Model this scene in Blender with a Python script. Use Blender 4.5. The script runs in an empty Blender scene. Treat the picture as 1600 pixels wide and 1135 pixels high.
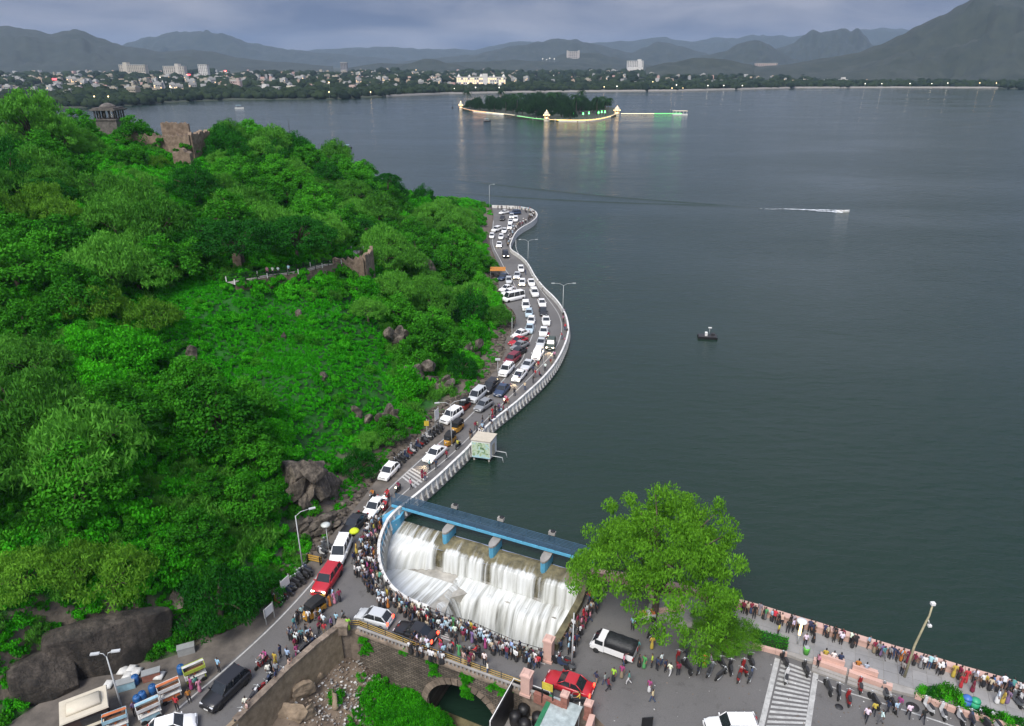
import bpy, math, random
import numpy as np
from mathutils import Vector, Matrix, noise as mnoise
from mathutils.geometry import tessellate_polygon
random.seed(7)
rng = np.random.default_rng(7)
S = bpy.context.scene
COL = S.collection
PI = math.pi

# ------------------------------------------------------------------ camera
CAM_H = 53.0
FPX = 1100.0                       # focal length in photo pixels (photo is 1600 wide)
PITCH = math.radians(23.1)
cam_data = bpy.data.cameras.new('camera')
cam_data.sensor_width = 36.0
cam_data.lens = FPX / 1600.0 * 36.0
cam_data.clip_start = 0.5
cam_data.clip_end = 40000.0
cam = bpy.data.objects.new('camera', cam_data)
COL.objects.link(cam)
cam.location = (0, 0, CAM_H)
cam.rotation_euler = (PI / 2 - PITCH, 0, 0)
S.camera = cam

# ------------------------------------------------------------------ sky: overcast evening
SUN_EL, SUN_AZ = math.radians(52), math.radians(205)
world = bpy.data.worlds.new('World')
S.world = world
world.use_nodes = True
wn, wl = world.node_tree.nodes, world.node_tree.links
wn.clear()
w_out = wn.new('ShaderNodeOutputWorld')
w_bg = wn.new('ShaderNodeBackground')
w_sky = wn.new('ShaderNodeTexSky')
w_sky.sky_type = 'NISHITA'
w_sky.sun_disc = False
w_sky.sun_elevation = SUN_EL
w_sky.sun_rotation = SUN_AZ
w_sky.dust_density = 3.0
w_tc = wn.new('ShaderNodeTexCoord')
w_sep = wn.new('ShaderNodeSeparateXYZ')
wl.new(w_tc.outputs['Generated'], w_sep.inputs[0])
# cloud deck: direction divided by its height gives a plane overhead
w_add = wn.new('ShaderNodeMath'); w_add.operation = 'ADD'; w_add.inputs[1].default_value = 0.20
w_abs = wn.new('ShaderNodeMath'); w_abs.operation = 'ABSOLUTE'
wl.new(w_sep.outputs['Z'], w_abs.inputs[0]); wl.new(w_abs.outputs[0], w_add.inputs[0])
w_div = wn.new('ShaderNodeVectorMath'); w_div.operation = 'DIVIDE'
w_cmb = wn.new('ShaderNodeCombineXYZ')
for i in range(3):
    wl.new(w_add.outputs[0], w_cmb.inputs[i])
wl.new(w_tc.outputs['Generated'], w_div.inputs[0]); wl.new(w_cmb.outputs[0], w_div.inputs[1])
w_noise = wn.new('ShaderNodeTexNoise')
w_noise.inputs['Scale'].default_value = 1.15
w_noise.inputs['Detail'].default_value = 6.0
w_noise.inputs['Roughness'].default_value = 0.52
w_noise.inputs['Distortion'].default_value = 0.35
wl.new(w_div.outputs[0], w_noise.inputs['Vector'])
w_ramp = wn.new('ShaderNodeValToRGB')
w_ramp.color_ramp.elements[0].position = 0.34
w_ramp.color_ramp.elements[0].color = (0.076, 0.102, 0.178, 1)
w_ramp.color_ramp.elements[1].position = 0.62
w_ramp.color_ramp.elements[1].color = (0.236, 0.247, 0.305, 1)
wl.new(w_noise.outputs['Fac'], w_ramp.inputs[0])
# an overcast sky is about three times as bright overhead as at the horizon
w_mul = wn.new('ShaderNodeMath'); w_mul.operation = 'MULTIPLY_ADD'
w_mul.inputs[1].default_value = 2.1; w_mul.inputs[2].default_value = 1.0
wl.new(w_abs.outputs[0], w_mul.inputs[0])
w_grad = wn.new('ShaderNodeVectorMath'); w_grad.operation = 'SCALE'
wl.new(w_ramp.outputs['Color'], w_grad.inputs[0]); wl.new(w_mul.outputs[0], w_grad.inputs['Scale'])
w_skys = wn.new('ShaderNodeVectorMath'); w_skys.operation = 'SCALE'
w_skys.inputs['Scale'].default_value = 0.03
wl.new(w_sky.outputs[0], w_skys.inputs[0])
w_mix = wn.new('ShaderNodeMix'); w_mix.data_type = 'RGBA'
w_mix.inputs['Factor'].default_value = 0.88
wl.new(w_skys.outputs[0], w_mix.inputs['A']); wl.new(w_grad.outputs[0], w_mix.inputs['B'])
wl.new(w_mix.outputs['Result'], w_bg.inputs['Color'])
w_bg.inputs['Strength'].default_value = 1.0
wl.new(w_bg.outputs[0], w_out.inputs['Surface'])

sun_data = bpy.data.lights.new('sun', 'SUN')
sun_data.energy = 3.0
sun_data.angle = math.radians(28)
sun_data.color = (1.0, 0.95, 0.88)
sun = bpy.data.objects.new('sun', sun_data)
COL.objects.link(sun)
sun.rotation_euler = (PI / 2 - SUN_EL, 0, PI - SUN_AZ)

S.view_settings.view_transform = 'Standard'
S.view_settings.look = 'None'
S.view_settings.exposure = 0.58
S.view_settings.gamma = 1.0
S.view_settings.use_curve_mapping = False
S.render.engine = 'CYCLES'
S.cycles.use_denoising = True
S.cycles.max_bounces = 5
S.cycles.diffuse_bounces = 3
S.cycles.glossy_bounces = 2
S.cycles.transmission_bounces = 2
S.cycles.volume_bounces = 0
S.cycles.transparent_max_bounces = 6
S.cycles.sample_clamp_indirect = 3.0
S.cycles.caustics_reflective = False
S.cycles.caustics_refractive = False

# ------------------------------------------------------------------ geometry helpers
SP, CP = math.sin(PITCH), math.cos(PITCH)

def ray(u, v):
    du, dv = (u - 800.0) / FPX, (v - 567.5) / FPX
    return Vector((du, CP - dv * SP, -SP - dv * CP))

def at(u, v, z=0.0):
    """Ground point of height z seen at photo position u, v."""
    d = ray(u, v)
    t = (z - CAM_H) / d.z
    return Vector((d.x * t, d.y * t, z))

def dep(u, v, t):
    """Point at t metres along the optical axis seen at photo position u, v."""
    d = ray(u, v)
    return Vector((d.x * t, d.y * t, CAM_H + d.z * t))

def proj(x, y, z):
    z = z - CAM_H
    t = y * CP - z * SP
    up = y * SP + z * CP
    return 800 + FPX * x / t, 567.5 - FPX * up / t, t

def lerp(a, b, t):
    return a + (b - a) * t

def resample(pts, step=None, n=None):
    pts = [Vector(p) for p in pts]
    L = [0.0]
    for a, b in zip(pts, pts[1:]):
        L.append(L[-1] + (b - a).length)
    if n is None:
        n = max(2, int(round(L[-1] / step)) + 1)
    out, j = [], 0
    for i in range(n):
        d = L[-1] * i / (n - 1)
        while j < len(L) - 2 and L[j + 1] < d:
            j += 1
        seg = L[j + 1] - L[j]
        out.append(pts[j].lerp(pts[j + 1], (d - L[j]) / seg if seg > 1e-9 else 0))
    return out

def smooth(pts, it=2):
    pts = [Vector(p) for p in pts]
    for _ in range(it):
        out = [pts[0]]
        for a, b in zip(pts, pts[1:]):
            out += [a.lerp(b, .25), a.lerp(b, .75)]
        out.append(pts[-1])
        pts = out
    return pts

class MB:
    """Collects faces; build() links them as one mesh object."""
    def __init__(s):
        s.v, s.f, s.m, s.sm = [], [], [], []
    def add(s, vs, fs, mi=0, smooth=False):
        o = len(s.v)
        s.v += [tuple(p) for p in vs]
        for f in fs:
            s.f.append(tuple(i + o for i in f)); s.m.append(mi); s.sm.append(smooth)
        return s
    def box(s, c, size, rz=0.0, mi=0, taper=1.0):
        cx, cy, cz = c
        hx, hy, hz = size[0] / 2, size[1] / 2, size[2] / 2
        co, si = math.cos(rz), math.sin(rz)
        vs = []
        for dz, k in ((-hz, 1.0), (hz, taper)):
            for dx, dy in ((-hx, -hy), (hx, -hy), (hx, hy), (-hx, hy)):
                x, y = dx * k, dy * k
                vs.append((cx + x * co - y * si, cy + x * si + y * co, cz + dz))
        s.add(vs, [(3, 2, 1, 0), (4, 5, 6, 7), (0, 1, 5, 4), (1, 2, 6, 5), (2, 3, 7, 6), (3, 0, 4, 7)], mi)
        return s
    def tube(s, pts, r, n=6, mi=0, caps=True, smooth=True):
        pts = [Vector(p) for p in pts]
        rs = r if isinstance(r, (list, tuple)) else [r] * len(pts)
        vs, fs = [], []
        for i, p in enumerate(pts):
            d = (pts[min(i + 1, len(pts) - 1)] - pts[max(i - 1, 0)]).normalized()
            a = Vector((0, 0, 1)) if abs(d.z) < .9 else Vector((1, 0, 0))
            e1 = d.cross(a).normalized(); e2 = d.cross(e1)
            for k in range(n):
                an = 2 * PI * k / n
                vs.append(p + (e1 * math.cos(an) + e2 * math.sin(an)) * rs[i])
        for i in range(len(pts) - 1):
            for k in range(n):
                k2 = (k + 1) % n
                fs.append((i * n + k, i * n + k2, (i + 1) * n + k2, (i + 1) * n + k))
        if caps:
            fs.append(tuple(range(n - 1, -1, -1)))
            fs.append(tuple(range((len(pts) - 1) * n, len(pts) * n)))
        return s.add(vs, fs, mi, smooth)
    def lathe(s, prof, c=(0, 0, 0), n=10, mi=0, smooth=True, sx=1.0, sy=1.0):
        vs, fs = [], []
        for r, z in prof:
            for k in range(n):
                an = 2 * PI * k / n
                vs.append((c[0] + r * math.cos(an) * sx, c[1] + r * math.sin(an) * sy, c[2] + z))
        for i in range(len(prof) - 1):
            for k in range(n):
                k2 = (k + 1) % n
                fs.append((i * n + k, i * n + k2, (i + 1) * n + k2, (i + 1) * n + k))
        fs.append(tuple(range(n - 1, -1, -1)))
        fs.append(tuple(range((len(prof) - 1) * n, len(prof) * n)))
        return s.add(vs, fs, mi, smooth)
    def prism(s, poly, z0, z1, mi=0):
        """Vertical prism over an xy polygon (may be concave)."""
        pts = [Vector((p[0], p[1], 0)) for p in poly]
        n = len(pts)
        tris = tessellate_polygon([pts])
        vs = [(p.x, p.y, z0) for p in pts] + [(p.x, p.y, z1) for p in pts]
        area = sum(pts[i].x * pts[(i + 1) % n].y - pts[(i + 1) % n].x * pts[i].y for i in range(n))
        fs = []
        for t in tris:
            a = sum(pts[t[i]].x * pts[t[(i + 1) % 3]].y - pts[t[(i + 1) % 3]].x * pts[t[i]].y for i in range(3))
            t = tuple(t) if a > 0 else tuple(reversed(t))
            fs.append(tuple(i + n for i in t)); fs.append(tuple(reversed(t)))
        for i in range(n):
            j = (i + 1) % n
            fs.append((i, j, j + n, i + n) if area > 0 else (j, i, i + n, j + n))
        return s.add(vs, fs, mi)
    def sheet(s, poly, mi=0, z=None):
        pts = [Vector((p[0], p[1], 0)) for p in poly]
        tris = tessellate_polygon([pts])
        vs = [(p[0], p[1], p[2] if z is None else z) for p in poly]
        fs = []
        for t in tris:
            a = sum(pts[t[i]].x * pts[t[(i + 1) % 3]].y - pts[t[(i + 1) % 3]].x * pts[t[i]].y for i in range(3))
            fs.append(tuple(t) if a > 0 else tuple(reversed(t)))
        return s.add(vs, fs, mi)
    def ribbon(s, left, right, mi=0, smooth=False):
        n = len(left)
        s.add(list(left) + list(right), [(i, n + i, n + i + 1, i + 1) for i in range(n - 1)], mi, smooth)
        return s
    def loft(s, rings, mi=0, smooth=True, closed=True, caps=True):
        n = len(rings[0]); vs = [p for r in rings for p in r]; fs = []
        for i in range(len(rings) - 1):
            for k in range(n if closed else n - 1):
                k2 = (k + 1) % n
                fs.append((i * n + k, i * n + k2, (i + 1) * n + k2, (i + 1) * n + k))
        if caps and closed:
            fs.append(tuple(range(n - 1, -1, -1)))
            fs.append(tuple(range((len(rings) - 1) * n, len(rings) * n)))
        return s.add(vs, fs, mi, smooth)
    def mesh(s, name, mats):
        me = bpy.data.meshes.new(name)
        me.from_pydata(s.v, [], s.f)
        for m in (mats if isinstance(mats, (list, tuple)) else [mats]):
            me.materials.append(m)
        if len(me.polygons) == len(s.m):
            me.polygons.foreach_set('material_index', s.m)
            me.polygons.foreach_set('use_smooth', s.sm)
        me.update()
        return me
    def build(s, name, mats, parent=None, loc=None):
        return place(s.mesh(name, mats), name, parent, loc)

def place(me, name, parent=None, loc=None, rz=0.0, scale=None):
    o = bpy.data.objects.new(name, me)
    COL.objects.link(o)
    if parent: o.parent = parent
    if loc is not None: o.location = loc
    if rz: o.rotation_euler = (0, 0, rz)
    if scale is not None:
        o.scale = (scale,) * 3 if isinstance(scale, (int, float)) else scale
    return o

LABELLED = []
def tag(o, label=None, cat=None, group=None, kind=None):
    if label: o['label'] = label; LABELLED.append(o)
    if cat: o['category'] = cat
    if group: o['group'] = group
    if kind: o['kind'] = kind
    return o

def thing(name, label, cat, loc=(0, 0, 0), rz=0.0, group=None):
    o = bpy.data.objects.new(name, None)
    COL.objects.link(o)
    o.empty_display_size = .2
    o.location = loc
    o.rotation_euler = (0, 0, rz)
    return tag(o, label, cat, group)

KIDS = {}
def copy_tree(o, parent=None):
    """A copy of a thing with copies of its parts and sub-parts."""
    c = o.copy()
    COL.objects.link(c)
    c.parent = parent
    if o.name not in KIDS:
        KIDS[o.name] = [ch.name for ch in o.children]
    for ch in KIDS[o.name]:
        copy_tree(bpy.data.objects[ch], c)
    return c

def np_mesh(name, V, F, mats, smooth=False, attr=None, mi=None):
    """Mesh from numpy arrays: V (n,3), F (m,k)."""
    me = bpy.data.meshes.new(name)
    V = np.asarray(V, dtype=np.float32); F = np.asarray(F, dtype=np.int32)
    m, k = F.shape
    me.vertices.add(len(V)); me.vertices.foreach_set('co', V.ravel())
    me.loops.add(m * k); me.loops.foreach_set('vertex_index', F.ravel())
    me.polygons.add(m)
    me.polygons.foreach_set('loop_start', np.arange(0, m * k, k, dtype=np.int32))
    for mt in (mats if isinstance(mats, (list, tuple)) else [mats]):
        me.materials.append(mt)
    if mi is not None:
        me.polygons.foreach_set('material_index', np.asarray(mi, dtype=np.int32))
    if smooth:
        me.polygons.foreach_set('use_smooth', np.ones(m, dtype=bool))
    me.update(calc_edges=True)
    if attr is not None:
        a = me.attributes.new('tint', 'FLOAT', 'FACE')
        a.data.foreach_set('value', np.asarray(attr, dtype=np.float32))
    return me

# ------------------------------------------------------------------ materials
MATS = {}
def principled(name):
    m = bpy.data.materials.new(name); m.use_nodes = True
    nt = m.node_tree
    return m, nt.nodes, nt.links, nt.nodes['Principled BSDF']

def mat(name, col, rough=0.8, var=0.25, scale=2.0, bump=0.0, bscale=None, metal=0.0, spec=None, col2=None, obj_color=False, detail=5.0, contrast=(0.3, 0.7), objvar=0.0):
    """Plain surface with noise-varied colour (col to col2) and an optional fine bump, in world metres."""
    if name in MATS: return MATS[name]
    m, n, l, b = principled(name)
    tc = n.new('ShaderNodeTexCoord')
    geo = n.new('ShaderNodeNewGeometry')
    tex = n.new('ShaderNodeTexNoise'); tex.inputs['Scale'].default_value = scale; tex.inputs['Detail'].default_value = detail
    tex.inputs['Roughness'].default_value = 0.62
    l.new(geo.outputs['Position'], tex.inputs['Vector'])
    rp = n.new('ShaderNodeValToRGB')
    c2 = col2 or tuple(c * (1 + var) for c in col)
    c1 = col if col2 else tuple(c * (1 - var) for c in col)
    rp.color_ramp.elements[0].position, rp.color_ramp.elements[1].position = contrast
    rp.color_ramp.elements[0].color = (*c1, 1); rp.color_ramp.elements[1].color = (*c2, 1)
    l.new(tex.outputs['Fac'], rp.inputs[0])
    out = rp.outputs['Color']
    if obj_color:
        oi = n.new('ShaderNodeObjectInfo')
        mx = n.new('ShaderNodeMix'); mx.data_type = 'RGBA'; mx.blend_type = 'MULTIPLY'; mx.inputs['Factor'].default_value = 1.0
        l.new(oi.outputs['Color'], mx.inputs['A']); l.new(out, mx.inputs['B'])
        out = mx.outputs['Result']
    if objvar:
        oi = n.new('ShaderNodeObjectInfo')
        mr = n.new('ShaderNodeMapRange'); mr.inputs['To Min'].default_value = 1 - objvar; mr.inputs['To Max'].default_value = 1 + objvar
        l.new(oi.outputs['Random'], mr.inputs['Value'])
        vm = n.new('ShaderNodeVectorMath'); vm.operation = 'SCALE'
        l.new(out, vm.inputs[0]); l.new(mr.outputs[0], vm.inputs['Scale'])
        out = vm.outputs[0]
    l.new(out, b.inputs['Base Color'])
    b.inputs['Roughness'].default_value = rough
    b.inputs['Metallic'].default_value = metal
    if spec is not None: b.inputs['Specular IOR Level'].default_value = spec
    if bump:
        t2 = n.new('ShaderNodeTexNoise'); t2.inputs['Scale'].default_value = bscale or scale * 6; t2.inputs['Detail'].default_value = 4
        l.new(geo.outputs['Position'], t2.inputs['Vector'])
        bp = n.new('ShaderNodeBump'); bp.inputs['Strength'].default_value = min(1, bump); bp.inputs['Distance'].default_value = 0.05 if bump <= 1 else 0.05 * bump
        l.new(t2.outputs['Fac'], bp.inputs['Height']); l.new(bp.outputs[0], b.inputs['Normal'])
    MATS[name] = m
    return m

def emit(name, col, strength):
    if name in MATS: return MATS[name]
    m, n, l, b = principled(name)
    b.inputs['Base Color'].default_value = (*col, 1)
    b.inputs['Emission Color'].default_value = (*col, 1)
    b.inputs['Emission Strength'].default_value = strength
    MATS[name] = m
    return m

def leafmat(name, dark, light, hue_var=0.45):
    """Leaves: colour from the per-leaf tint and a per-tree shift, partly translucent."""
    if name in MATS: return MATS[name]
    m, n, l, b = principled(name)
    at_ = n.new('ShaderNodeAttribute'); at_.attribute_name = 'tint'
    oi = n.new('ShaderNodeObjectInfo')
    ad = n.new('ShaderNodeMath'); ad.operation = 'MULTIPLY_ADD'; ad.inputs[1].default_value = hue_var; 
    l.new(oi.outputs['Random'], ad.inputs[0])
    sc = n.new('ShaderNodeMath'); sc.operation = 'MULTIPLY'; sc.inputs[1].default_value = 1 - hue_var
    l.new(at_.outputs['Fac'], sc.inputs[0]); l.new(sc.outputs[0], ad.inputs[2])
    rp = n.new('ShaderNodeValToRGB')
    rp.color_ramp.elements[0].position = 0.1; rp.color_ramp.elements[1].position = 0.9
    rp.color_ramp.elements[0].color = (*dark, 1); rp.color_ramp.elements[1].color = (*light, 1)
    l.new(ad.outputs[0], rp.inputs[0])
    l.new(rp.outputs[0], b.inputs['Base Color'])
    b.inputs['Roughness'].default_value = 0.62
    b.inputs['Specular IOR Level'].default_value = 0.08
    tr = n.new('ShaderNodeBsdfTranslucent'); l.new(rp.outputs[0], tr.inputs['Color'])
    mx = n.new('ShaderNodeMixShader'); mx.inputs[0].default_value = 0.34
    l.new(b.outputs[0], mx.inputs[1]); l.new(tr.outputs[0], mx.inputs[2])
    l.new(mx.outputs[0], n['Material Output'].inputs['Surface'])
    MATS[name] = m
    return m
# ================================================================== STRUCTURE
ROAD_Z, WALL_TOP = 1.0, 2.0
# ---- water
def water_mat():
    m, n, l, b = principled('lake_water')
    geo = n.new('ShaderNodeNewGeometry')
    b.inputs['Base Color'].default_value = (0.010, 0.026, 0.017, 1)
    b.inputs['Roughness'].default_value = 0.10
    b.inputs['IOR'].default_value = 1.33
    mp = n.new('ShaderNodeMapping'); mp.inputs['Scale'].default_value = (0.42, 1.0, 1.0); mp.inputs['Rotation'].default_value = (0, 0, 0.25)
    l.new(geo.outputs['Position'], mp.inputs['Vector'])
    a = n.new('ShaderNodeTexNoise'); a.inputs['Scale'].default_value = 0.55; a.inputs['Detail'].default_value = 5; a.inputs['Roughness'].default_value = 0.6
    l.new(mp.outputs[0], a.inputs['Vector'])
    big = n.new('ShaderNodeTexNoise'); big.inputs['Scale'].default_value = 0.016; big.inputs['Detail'].default_value = 3
    l.new(mp.outputs[0], big.inputs['Vector'])
    mr = n.new('ShaderNodeMapRange'); mr.inputs['From Min'].default_value = 0.35; mr.inputs['From Max'].default_value = 0.65
    mr.inputs['To Min'].default_value = 0.40; mr.inputs['To Max'].default_value = 1.0
    l.new(big.outputs['Fac'], mr.inputs['Value'])
    sw = n.new('ShaderNodeTexNoise'); sw.inputs['Scale'].default_value = 0.11; sw.inputs['Detail'].default_value = 3
    l.new(mp.outputs[0], sw.inputs['Vector'])
    mix = n.new('ShaderNodeMath'); mix.operation = 'MULTIPLY_ADD'; mix.inputs[1].default_value = 1.5
    l.new(sw.outputs['Fac'], mix.inputs[0]); l.new(a.outputs['Fac'], mix.inputs[2])
    rr = n.new('ShaderNodeMapRange'); rr.inputs['From Min'].default_value = .35; rr.inputs['From Max'].default_value = .65; rr.inputs['To Min'].default_value = .07; rr.inputs['To Max'].default_value = .16
    l.new(big.outputs['Fac'], rr.inputs['Value']); l.new(rr.outputs[0], b.inputs['Roughness'])
    bp = n.new('ShaderNodeBump'); bp.inputs['Distance'].default_value = 0.46
    l.new(mr.outputs[0], bp.inputs['Strength'])
    l.new(mix.outputs[0], bp.inputs['Height']); l.new(bp.outputs[0], b.inputs['Normal'])
    MATS['lake_water'] = m
    return m
M_water = water_mat()
def asphalt_mat():
    m, n, l, b = principled('asphalt')
    geo = n.new('ShaderNodeNewGeometry')
    def noise(sc, det, rough=.6):
        t = n.new('ShaderNodeTexNoise'); t.inputs['Scale'].default_value = sc; t.inputs['Detail'].default_value = det; t.inputs['Roughness'].default_value = rough
        l.new(geo.outputs['Position'], t.inputs['Vector']); return t.outputs['Fac']
    def ramp(f, p0, c0, p1, c1):
        r = n.new('ShaderNodeValToRGB'); e = r.color_ramp.elements; e[0].position, e[1].position = p0, p1; e[0].color, e[1].color = (*c0, 1), (*c1, 1); l.new(f, r.inputs[0]); return r.outputs[0]
    def mul(a, c):
        x = n.new('ShaderNodeMix'); x.data_type = 'RGBA'; x.blend_type = 'MULTIPLY'; x.inputs['Factor'].default_value = 1; l.new(a, x.inputs['A']); l.new(c, x.inputs['B']); return x.outputs['Result']
    base = ramp(noise(.10, 7), .32, (.098, .095, .093), .68, (.146, .141, .137))          # old and newer surfacing
    grit = ramp(noise(9, 4), .3, (.86, .86, .86), .7, (1.1, 1.1, 1.1))
    stain = ramp(noise(.9, 5, .7), .58, (1, 1, 1), .74, (.62, .61, .60))                   # oil and damp stains
    vo = n.new('ShaderNodeTexVoronoi'); vo.feature = 'DISTANCE_TO_EDGE'; vo.inputs['Scale'].default_value = .2
    wob = n.new('ShaderNodeTexNoise'); wob.inputs['Scale'].default_value = .6; wob.inputs['Detail'].default_value = 5; l.new(geo.outputs['Position'], wob.inputs['Vector'])
    wa = n.new('ShaderNodeVectorMath'); wa.operation = 'MULTIPLY_ADD'; wa.inputs[1].default_value = (5, 5, 5); l.new(wob.outputs['Color'], wa.inputs[0]); l.new(geo.outputs['Position'], wa.inputs[2]); l.new(wa.outputs[0], vo.inputs['Vector'])
    crack = ramp(vo.outputs['Distance'], .0, (.84, .84, .84), .006, (1, 1, 1))
    l.new(mul(mul(mul(base, grit), stain), crack), b.inputs['Base Color']); b.inputs['Roughness'].default_value = .85
    return m
M_asph = asphalt_mat()
M_white = mat('white_paint', (0.70, 0.70, 0.68), 0.6, var=0.10, scale=1.2, detail=8)
M_line = mat('road_line', (0.40, 0.40, 0.385), 0.7, var=0.28, scale=2.5, detail=8)
M_conc = mat('concrete', (0.30, 0.285, 0.265), 0.85, var=0.25, scale=0.8, bump=0.3, detail=8)
M_stone = mat('stone_masonry', (0.11, 0.085, 0.065), 0.9, col2=(0.27, 0.215, 0.165), scale=1.6, bump=0.8, bscale=5, detail=8, objvar=0.25)
M_pink = mat('pink_plaster', (0.55, 0.36, 0.30), 0.75, var=0.10, scale=1.0, detail=7)
M_dirt = mat('bare_earth', (0.085, 0.062, 0.044), 0.95, col2=(0.20, 0.155, 0.115), scale=0.6, bump=0.8, bscale=4, detail=9)
M_black = mat('black_paint', (0.012, 0.012, 0.013), 0.5, var=0.2)
M_steel = mat('galvanised_steel', (0.42, 0.44, 0.44), 0.45, var=0.1, metal=0.4)

def P(pts, z):
    return [at(u, v, z) for u, v in pts]

# lake-side parapet, far end to the dam (top edge in the photograph)
PARAPET = [(769, 321), (803, 322), (828, 325), (838, 331), (840, 338), (831, 347), (817, 354), (806, 362), (799, 376), (796, 387), (801, 392), (812, 398.5),
           (825, 411), (835, 431), (849, 449), (869, 467), (883, 488), (888, 507), (888, 520), (883, 538), (870, 564.6), (849, 590), (828, 609), (807, 628), (786, 644), (769, 657.6), (750, 676), (732, 699), (711, 718.6),
           (687, 741.5), (658.6, 766), (634, 785.6), (618, 797), (606, 811)]
CURVE = [(606, 811), (599, 825), (593, 842), (591, 857), (593, 880), (599, 897.4), (611.5, 917), (629, 931), (647, 940), (669, 948)]
wall_lake = smooth(P(PARAPET, WALL_TOP), 2)
wall_curve = smooth(P(CURVE, WALL_TOP), 2)
# road-side edge of the spillway basin, then its right-hand side up to the bridge end
BASIN_S = [(669, 948), (688, 956), (737, 971), (805, 1001), (846, 1013)]
BASIN_E = [(866, 1003), (890, 962), (905, 935), (915, 905), (918, 888)]
basin_s, basin_e = P(BASIN_S, WALL_TOP), P(BASIN_E, WALL_TOP)
# promenade parapet
PINK = [(918, 888), (960, 893), (1020, 904), (1087, 918.6), (1124, 929), (1164, 940), (1200, 950), (1250, 966), (1300, 980), (1340, 993), (1385, 1007), (1425, 1017), (1497, 1040), (1550, 1054), (1600, 1070), (1700, 1100), (1800, 1132)]
wall_pink = smooth(P(PINK, WALL_TOP), 1)
# foot of the hill
HILLBASE = [(768, 323), (772, 337), (768, 357), (764, 374), (768, 390), (775, 405), (782, 425), (778, 440), (782, 455), (788, 475), (806, 488), (806, 510), (787, 534), (791, 548), (775, 577), (752, 605), (720, 630), (690, 652), (662, 680), (634, 700),
            (600, 735), (583, 757), (560, 788), (530, 823), (505, 852), (470, 893), (440, 920), (415, 943), (390, 970), (330, 998), (270, 1028), (200, 1040), (120, 1065), (60, 1100), (0, 1140), (-120, 1210)]
hill_base = smooth(P(HILLBASE, ROAD_Z), 1)
# gully rim: retaining wall and the outer edge of the arch bridge
RIM_W = [(300, 1200), (376, 1129), (450, 1055), (495, 1015), (530, 988)]
RIM_B = [(545, 983), (558, 983), (591, 996), (645, 1018), (680, 1030), (746, 1054), (814, 1078)]
RIM_E = [(852, 1097), (918, 1108), (950, 1140), (980, 1200)]
rim_w, rim_b, rim_e = P(RIM_W, ROAD_Z), P(RIM_B, ROAD_Z), P(RIM_E, ROAD_Z)

def off(pts, d):
    """Polyline shifted d metres to its left in plan."""
    out = []
    for i, p in enumerate(pts):
        t = pts[min(i + 1, len(pts) - 1)] - pts[max(i - 1, 0)]
        t.z = 0; t.normalize()
        out.append(p + Vector((-t.y, t.x, 0)) * d)
    return out

# ---- hill terrain from spot heights
HB = np.array([[p.x, p.y] for p in hill_base])
spots = []
for u, v, t in [(450, 450, 121), (560, 410, 140), (300, 600, 97), (100, 600, 86), (0, 500, 96), (200, 800, 72.5), (0, 800, 69), (0, 1000, 60), (0, 1120, 57), (300, 350, 150), (100, 330, 130), (0, 330, 120),
                (500, 310, 188), (600, 400, 165), (700, 450, 163), (640, 340, 212), (420, 640, 96), (520, 600, 107), (330, 480, 112), (200, 450, 112), (600, 560, 123), (330, 760, 82), (430, 700, 91), (540, 690, 101),
                (130, 700, 78), (120, 900, 66), (250, 880, 70), (330, 850, 76), (400, 820, 82), (650, 520, 134), (710, 540, 143), (160, 290, 146), (280, 280, 166), (600, 470, 142), (400, 380, 136), (470, 720, 93.5), (100, 450, 104),
                (100, 1010, 60.5), (210, 985, 64), (80, 800, 69), (60, 700, 77), (690, 380, 200), (735, 360, 222)]:
    spots.append(tuple(dep(u, v, t)))
# crest and far side (tree tops stand about five metres above these)
for u, v, t, dz in [(480, 232, 232, -6), (620, 282, 244, -5), (745, 318, 262, -3.5), (350, 204, 205, -5), (270, 215, 190, -3), (180, 215, 182, -1), (60, 262, 170, -1), (-60, 262, 160, 0), (-200, 330, 140, 0), (-200, 600, 100, 0), (-200, 900, 75, 0), (410, 214, 220, -5), (560, 258, 240, -5)]:
    p = dep(u, v, t); spots.append((p.x, p.y, p.z + dz))
for x, y, z in [(-20, 285, -3), (-60, 300, -3), (-110, 285, -3), (-160, 265, -3), (-210, 240, -2), (-260, 200, -3), (-300, 120, -3), (-90, 262, 6), (-140, 235, 10), (-180, 200, 12), (-150, 60, 22), (-120, 20, 16)]:
    spots.append((x, y, z))
spots = np.array(spots)
def tps(r):
    return np.where(r > 1e-6, r * r * np.log(np.maximum(r, 1e-6)), 0.0)
_xy = spots[:, :2] / 50.0
_A = tps(np.linalg.norm(_xy[:, None] - _xy[None], axis=2)) + np.eye(len(_xy)) * 0.02
_Pm = np.hstack([np.ones((len(_xy), 1)), _xy])
_M = np.block([[_A, _Pm], [_Pm.T, np.zeros((3, 3))]])
_W = np.linalg.solve(_M, np.concatenate([spots[:, 2], np.zeros(3)]))
HILLPOLY = np.vstack([HB, [[-120, 12], [-330, 12], [-330, 130], [-280, 215], [-215, 255], [-160, 280], [-110, 297], [-55, 305], [-18, 290]]])

def in_poly(X, Y, poly):
    inside = np.zeros(X.shape, bool)
    n = len(poly); j = n - 1
    for i in range(n):
        xi, yi = poly[i]; xj, yj = poly[j]
        c = ((yi > Y) != (yj > Y)) & (X < (xj - xi) * (Y - yi) / (yj - yi + 1e-12) + xi)
        inside ^= c; j = i
    return inside

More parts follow.
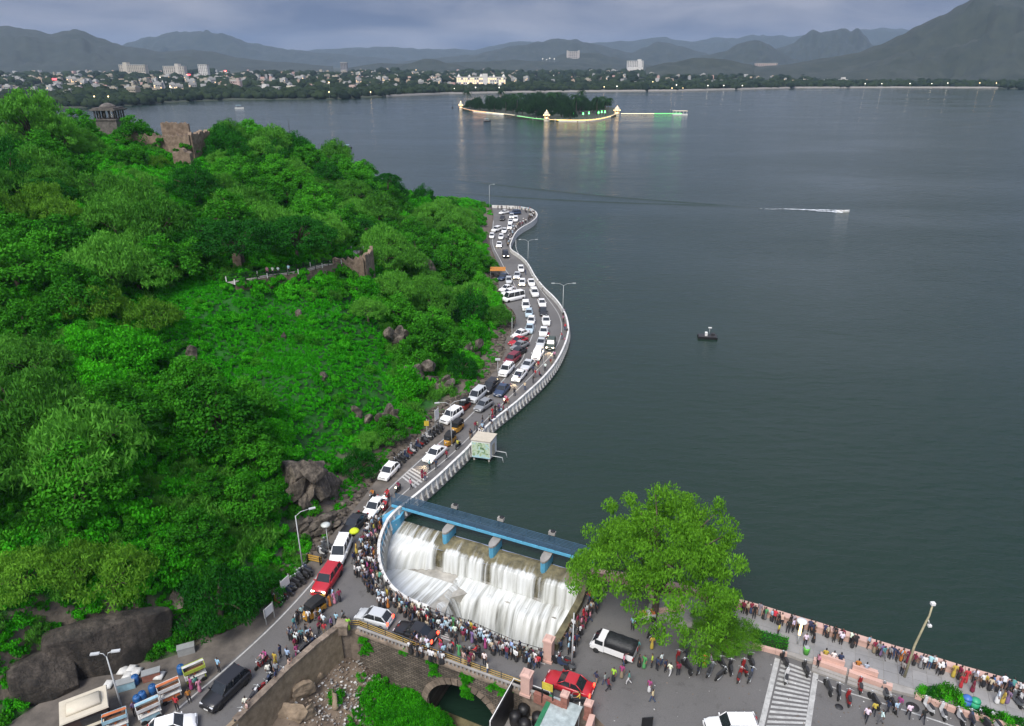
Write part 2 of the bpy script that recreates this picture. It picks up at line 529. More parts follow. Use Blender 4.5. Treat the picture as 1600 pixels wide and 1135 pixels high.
def poly_dist(X, Y, poly, closed=True):
    d = np.full(X.shape, 1e9)
    n = len(poly)
    for i in range(n if closed else n - 1):
        a, b = poly[i], poly[(i + 1) % n]
        ab = b - a
        t = np.clip(((X - a[0]) * ab[0] + (Y - a[1]) * ab[1]) / (ab @ ab + 1e-12), 0, 1)
        d = np.minimum(d, np.hypot(X - a[0] - t * ab[0], Y - a[1] - t * ab[1]))
    return d

def vnoise(X, Y, sc, seed=0):
    """Smooth value noise on arrays."""
    x, y = X / sc + seed * 17.3, Y / sc + seed * 9.1
    xi, yi = np.floor(x).astype(np.int64), np.floor(y).astype(np.int64)
    fx, fy = x - xi, y - yi
    fx, fy = fx * fx * (3 - 2 * fx), fy * fy * (3 - 2 * fy)
    def h(a, b):
        k = (a * 374761393 + b * 668265263 + seed * 144665) & 0x7fffffff
        k = ((k ^ (k >> 13)) * 1274126177) & 0x7fffffff
        return ((k ^ (k >> 16)) & 0xffff) / 65535.0
    return (h(xi, yi) * (1 - fx) + h(xi + 1, yi) * fx) * (1 - fy) + (h(xi, yi + 1) * (1 - fx) + h(xi + 1, yi + 1) * fx) * fy

def hill_z(X, Y):
    X, Y = np.asarray(X, float), np.asarray(Y, float)
    q = np.stack([X, Y], -1) / 50.0
    sh = X.shape
    q = q.reshape(-1, 2)
    h = np.empty(len(q))
    for i in range(0, len(q), 4000):
        c = q[i:i + 4000]
        r = np.linalg.norm(c[:, None] - _xy[None], axis=2)
        h[i:i + 4000] = tps(r) @ _W[:-3] + _W[-3] + c @ _W[-2:]
    h = h.reshape(sh)
    h = h + (vnoise(X, Y, 9, 1) - .5) * 2.4 + (vnoise(X, Y, 3.5, 2) - .5) * 1.2
    ins = in_poly(X, Y, HILLPOLY)
    d = poly_dist(X, Y, HILLPOLY)
    s = np.clip(d / 5.0, 0, 1); s = s * s * (3 - 2 * s)
    zi = 0.75 + (np.maximum(h, 1.2) - 0.75) * s
    return np.where(ins, zi, np.maximum(0.75 - d * 0.8, -6.0))

GX = np.arange(-330, 22, 1.5); GY = np.arange(14, 312, 1.5)
_gx, _gy = np.meshgrid(GX, GY)
HZ = hill_z(_gx, _gy)
def hz(x, y):
    i = min(max((x - GX[0]) / 1.5, 0), len(GX) - 1.001); j = min(max((y - GY[0]) / 1.5, 0), len(GY) - 1.001)
    a, b = int(i), int(j); fx, fy = i - a, j - b
    return (HZ[b, a] * (1 - fx) + HZ[b, a + 1] * fx) * (1 - fy) + (HZ[b + 1, a] * (1 - fx) + HZ[b + 1, a + 1] * fx) * fy

def onhill(u, v, t0=45.0):
    """Where the line of sight through u, v first meets the hill."""
    d = ray(u, v); t = t0
    while t < 330:
        p = Vector((d.x * t, d.y * t, CAM_H + d.z * t))
        if p.z < hz(p.x, p.y) and -330 < p.x < 21 and p.y < 310:
            return Vector((p.x, p.y, hz(p.x, p.y)))
        t += 0.4
    return None

def hill_mat():
    m, n, l, b = principled('hill_ground')
    geo = n.new('ShaderNodeNewGeometry')
    t1 = n.new('ShaderNodeTexNoise'); t1.inputs['Scale'].default_value = 0.35; t1.inputs['Detail'].default_value = 8
    l.new(geo.outputs['Position'], t1.inputs['Vector'])
    g = n.new('ShaderNodeValToRGB')
    g.color_ramp.elements[0].position = .35; g.color_ramp.elements[1].position = .7
    g.color_ramp.elements[0].color = (0.006, 0.050, 0.004, 1); g.color_ramp.elements[1].color = (0.014, 0.13, 0.005, 1)
    l.new(t1.outputs['Fac'], g.inputs[0])
    rk = n.new('ShaderNodeValToRGB')
    rk.color_ramp.elements[0].color = (0.05, 0.042, 0.035, 1); rk.color_ramp.elements[1].color = (0.20, 0.165, 0.13, 1)
    t2 = n.new('ShaderNodeTexNoise'); t2.inputs['Scale'].default_value = 1.1; t2.inputs['Detail'].default_value = 9
    l.new(geo.outputs['Position'], t2.inputs['Vector']); l.new(t2.outputs['Fac'], rk.inputs[0])
    sep = n.new('ShaderNodeSeparateXYZ'); l.new(geo.outputs['Normal'], sep.inputs[0])
    ad = n.new('ShaderNodeMath'); ad.operation = 'MULTIPLY_ADD'; ad.inputs[1].default_value = 0.5
    l.new(t1.outputs['Fac'], ad.inputs[0]); l.new(sep.outputs['Z'], ad.inputs[2])
    st = n.new('ShaderNodeMapRange'); st.inputs['From Min'].default_value = 0.83; st.inputs['From Max'].default_value = 0.93
    l.new(ad.outputs[0], st.inputs['Value'])
    mx = n.new('ShaderNodeMix'); mx.data_type = 'RGBA'
    ea = n.new('ShaderNodeAttribute'); ea.attribute_name = 'earth'
    sb_ = n.new('ShaderNodeMath'); sb_.operation = 'SUBTRACT'; sb_.use_clamp = True
    l.new(st.outputs[0], sb_.inputs[0]); l.new(ea.outputs['Fac'], sb_.inputs[1])
    l.new(sb_.outputs[0], mx.inputs['Factor']); l.new(rk.outputs[0], mx.inputs['A']); l.new(g.outputs[0], mx.inputs['B'])
    l.new(mx.outputs['Result'], b.inputs['Base Color']); b.inputs['Roughness'].default_value = .95
    bp = n.new('ShaderNodeBump'); bp.inputs['Strength'].default_value = 1; bp.inputs['Distance'].default_value = .4
    l.new(t2.outputs['Fac'], bp.inputs['Height']); l.new(bp.outputs[0], b.inputs['Normal'])
    return m
M_hill = hill_mat()
ny, nx = HZ.shape
V = np.stack([_gx.ravel(), _gy.ravel(), HZ.ravel()], 1)
ii = (np.arange(ny - 1)[:, None] * nx + np.arange(nx - 1)[None]).ravel()
F = np.stack([ii, ii + 1, ii + nx + 1, ii + nx], 1)
zf = HZ.ravel()[F].max(1)
F = F[zf > -3.0]
_hm = np_mesh('hillside', V, F, M_hill, smooth=True)
_de = poly_dist(V[:, 0], V[:, 1], HB, False)
_ea = np.clip((np.where(V[:, 1] < 62, 2.2, 6.0) + 5 * (vnoise(V[:, 0], V[:, 1], 6, 8) - .5) - _de) / 2.0, 0, 1)      # bare cut slope beside the road
_at = _hm.attributes.new('earth', 'FLOAT', 'POINT'); _at.data.foreach_set('value', _ea.astype(np.float32))
tag(place(_hm, 'hillside'), kind='structure')

# ---- road, junction, bridge deck and plaza: one sheet of asphalt with a real depth
plaza_e = P([(1800, 1132), (1800, 1300)], ROAD_Z)
road_poly = [Vector((p.x, p.y, ROAD_Z)) for p in
             (hill_base + P([(-120, 1300)], ROAD_Z) + P([(300, 1300)], ROAD_Z) + rim_w + rim_b + rim_e + P([(980, 1300)], ROAD_Z) + plaza_e[::-1]
              + wall_pink[::-1] + basin_e[::-1] + basin_s[::-1] + wall_curve[::-1] + wall_lake[::-1])]
clean = []
for p in road_poly:
    if not clean or (p - clean[-1]).length > 0.05: clean.append(p)
if (clean[0] - clean[-1]).length < .05: clean.pop()
ROADPOLY = np.array([[p.x, p.y] for p in clean])
mb = MB(); mb.sheet(clean, z=ROAD_Z)
tag(mb.build('road', M_asph), kind='structure')
mb = MB()
n = len(clean)
skv = [(p.x, p.y, ROAD_Z - .002) for p in clean] + [(p.x, p.y, -8.0) for p in clean]
_rb = {(round(p.x, 3), round(p.y, 3)) for p in rim_b[1:]}
_isb = [(round(p.x, 3), round(p.y, 3)) in _rb for p in clean]
mb.add(skv, [(i, i + n, (i + 1) % n + n, (i + 1) % n) for i in range(n) if not (_isb[i] and _isb[(i + 1) % n])])
tag(mb.build('embankment', M_stone), kind='structure')

def line_strip(pts, w, z, mi=0, mb_=None):
    L, R = off(pts, w / 2), off(pts, -w / 2)
    (mb_ or MB()).ribbon([Vector((p.x, p.y, z)) for p in R], [Vector((p.x, p.y, z)) for p in L], mi)

LEFTLINE = [(771, 345), (769, 375), (771, 387), (780, 403), (789, 421), (798, 433), (810, 458), (824, 474), (834, 495), (837, 510), (832, 524), (822, 548), (815, 564.6), (798, 581.5), (781, 600), (745, 640), (710, 673), (690, 689), (634, 740), (606, 766), (583, 790), (541, 837), (516, 874), (491, 908), (444, 960), (400, 1003), (338, 1058), (294, 1094), (240, 1142)]
left_line = smooth(P(LEFTLINE, ROAD_Z), 2)
mb = MB(); line_strip(left_line, .16, ROAD_Z + .005, mb_=mb)
tag(mb.build('edge_line', M_line), kind='structure')
# earthy shoulder between the edge line and the hill
_hb = [p for p in hill_base if p.y < 140]; _ll = [p for p in off(left_line, -.25) if p.y < 138]
if (off(left_line, -.25)[20] - hill_base[20]).length > (off(left_line, .25)[20] - hill_base[20]).length: _ll = [p for p in off(left_line, .25) if p.y < 138]
mb = MB(); mb.sheet([(p.x, p.y, 0) for p in _hb + _ll[::-1]], z=ROAD_Z + .004)
tag(mb.build('shoulder', mat('dusty_shoulder', (.075, .066, .058), .95, col2=(.16, .14, .12), scale=.7, bump=.5, bscale=8, detail=9)), kind='structure')
# inner line along the lake side and round the spillway
inner = smooth(P([(806, 375), (806, 392), (822, 412), (838, 445), (868, 482), (877, 500), (878, 520), (868, 548), (838, 580), (812, 606), (760, 655), (722, 695), (690, 724), (655, 750), (618, 782), (592, 812), (581, 842), (578, 862), (583, 900), (603, 930), (640, 953), (690, 975), (740, 993), (800, 1022), (852, 1038)], ROAD_Z), 2)
mb = MB(); line_strip(inner, .14, ROAD_Z + .005, mb_=mb)
tag(mb.build('edge_line', M_line), kind='structure')
# zebra crossings
def zebra(c0, c1, d0, d1, nst, frac=.5):
    """Crossing between the two side lines c0-c1 and d0-d1 (photo points): each bar is a mesh of the road marking."""
    a0, a1, b0, b1 = (at(*c0, ROAD_Z), at(*c1, ROAD_Z), at(*d0, ROAD_Z), at(*d1, ROAD_Z))
    root = bpy.data.objects.new('zebra_crossing', None); COL.objects.link(root); root['kind'] = 'structure'
    for i in range(nst):
        t0, t1 = (i + .25) / nst, (i + .25 + frac) / nst
        m_ = MB()
        q = [a0.lerp(a1, t0), b0.lerp(b1, t0), b0.lerp(b1, t1), a0.lerp(a1, t1)]
        m_.add([(p.x, p.y, ROAD_Z + .006) for p in reversed(q)], [(0, 1, 2, 3)])
        m_.build('stripe', M_line, root)
    return root
zb = zebra((1222, 1030), (1196, 1140), (1268, 1048), (1258, 1140), 15)
for c in ([(1215, 1029), (1189, 1137)], [(1275, 1052), (1262, 1138)]):
    m_ = MB(); line_strip(P(c, ROAD_Z), .45, ROAD_Z + .006, mb_=m_); m_.build('border_line', M_line, zb)
zebra((664, 970), (676, 994), (694, 979), (704, 1003), 6)
zebra((626, 746), (644, 730), (648, 764), (670, 744), 5)
mb = MB(); line_strip(smooth(P([(1276, 1062), (1310, 1078), (1350, 1090), (1420, 1112), (1510, 1142)], ROAD_Z), 1), .14, ROAD_Z + .006, mb_=mb)
tag(mb.build('edge_line', M_line), kind='structure')

# ---- lake bed of water: one sheet to the far shore, kept off the spillway basin and the gully
wl_pts = [Vector((p.x, p.y, 0)) for p in wall_lake]
crest_w, crest_e = at(625, 812, 0.0), at(916, 897, 0.0)
lake_poly = [Vector((-9000, 60, 0)), Vector((-9000, 9000, 0)), Vector((9000, 9000, 0)), Vector((9000, -200, 0)), Vector((at(1800, 1132, 0).x + 20, -200, 0))]
lake_poly = [Vector((-9000, 12, 0)), Vector((-332, 12, 0)), Vector((-150, 150, 0)), Vector((-40, 270, 0))] + [Vector((p.x - .25, p.y, 0)) for p in wl_pts if p.y > 85] + [crest_w, crest_e] + [Vector((p.x, p.y - .2, 0)) for p in wall_pink[1:]] + [Vector((at(1800, 1132, 0).x + 1, -300, 0)), Vector((9000, -300, 0)), Vector((9000, 12000, 0)), Vector((-9000, 12000, 0))]
mb = MB(); mb.sheet(lake_poly, z=0.0)
tag(mb.build('lake', M_water), kind='structure')
# ================================================================== FAR SHORE
def farp(u, v, Y):
    d = ray(u, v); k = Y / d.y
    return Vector((d.x * k, Y, CAM_H + d.z * k))
def faru(u, Y, z=0.0):
    return Vector(((u - 800.0) / FPX * CP * Y, Y, z))

SHORE = [(-400, 178), (0, 172), (111, 169), (202, 165), (270, 160), (337, 157), (440, 156), (540, 155), (605, 151), (700, 147), (800, 145), (920, 143.5), (1060, 142.5), (1250, 138), (1400, 137.5), (1565, 138), (1640, 141), (2000, 146)]
def shore_v(u):
    for (a, va), (b, vb) in zip(SHORE, SHORE[1:]):
        if a <= u <= b: return lerp(va, vb, (u - a) / (b - a))
    return SHORE[-1][1]
def shore_Y(u):
    return at(u, shore_v(u), 0).y
def bank_z(u, Y):
    d = max(0.0, Y - shore_Y(u))
    s = min(1, d / 2600.0)
    return 1.6 + 20 * s * (2 - s) * .75 + min(d, 60) / 60 * 1.5 + 9 * (mnoise.noise((u / 90.0, Y / 420.0, 3.1))) * min(1, d / 400)

M_bank = mat('far_ground', (0.020, 0.034, 0.018), 0.95, col2=(0.055, 0.060, 0.040), scale=0.012, detail=8)
M_forest = mat('far_forest', (0.012, 0.022, 0.018), 0.95, col2=(0.036, 0.046, 0.034), scale=0.02, detail=10, bump=2.0, bscale=0.05)
us = list(range(-400, 2001, 15))
rows = [0, 3, 12, 40, 100, 180, 280, 400, 550, 750, 1000, 1400, 2000, 3000, 4500, 7000, 10000]
vs, fs = [], []
for r in rows:
    for u in us:
        Y = shore_Y(u) + r
        z = -2.0 if r == 0 else bank_z(u, Y) * (1 if r > 3 else .6)
        vs.append(tuple(faru(u, Y, z)))
nu = len(us)
for i in range(len(rows) - 1):
    for k in range(nu - 1):
        fs.append((i * nu + k, i * nu + k + 1, (i + 1) * nu + k + 1, (i + 1) * nu + k))
mb = MB(); mb.add(vs, fs, 0, True)
tag(mb.build('far_bank', M_bank), kind='structure')
# pale promenade wall along the far shore
mb = MB()
pw = [faru(u, shore_Y(u) - 2, 0) for u in range(600, 1571, 10)]
mb.ribbon([p + Vector((0, 0, -.5)) for p in pw], [p + Vector((0, 1, 2.6)) for p in pw])
mb.ribbon([p + Vector((0, 1, 2.6)) for p in pw], [p + Vector((0, 9, 2.8)) for p in pw])
tag(mb.build('shore_pavement', M_conc), kind='structure')

def ridge(pts, D, W, seed, base=6.0, nu_=120, nw=26, rough=1.0):
    """A hill: crest line given in photo points at distance D, flanks W metres deep on both sides."""
    pts = sorted(pts)
    vs, fs = [], []
    for i in range(nu_ + 1):
        u = lerp(pts[0][0], pts[-1][0], i / nu_)
        for (a, va), (b, vb) in zip(pts, pts[1:]):
            if a <= u <= b:
                t = (u - a) / (b - a); t = t * t * (3 - 2 * t) * .5 + t * .5
                v = lerp(va, vb, t); break
        crest = max(base, farp(u, v, D).z)
        for j in range(nw + 1):
            w = (j / nw - .5) * 2
            Y = D + w * W * (.6 + .4 * min(1, crest / 150))
            k = (1 - abs(w)) ** 1.15
            p = faru(u, Y)
            h = base * .3 + (crest - base * .3) * k
            q = Vector((p.x / 260, p.y / 260, seed))
            h += (mnoise.fractal(q, 1.0, 2.0, 5) * crest * .24 + mnoise.fractal(q * 4, 1.0, 2.0, 4) * crest * .07) * rough * min(1, k * 4) * (1 if abs(w) > .08 else .35)
            if j in (0, nw): h = -4
            vs.append((p.x * Y / Y, Y, h))
    for i in range(nu_):
        for j in range(nw):
            a = i * (nw + 1) + j
            fs.append((a, a + nw + 1, a + nw + 2, a + 1))
    m_ = MB(); m_.add(vs, fs, 0, True)
    return tag(m_.build('hill', M_forest), kind='structure')
ridge([(1180, 104), (1230, 101), (1290, 92), (1335, 84), (1370, 72), (1400, 55), (1430, 37), (1455, 22), (1480, 6), (1505, -8), (1540, -14), (1575, -6), (1600, 8), (1680, 40), (1800, 80), (1950, 104)], 2500, 700, 1.0, nu_=150)
ridge([(1040, 98), (1130, 82), (1150, 68), (1172, 65), (1195, 70), (1215, 80), (1240, 92), (1280, 100)], 4600, 500, 2.0)
ridge([(1170, 98), (1215, 74), (1235, 66), (1250, 54), (1262, 46), (1275, 52), (1292, 49), (1308, 45), (1322, 51), (1332, 47), (1345, 58), (1358, 70), (1420, 92)], 5400, 600, 3.0)
ridge([(600, 100), (660, 92), (740, 86), (780, 78), (815, 72), (845, 66), (875, 61), (895, 61), (925, 67), (960, 76), (985, 82), (1005, 72), (1030, 68), (1060, 74), (1090, 82), (1120, 90), (1150, 100)], 5800, 800, 4.0, nu_=150)
ridge([(420, 92), (480, 80), (560, 74), (610, 73), (680, 77), (740, 78), (800, 66), (870, 66), (950, 66), (1000, 61), (1040, 60), (1080, 64), (1120, 60), (1180, 54), (1230, 58), (1300, 56), (1340, 46), (1400, 46), (1460, 50), (1600, 60), (1750, 80)], 8800, 1200, 5.0, nu_=170)
ridge([(-350, 92), (-150, 60), (-60, 48), (0, 43), (35, 40), (60, 43), (90, 54), (130, 50), (165, 60), (205, 72), (255, 81), (305, 77), (335, 82), (370, 90), (430, 97), (520, 103)], 3900, 1100, 6.0, nu_=150)
ridge([(150, 88), (205, 70), (240, 56), (275, 51), (320, 49), (350, 53), (372, 60), (400, 68), (440, 76), (500, 82), (560, 87), (640, 96)], 7000, 900, 7.0)
ridge([(610, 107), (640, 98), (662, 91.5), (682, 93), (705, 99), (740, 107)], 3300, 260, 8.0, nu_=60)
ridge([(790, 104), (850, 96), (885, 83), (910, 80), (930, 81), (955, 89), (1000, 99), (1030, 104)], 4200, 350, 9.0, nu_=80)
ridge([(1010, 106), (1050, 97), (1085, 91), (1130, 92), (1165, 99), (1200, 106)], 2500, 260, 10.0, nu_=60)
ridge([(540, 106), (590, 100), (760, 97), (800, 93), (850, 96), (960, 101), (1050, 104)], 3700, 300, 11.0, nu_=90)

# ---- woodland on the far bank: uncountable, one object
ico_v, ico_f = [], []
def icosphere(sub=1):
    t = (1 + 5 ** .5) / 2
    v = [Vector(p).normalized() for p in [(-1, t, 0), (1, t, 0), (-1, -t, 0), (1, -t, 0), (0, -1, t), (0, 1, t), (0, -1, -t), (0, 1, -t), (t, 0, -1), (t, 0, 1), (-t, 0, -1), (-t, 0, 1)]]
    f = [(0, 11, 5), (0, 5, 1), (0, 1, 7), (0, 7, 10), (0, 10, 11), (1, 5, 9), (5, 11, 4), (11, 10, 2), (10, 7, 6), (7, 1, 8), (3, 9, 4), (3, 4, 2), (3, 2, 6), (3, 6, 8), (3, 8, 9), (4, 9, 5), (2, 4, 11), (6, 2, 10), (8, 6, 7), (9, 8, 1)]
    for _ in range(sub):
        mid, nf = {}, []
        def m(a, b):
            k = (min(a, b), max(a, b))
            if k not in mid:
                mid[k] = len(v); v.append(((v[a] + v[b]) / 2).normalized())
            return mid[k]
        for a, b, c in f:
            ab, bc, ca = m(a, b), m(b, c), m(c, a)
            nf += [(a, ab, ca), (b, bc, ab), (c, ca, bc), (ab, bc, ca)]
        f = nf
    return np.array([tuple(p) for p in v]), np.array(f)
IV, IF = icosphere(1)
def blob_field(name, pts, radii, m, jit=.32):
    n = len(pts)
    d = 1 + rng.uniform(-jit, jit, (n, len(IV), 1))
    Vv = IV[None] * d * np.asarray(radii)[:, None, :] + np.asarray(pts)[:, None, :]
    Ff = IF[None] + (np.arange(n) * len(IV))[:, None, None]
    return place(np_mesh(name, Vv.reshape(-1, 3), Ff.reshape(-1, 3), m, attr=np.repeat(rng.random(n), len(IF))), name)
M_farleaf = leafmat('far_leaves', (0.012, 0.026, 0.012), (0.035, 0.058, 0.022), 0.0)
L_isle = leafmat('island_leaves', (0.008, 0.030, 0.009), (0.028, 0.080, 0.020), 0.3)
pts, rad = [], []
while len(pts) < 6500:
    u = random.uniform(-60, 1660)
    k = random.random()
    r = 4 + 170 * k if random.random() < .45 else 4 + 1500 * k ** 1.3
    if 200 < u < 720 and r < 40 and random.random() < .3: continue
    Y = shore_Y(u) + r
    s = random.uniform(3.5, 7.5) * (1 + r / 2200)
    p = faru(u, Y, bank_z(u, Y) + s * .45)
    pts.append(tuple(p)); rad.append((s * random.uniform(.9, 1.5), s, s * random.uniform(.7, 1.15)))
tag(blob_field('woodland', pts, rad, M_farleaf), 'dark band of trees along the far shore of the lake', 'woodland', kind='stuff')

# ---- town houses
M_glassdark = mat('dark_window', (0.03, 0.035, 0.04), 0.25, var=0.3)
M_lamp_warm = emit('lamp_warm', (1.0, 0.72, 0.36), 5.0)
M_lamp_white = emit('lamp_white', (1.0, 0.92, 0.78), 5.0)
M_win_lit = emit('window_lit', (1.0, 0.66, 0.30), 1.3)
town_cols = {'white': (0.42, 0.42, 0.41), 'cream': (0.36, 0.32, 0.25), 'grey': (0.34, 0.34, 0.34), 'pink': (0.52, 0.34, 0.30), 'buff': (0.46, 0.36, 0.26)}
def house_mesh(nm, w, d, h, col, seed, lit=False):
    R = random.Random(seed)
    m = MB()
    m.box((0, 0, h / 2 - 2), (w, d, h + 4), 0, 0)
    m.box((w * R.uniform(-.2, .2), d * .1, h + 1.4), (w * .45, d * .5, 2.8), 0, 0)
    m.box((0, -d / 2 + .1, h + .4), (w + .5, .4, .8), 0, 1)
    m.box((-w / 2 + .1, 0, h + .4), (.4, d, .8), 0, 1); m.box((w / 2 - .1, 0, h + .4), (.4, d, .8), 0, 1)
    m.lathe([(.9, 0), (.9, 1.6), (.3, 2.0)], (w * .25, 0, h), 8, 2)
    fl = max(1, int(h / 3.2)); nw_ = max(2, int(w / 3.2))
    for i in range(fl):
        m.box((0, -d / 2 - .35, i * 3.2 + 3.1), (w * .96, .7, .18), 0, 1)
        for k in range(nw_):
            x = (k + .5) / nw_ * w - w / 2
            m.box((x, -d / 2 - .02, i * 3.2 + 1.6), (w / nw_ * .5, .1, 1.5), 0, 3 if lit and R.random() < .35 else 2)
    return m.mesh(nm, [mat('house_' + col, town_cols[col], .85, var=.15, scale=.15, detail=6), mat('house_trim', (.5, .48, .44), .85), M_glassdark, M_win_lit])
HOUSES = []
for i, col in enumerate(['white', 'white', 'cream', 'grey', 'pink', 'buff', 'white', 'cream', 'white', 'grey']):
    w, d, h = random.uniform(9, 17), random.uniform(8, 12), random.choice([4, 6.5, 6.5, 9.5, 12.5])
    HOUSES.append((house_mesh('town_house', w, d, h, col, i, lit=i % 3 == 0), col, h))
zones = [((-20, 130), 'on the slope behind the tall tree'), ((130, 330), 'below the dark western hill'), ((330, 520), 'behind the waterside trees'), ((520, 720), 'in the middle of the town'), ((720, 1040), 'beyond the white palace'), ((1040, 1260), 'below the small twin-peaked hill'), ((1260, 1600), 'at the foot of the big mountain')]
counts = [58, 62, 48, 50, 34, 24, 14]
for ((a, b), where), cnt in zip(zones, counts):
    for _ in range(cnt):
        u = random.uniform(a, b)
        r = 120 + 1300 * random.random() ** .8
        if a < 330: r = 60 + 900 * random.random()
        Y = shore_Y(u) + r
        me, col, h = random.choice(HOUSES)
        o = place(me, 'town_house', None, faru(u, Y, bank_z(u, Y) + random.uniform(0, 5)), random.uniform(-.5, .5), random.uniform(.55, 1.05))
        size = 'low' if h < 6 else 'tall' if h > 9 else 'two-storey'
        tag(o, f'{size} {col} flat-roofed house {"near the shore" if r < 380 else "midway back" if r < 800 else "far back"} {where}', 'house', 'houses of the town beyond the lake')

# the many small roofs beyond, too small to count
hb = MB()
for _ in range(900):
    u = random.choice((random.uniform(-20, 720), random.uniform(-20, 720), random.uniform(500, 1300), random.uniform(1040, 1600)))
    Y = shore_Y(u) + 200 + 1700 * random.random(); w, h = random.uniform(5, 12), random.uniform(3, 9); p = faru(u, Y, bank_z(u, Y))
    hb.box((p.x, p.y, p.z + h / 2 - 1), (w, w * .8, h + 4), random.uniform(-.6, .6), random.randrange(5))
    if random.random() < .5: hb.box((p.x + w * .1, p.y, p.z + h + 1.8), (w * .4, w * .4, 2.2), 0, random.randrange(5))
tag(hb.build('distant_roofs', [mat('house_' + c, town_cols[c], .85) for c in town_cols]), 'mass of small pale roofs of the town beyond the lake', 'town', kind='stuff')

def big_building(name, label, u, v, Y, w, d, h, col, storeys, bays, extras=(), lit=0.0, rz=0.0):
    g = farp(u, v, Y)
    root = thing(name, label, 'building', (g.x, g.y, g.z), rz)
    M1 = mat('wall_' + '_'.join('%d' % (c * 100) for c in col), col, .8, var=.1, scale=.08)
    m = MB(); m.box((0, 0, h / 2 - 6), (w, d, h + 12)); m.build('wall', M1, root)
    m = MB(); m.box((0, 0, h + .5), (w + 1, d + 1, 1.0)); m.build('roof', mat('pale_roof', (.55, .54, .5), .8), root)
    for i in range(storeys):
        for k in range(bays):
            x = (k + .5) / bays * w - w / 2
            m = MB(); m.box((x, -d / 2 - .05, (i + .5) * h / storeys), (w / bays * .5, .3, h / storeys * .55))
            m.build('window', M_win_lit if random.random() < lit else M_glassdark, root)
    for kind, ex, ez, es in extras:
        m = MB()
        if kind == 'dome': m.lathe([(es, 0), (es, es * .5), (es * 1.05, es * .6), (es * .95, es * 1.1), (es * .6, es * 1.6), (es * .1, es * 2.1), (.05, es * 2.6)], (ex, 0, ez), 10)
        elif kind == 'tower': m.box((ex, 0, ez / 2), (es, d + 1.6, ez + 2))
        elif kind == 'spire': m.lathe([(es, 0), (es * .92, es), (es * .7, es * 2.2), (es * .35, es * 3.4), (.1, es * 4.2)], (ex, 0, ez), 8)
        m.build(kind, M1, root)
    return root
W_ = (0.66, 0.64, 0.60)
big_building('palace_hotel', 'long white palace with small domes on the far shore', 752, 132, 1560, 100, 22, 13, W_, 3, 22, [('dome', -46, 13, 3), ('dome', -24, 13, 2.6), ('dome', 0, 13, 3.2), ('tower', 8, 19, 10), ('dome', 26, 13, 2.6), ('dome', 46, 13, 3)], .55)
big_building('hilltop_building', 'pale square building on top of a hill beyond the town', 895, 94, 4150, 66, 30, 42, (.46, .42, .38), 5, 6, [('tower', -30, 46, 8), ('tower', 30, 46, 8)])
big_building('waterfront_hotel', 'white waterfront hotel with stacked terraces', 426, 152, 1320, 30, 14, 16, W_, 4, 7, [('tower', -10, 20, 8)], .2)
big_building('waterfront_hotel', 'cream waterfront hotel with wide lit balconies', 462, 151, 1330, 40, 15, 13, (.58, .54, .44), 4, 9, [('tower', -6, 17, 12)], .3)
big_building('lakeside_block', 'pinkish lakeside block right of the cream hotel', 540, 151, 1330, 44, 14, 13, (.50, .37, .32), 3, 10, [('tower', 14, 18, 10)], .35)
big_building('lakeside_block', 'arcaded cream building on the near left shore', 150, 166, 1060, 66, 14, 12, (.50, .46, .36), 2, 14, [], .25)
big_building('temple', 'grey temple with a pointed spire among the shore trees', 256, 150, 1330, 16, 12, 7, (.46, .45, .42), 1, 3, [('spire', 2, 7, 4.6)])
big_building('apartment_block', 'pale apartment block on the skyline left of the town', 210, 113, 2300, 78, 20, 20, (.50, .46, .38), 5, 14, [('tower', -20, 26, 12)])
big_building('apartment_block', 'pale apartment block beside a red lit sign', 275, 118, 2200, 60, 20, 24, (.54, .50, .44), 6, 10, [('tower', 10, 30, 10)])
big_building('apartment_block', 'slim white tower block above the dark trees', 320, 118, 2200, 26, 16, 28, W_, 7, 5, [])
big_building('apartment_block', 'pink block half hidden by shore trees', 371, 142, 1420, 18, 12, 17, (.50, .38, .34), 4, 4, [('tower', 5, 21, 5)])
big_building('apartment_block', 'white block on the slope right of the hilltop building', 992, 105, 3000, 62, 24, 22, W_, 5, 9, [('tower', 16, 27, 12)])
big_building('apartment_block', 'long pinkish block below the twin-peaked hill', 1196, 106, 2700, 74, 20, 14, (.54, .44, .40), 3, 10, [])
big_building('apartment_block', 'tall grey block on the skyline of the town', 538, 108, 2600, 22, 14, 20, (.22, .22, .23), 5, 4, [])
big_building('white_pavilion', 'small white tiered pavilion on the right far shore', 1316, 133, 1900, 18, 10, 12, W_, 3, 4, [('tower', 0, 17, 7)], .3)

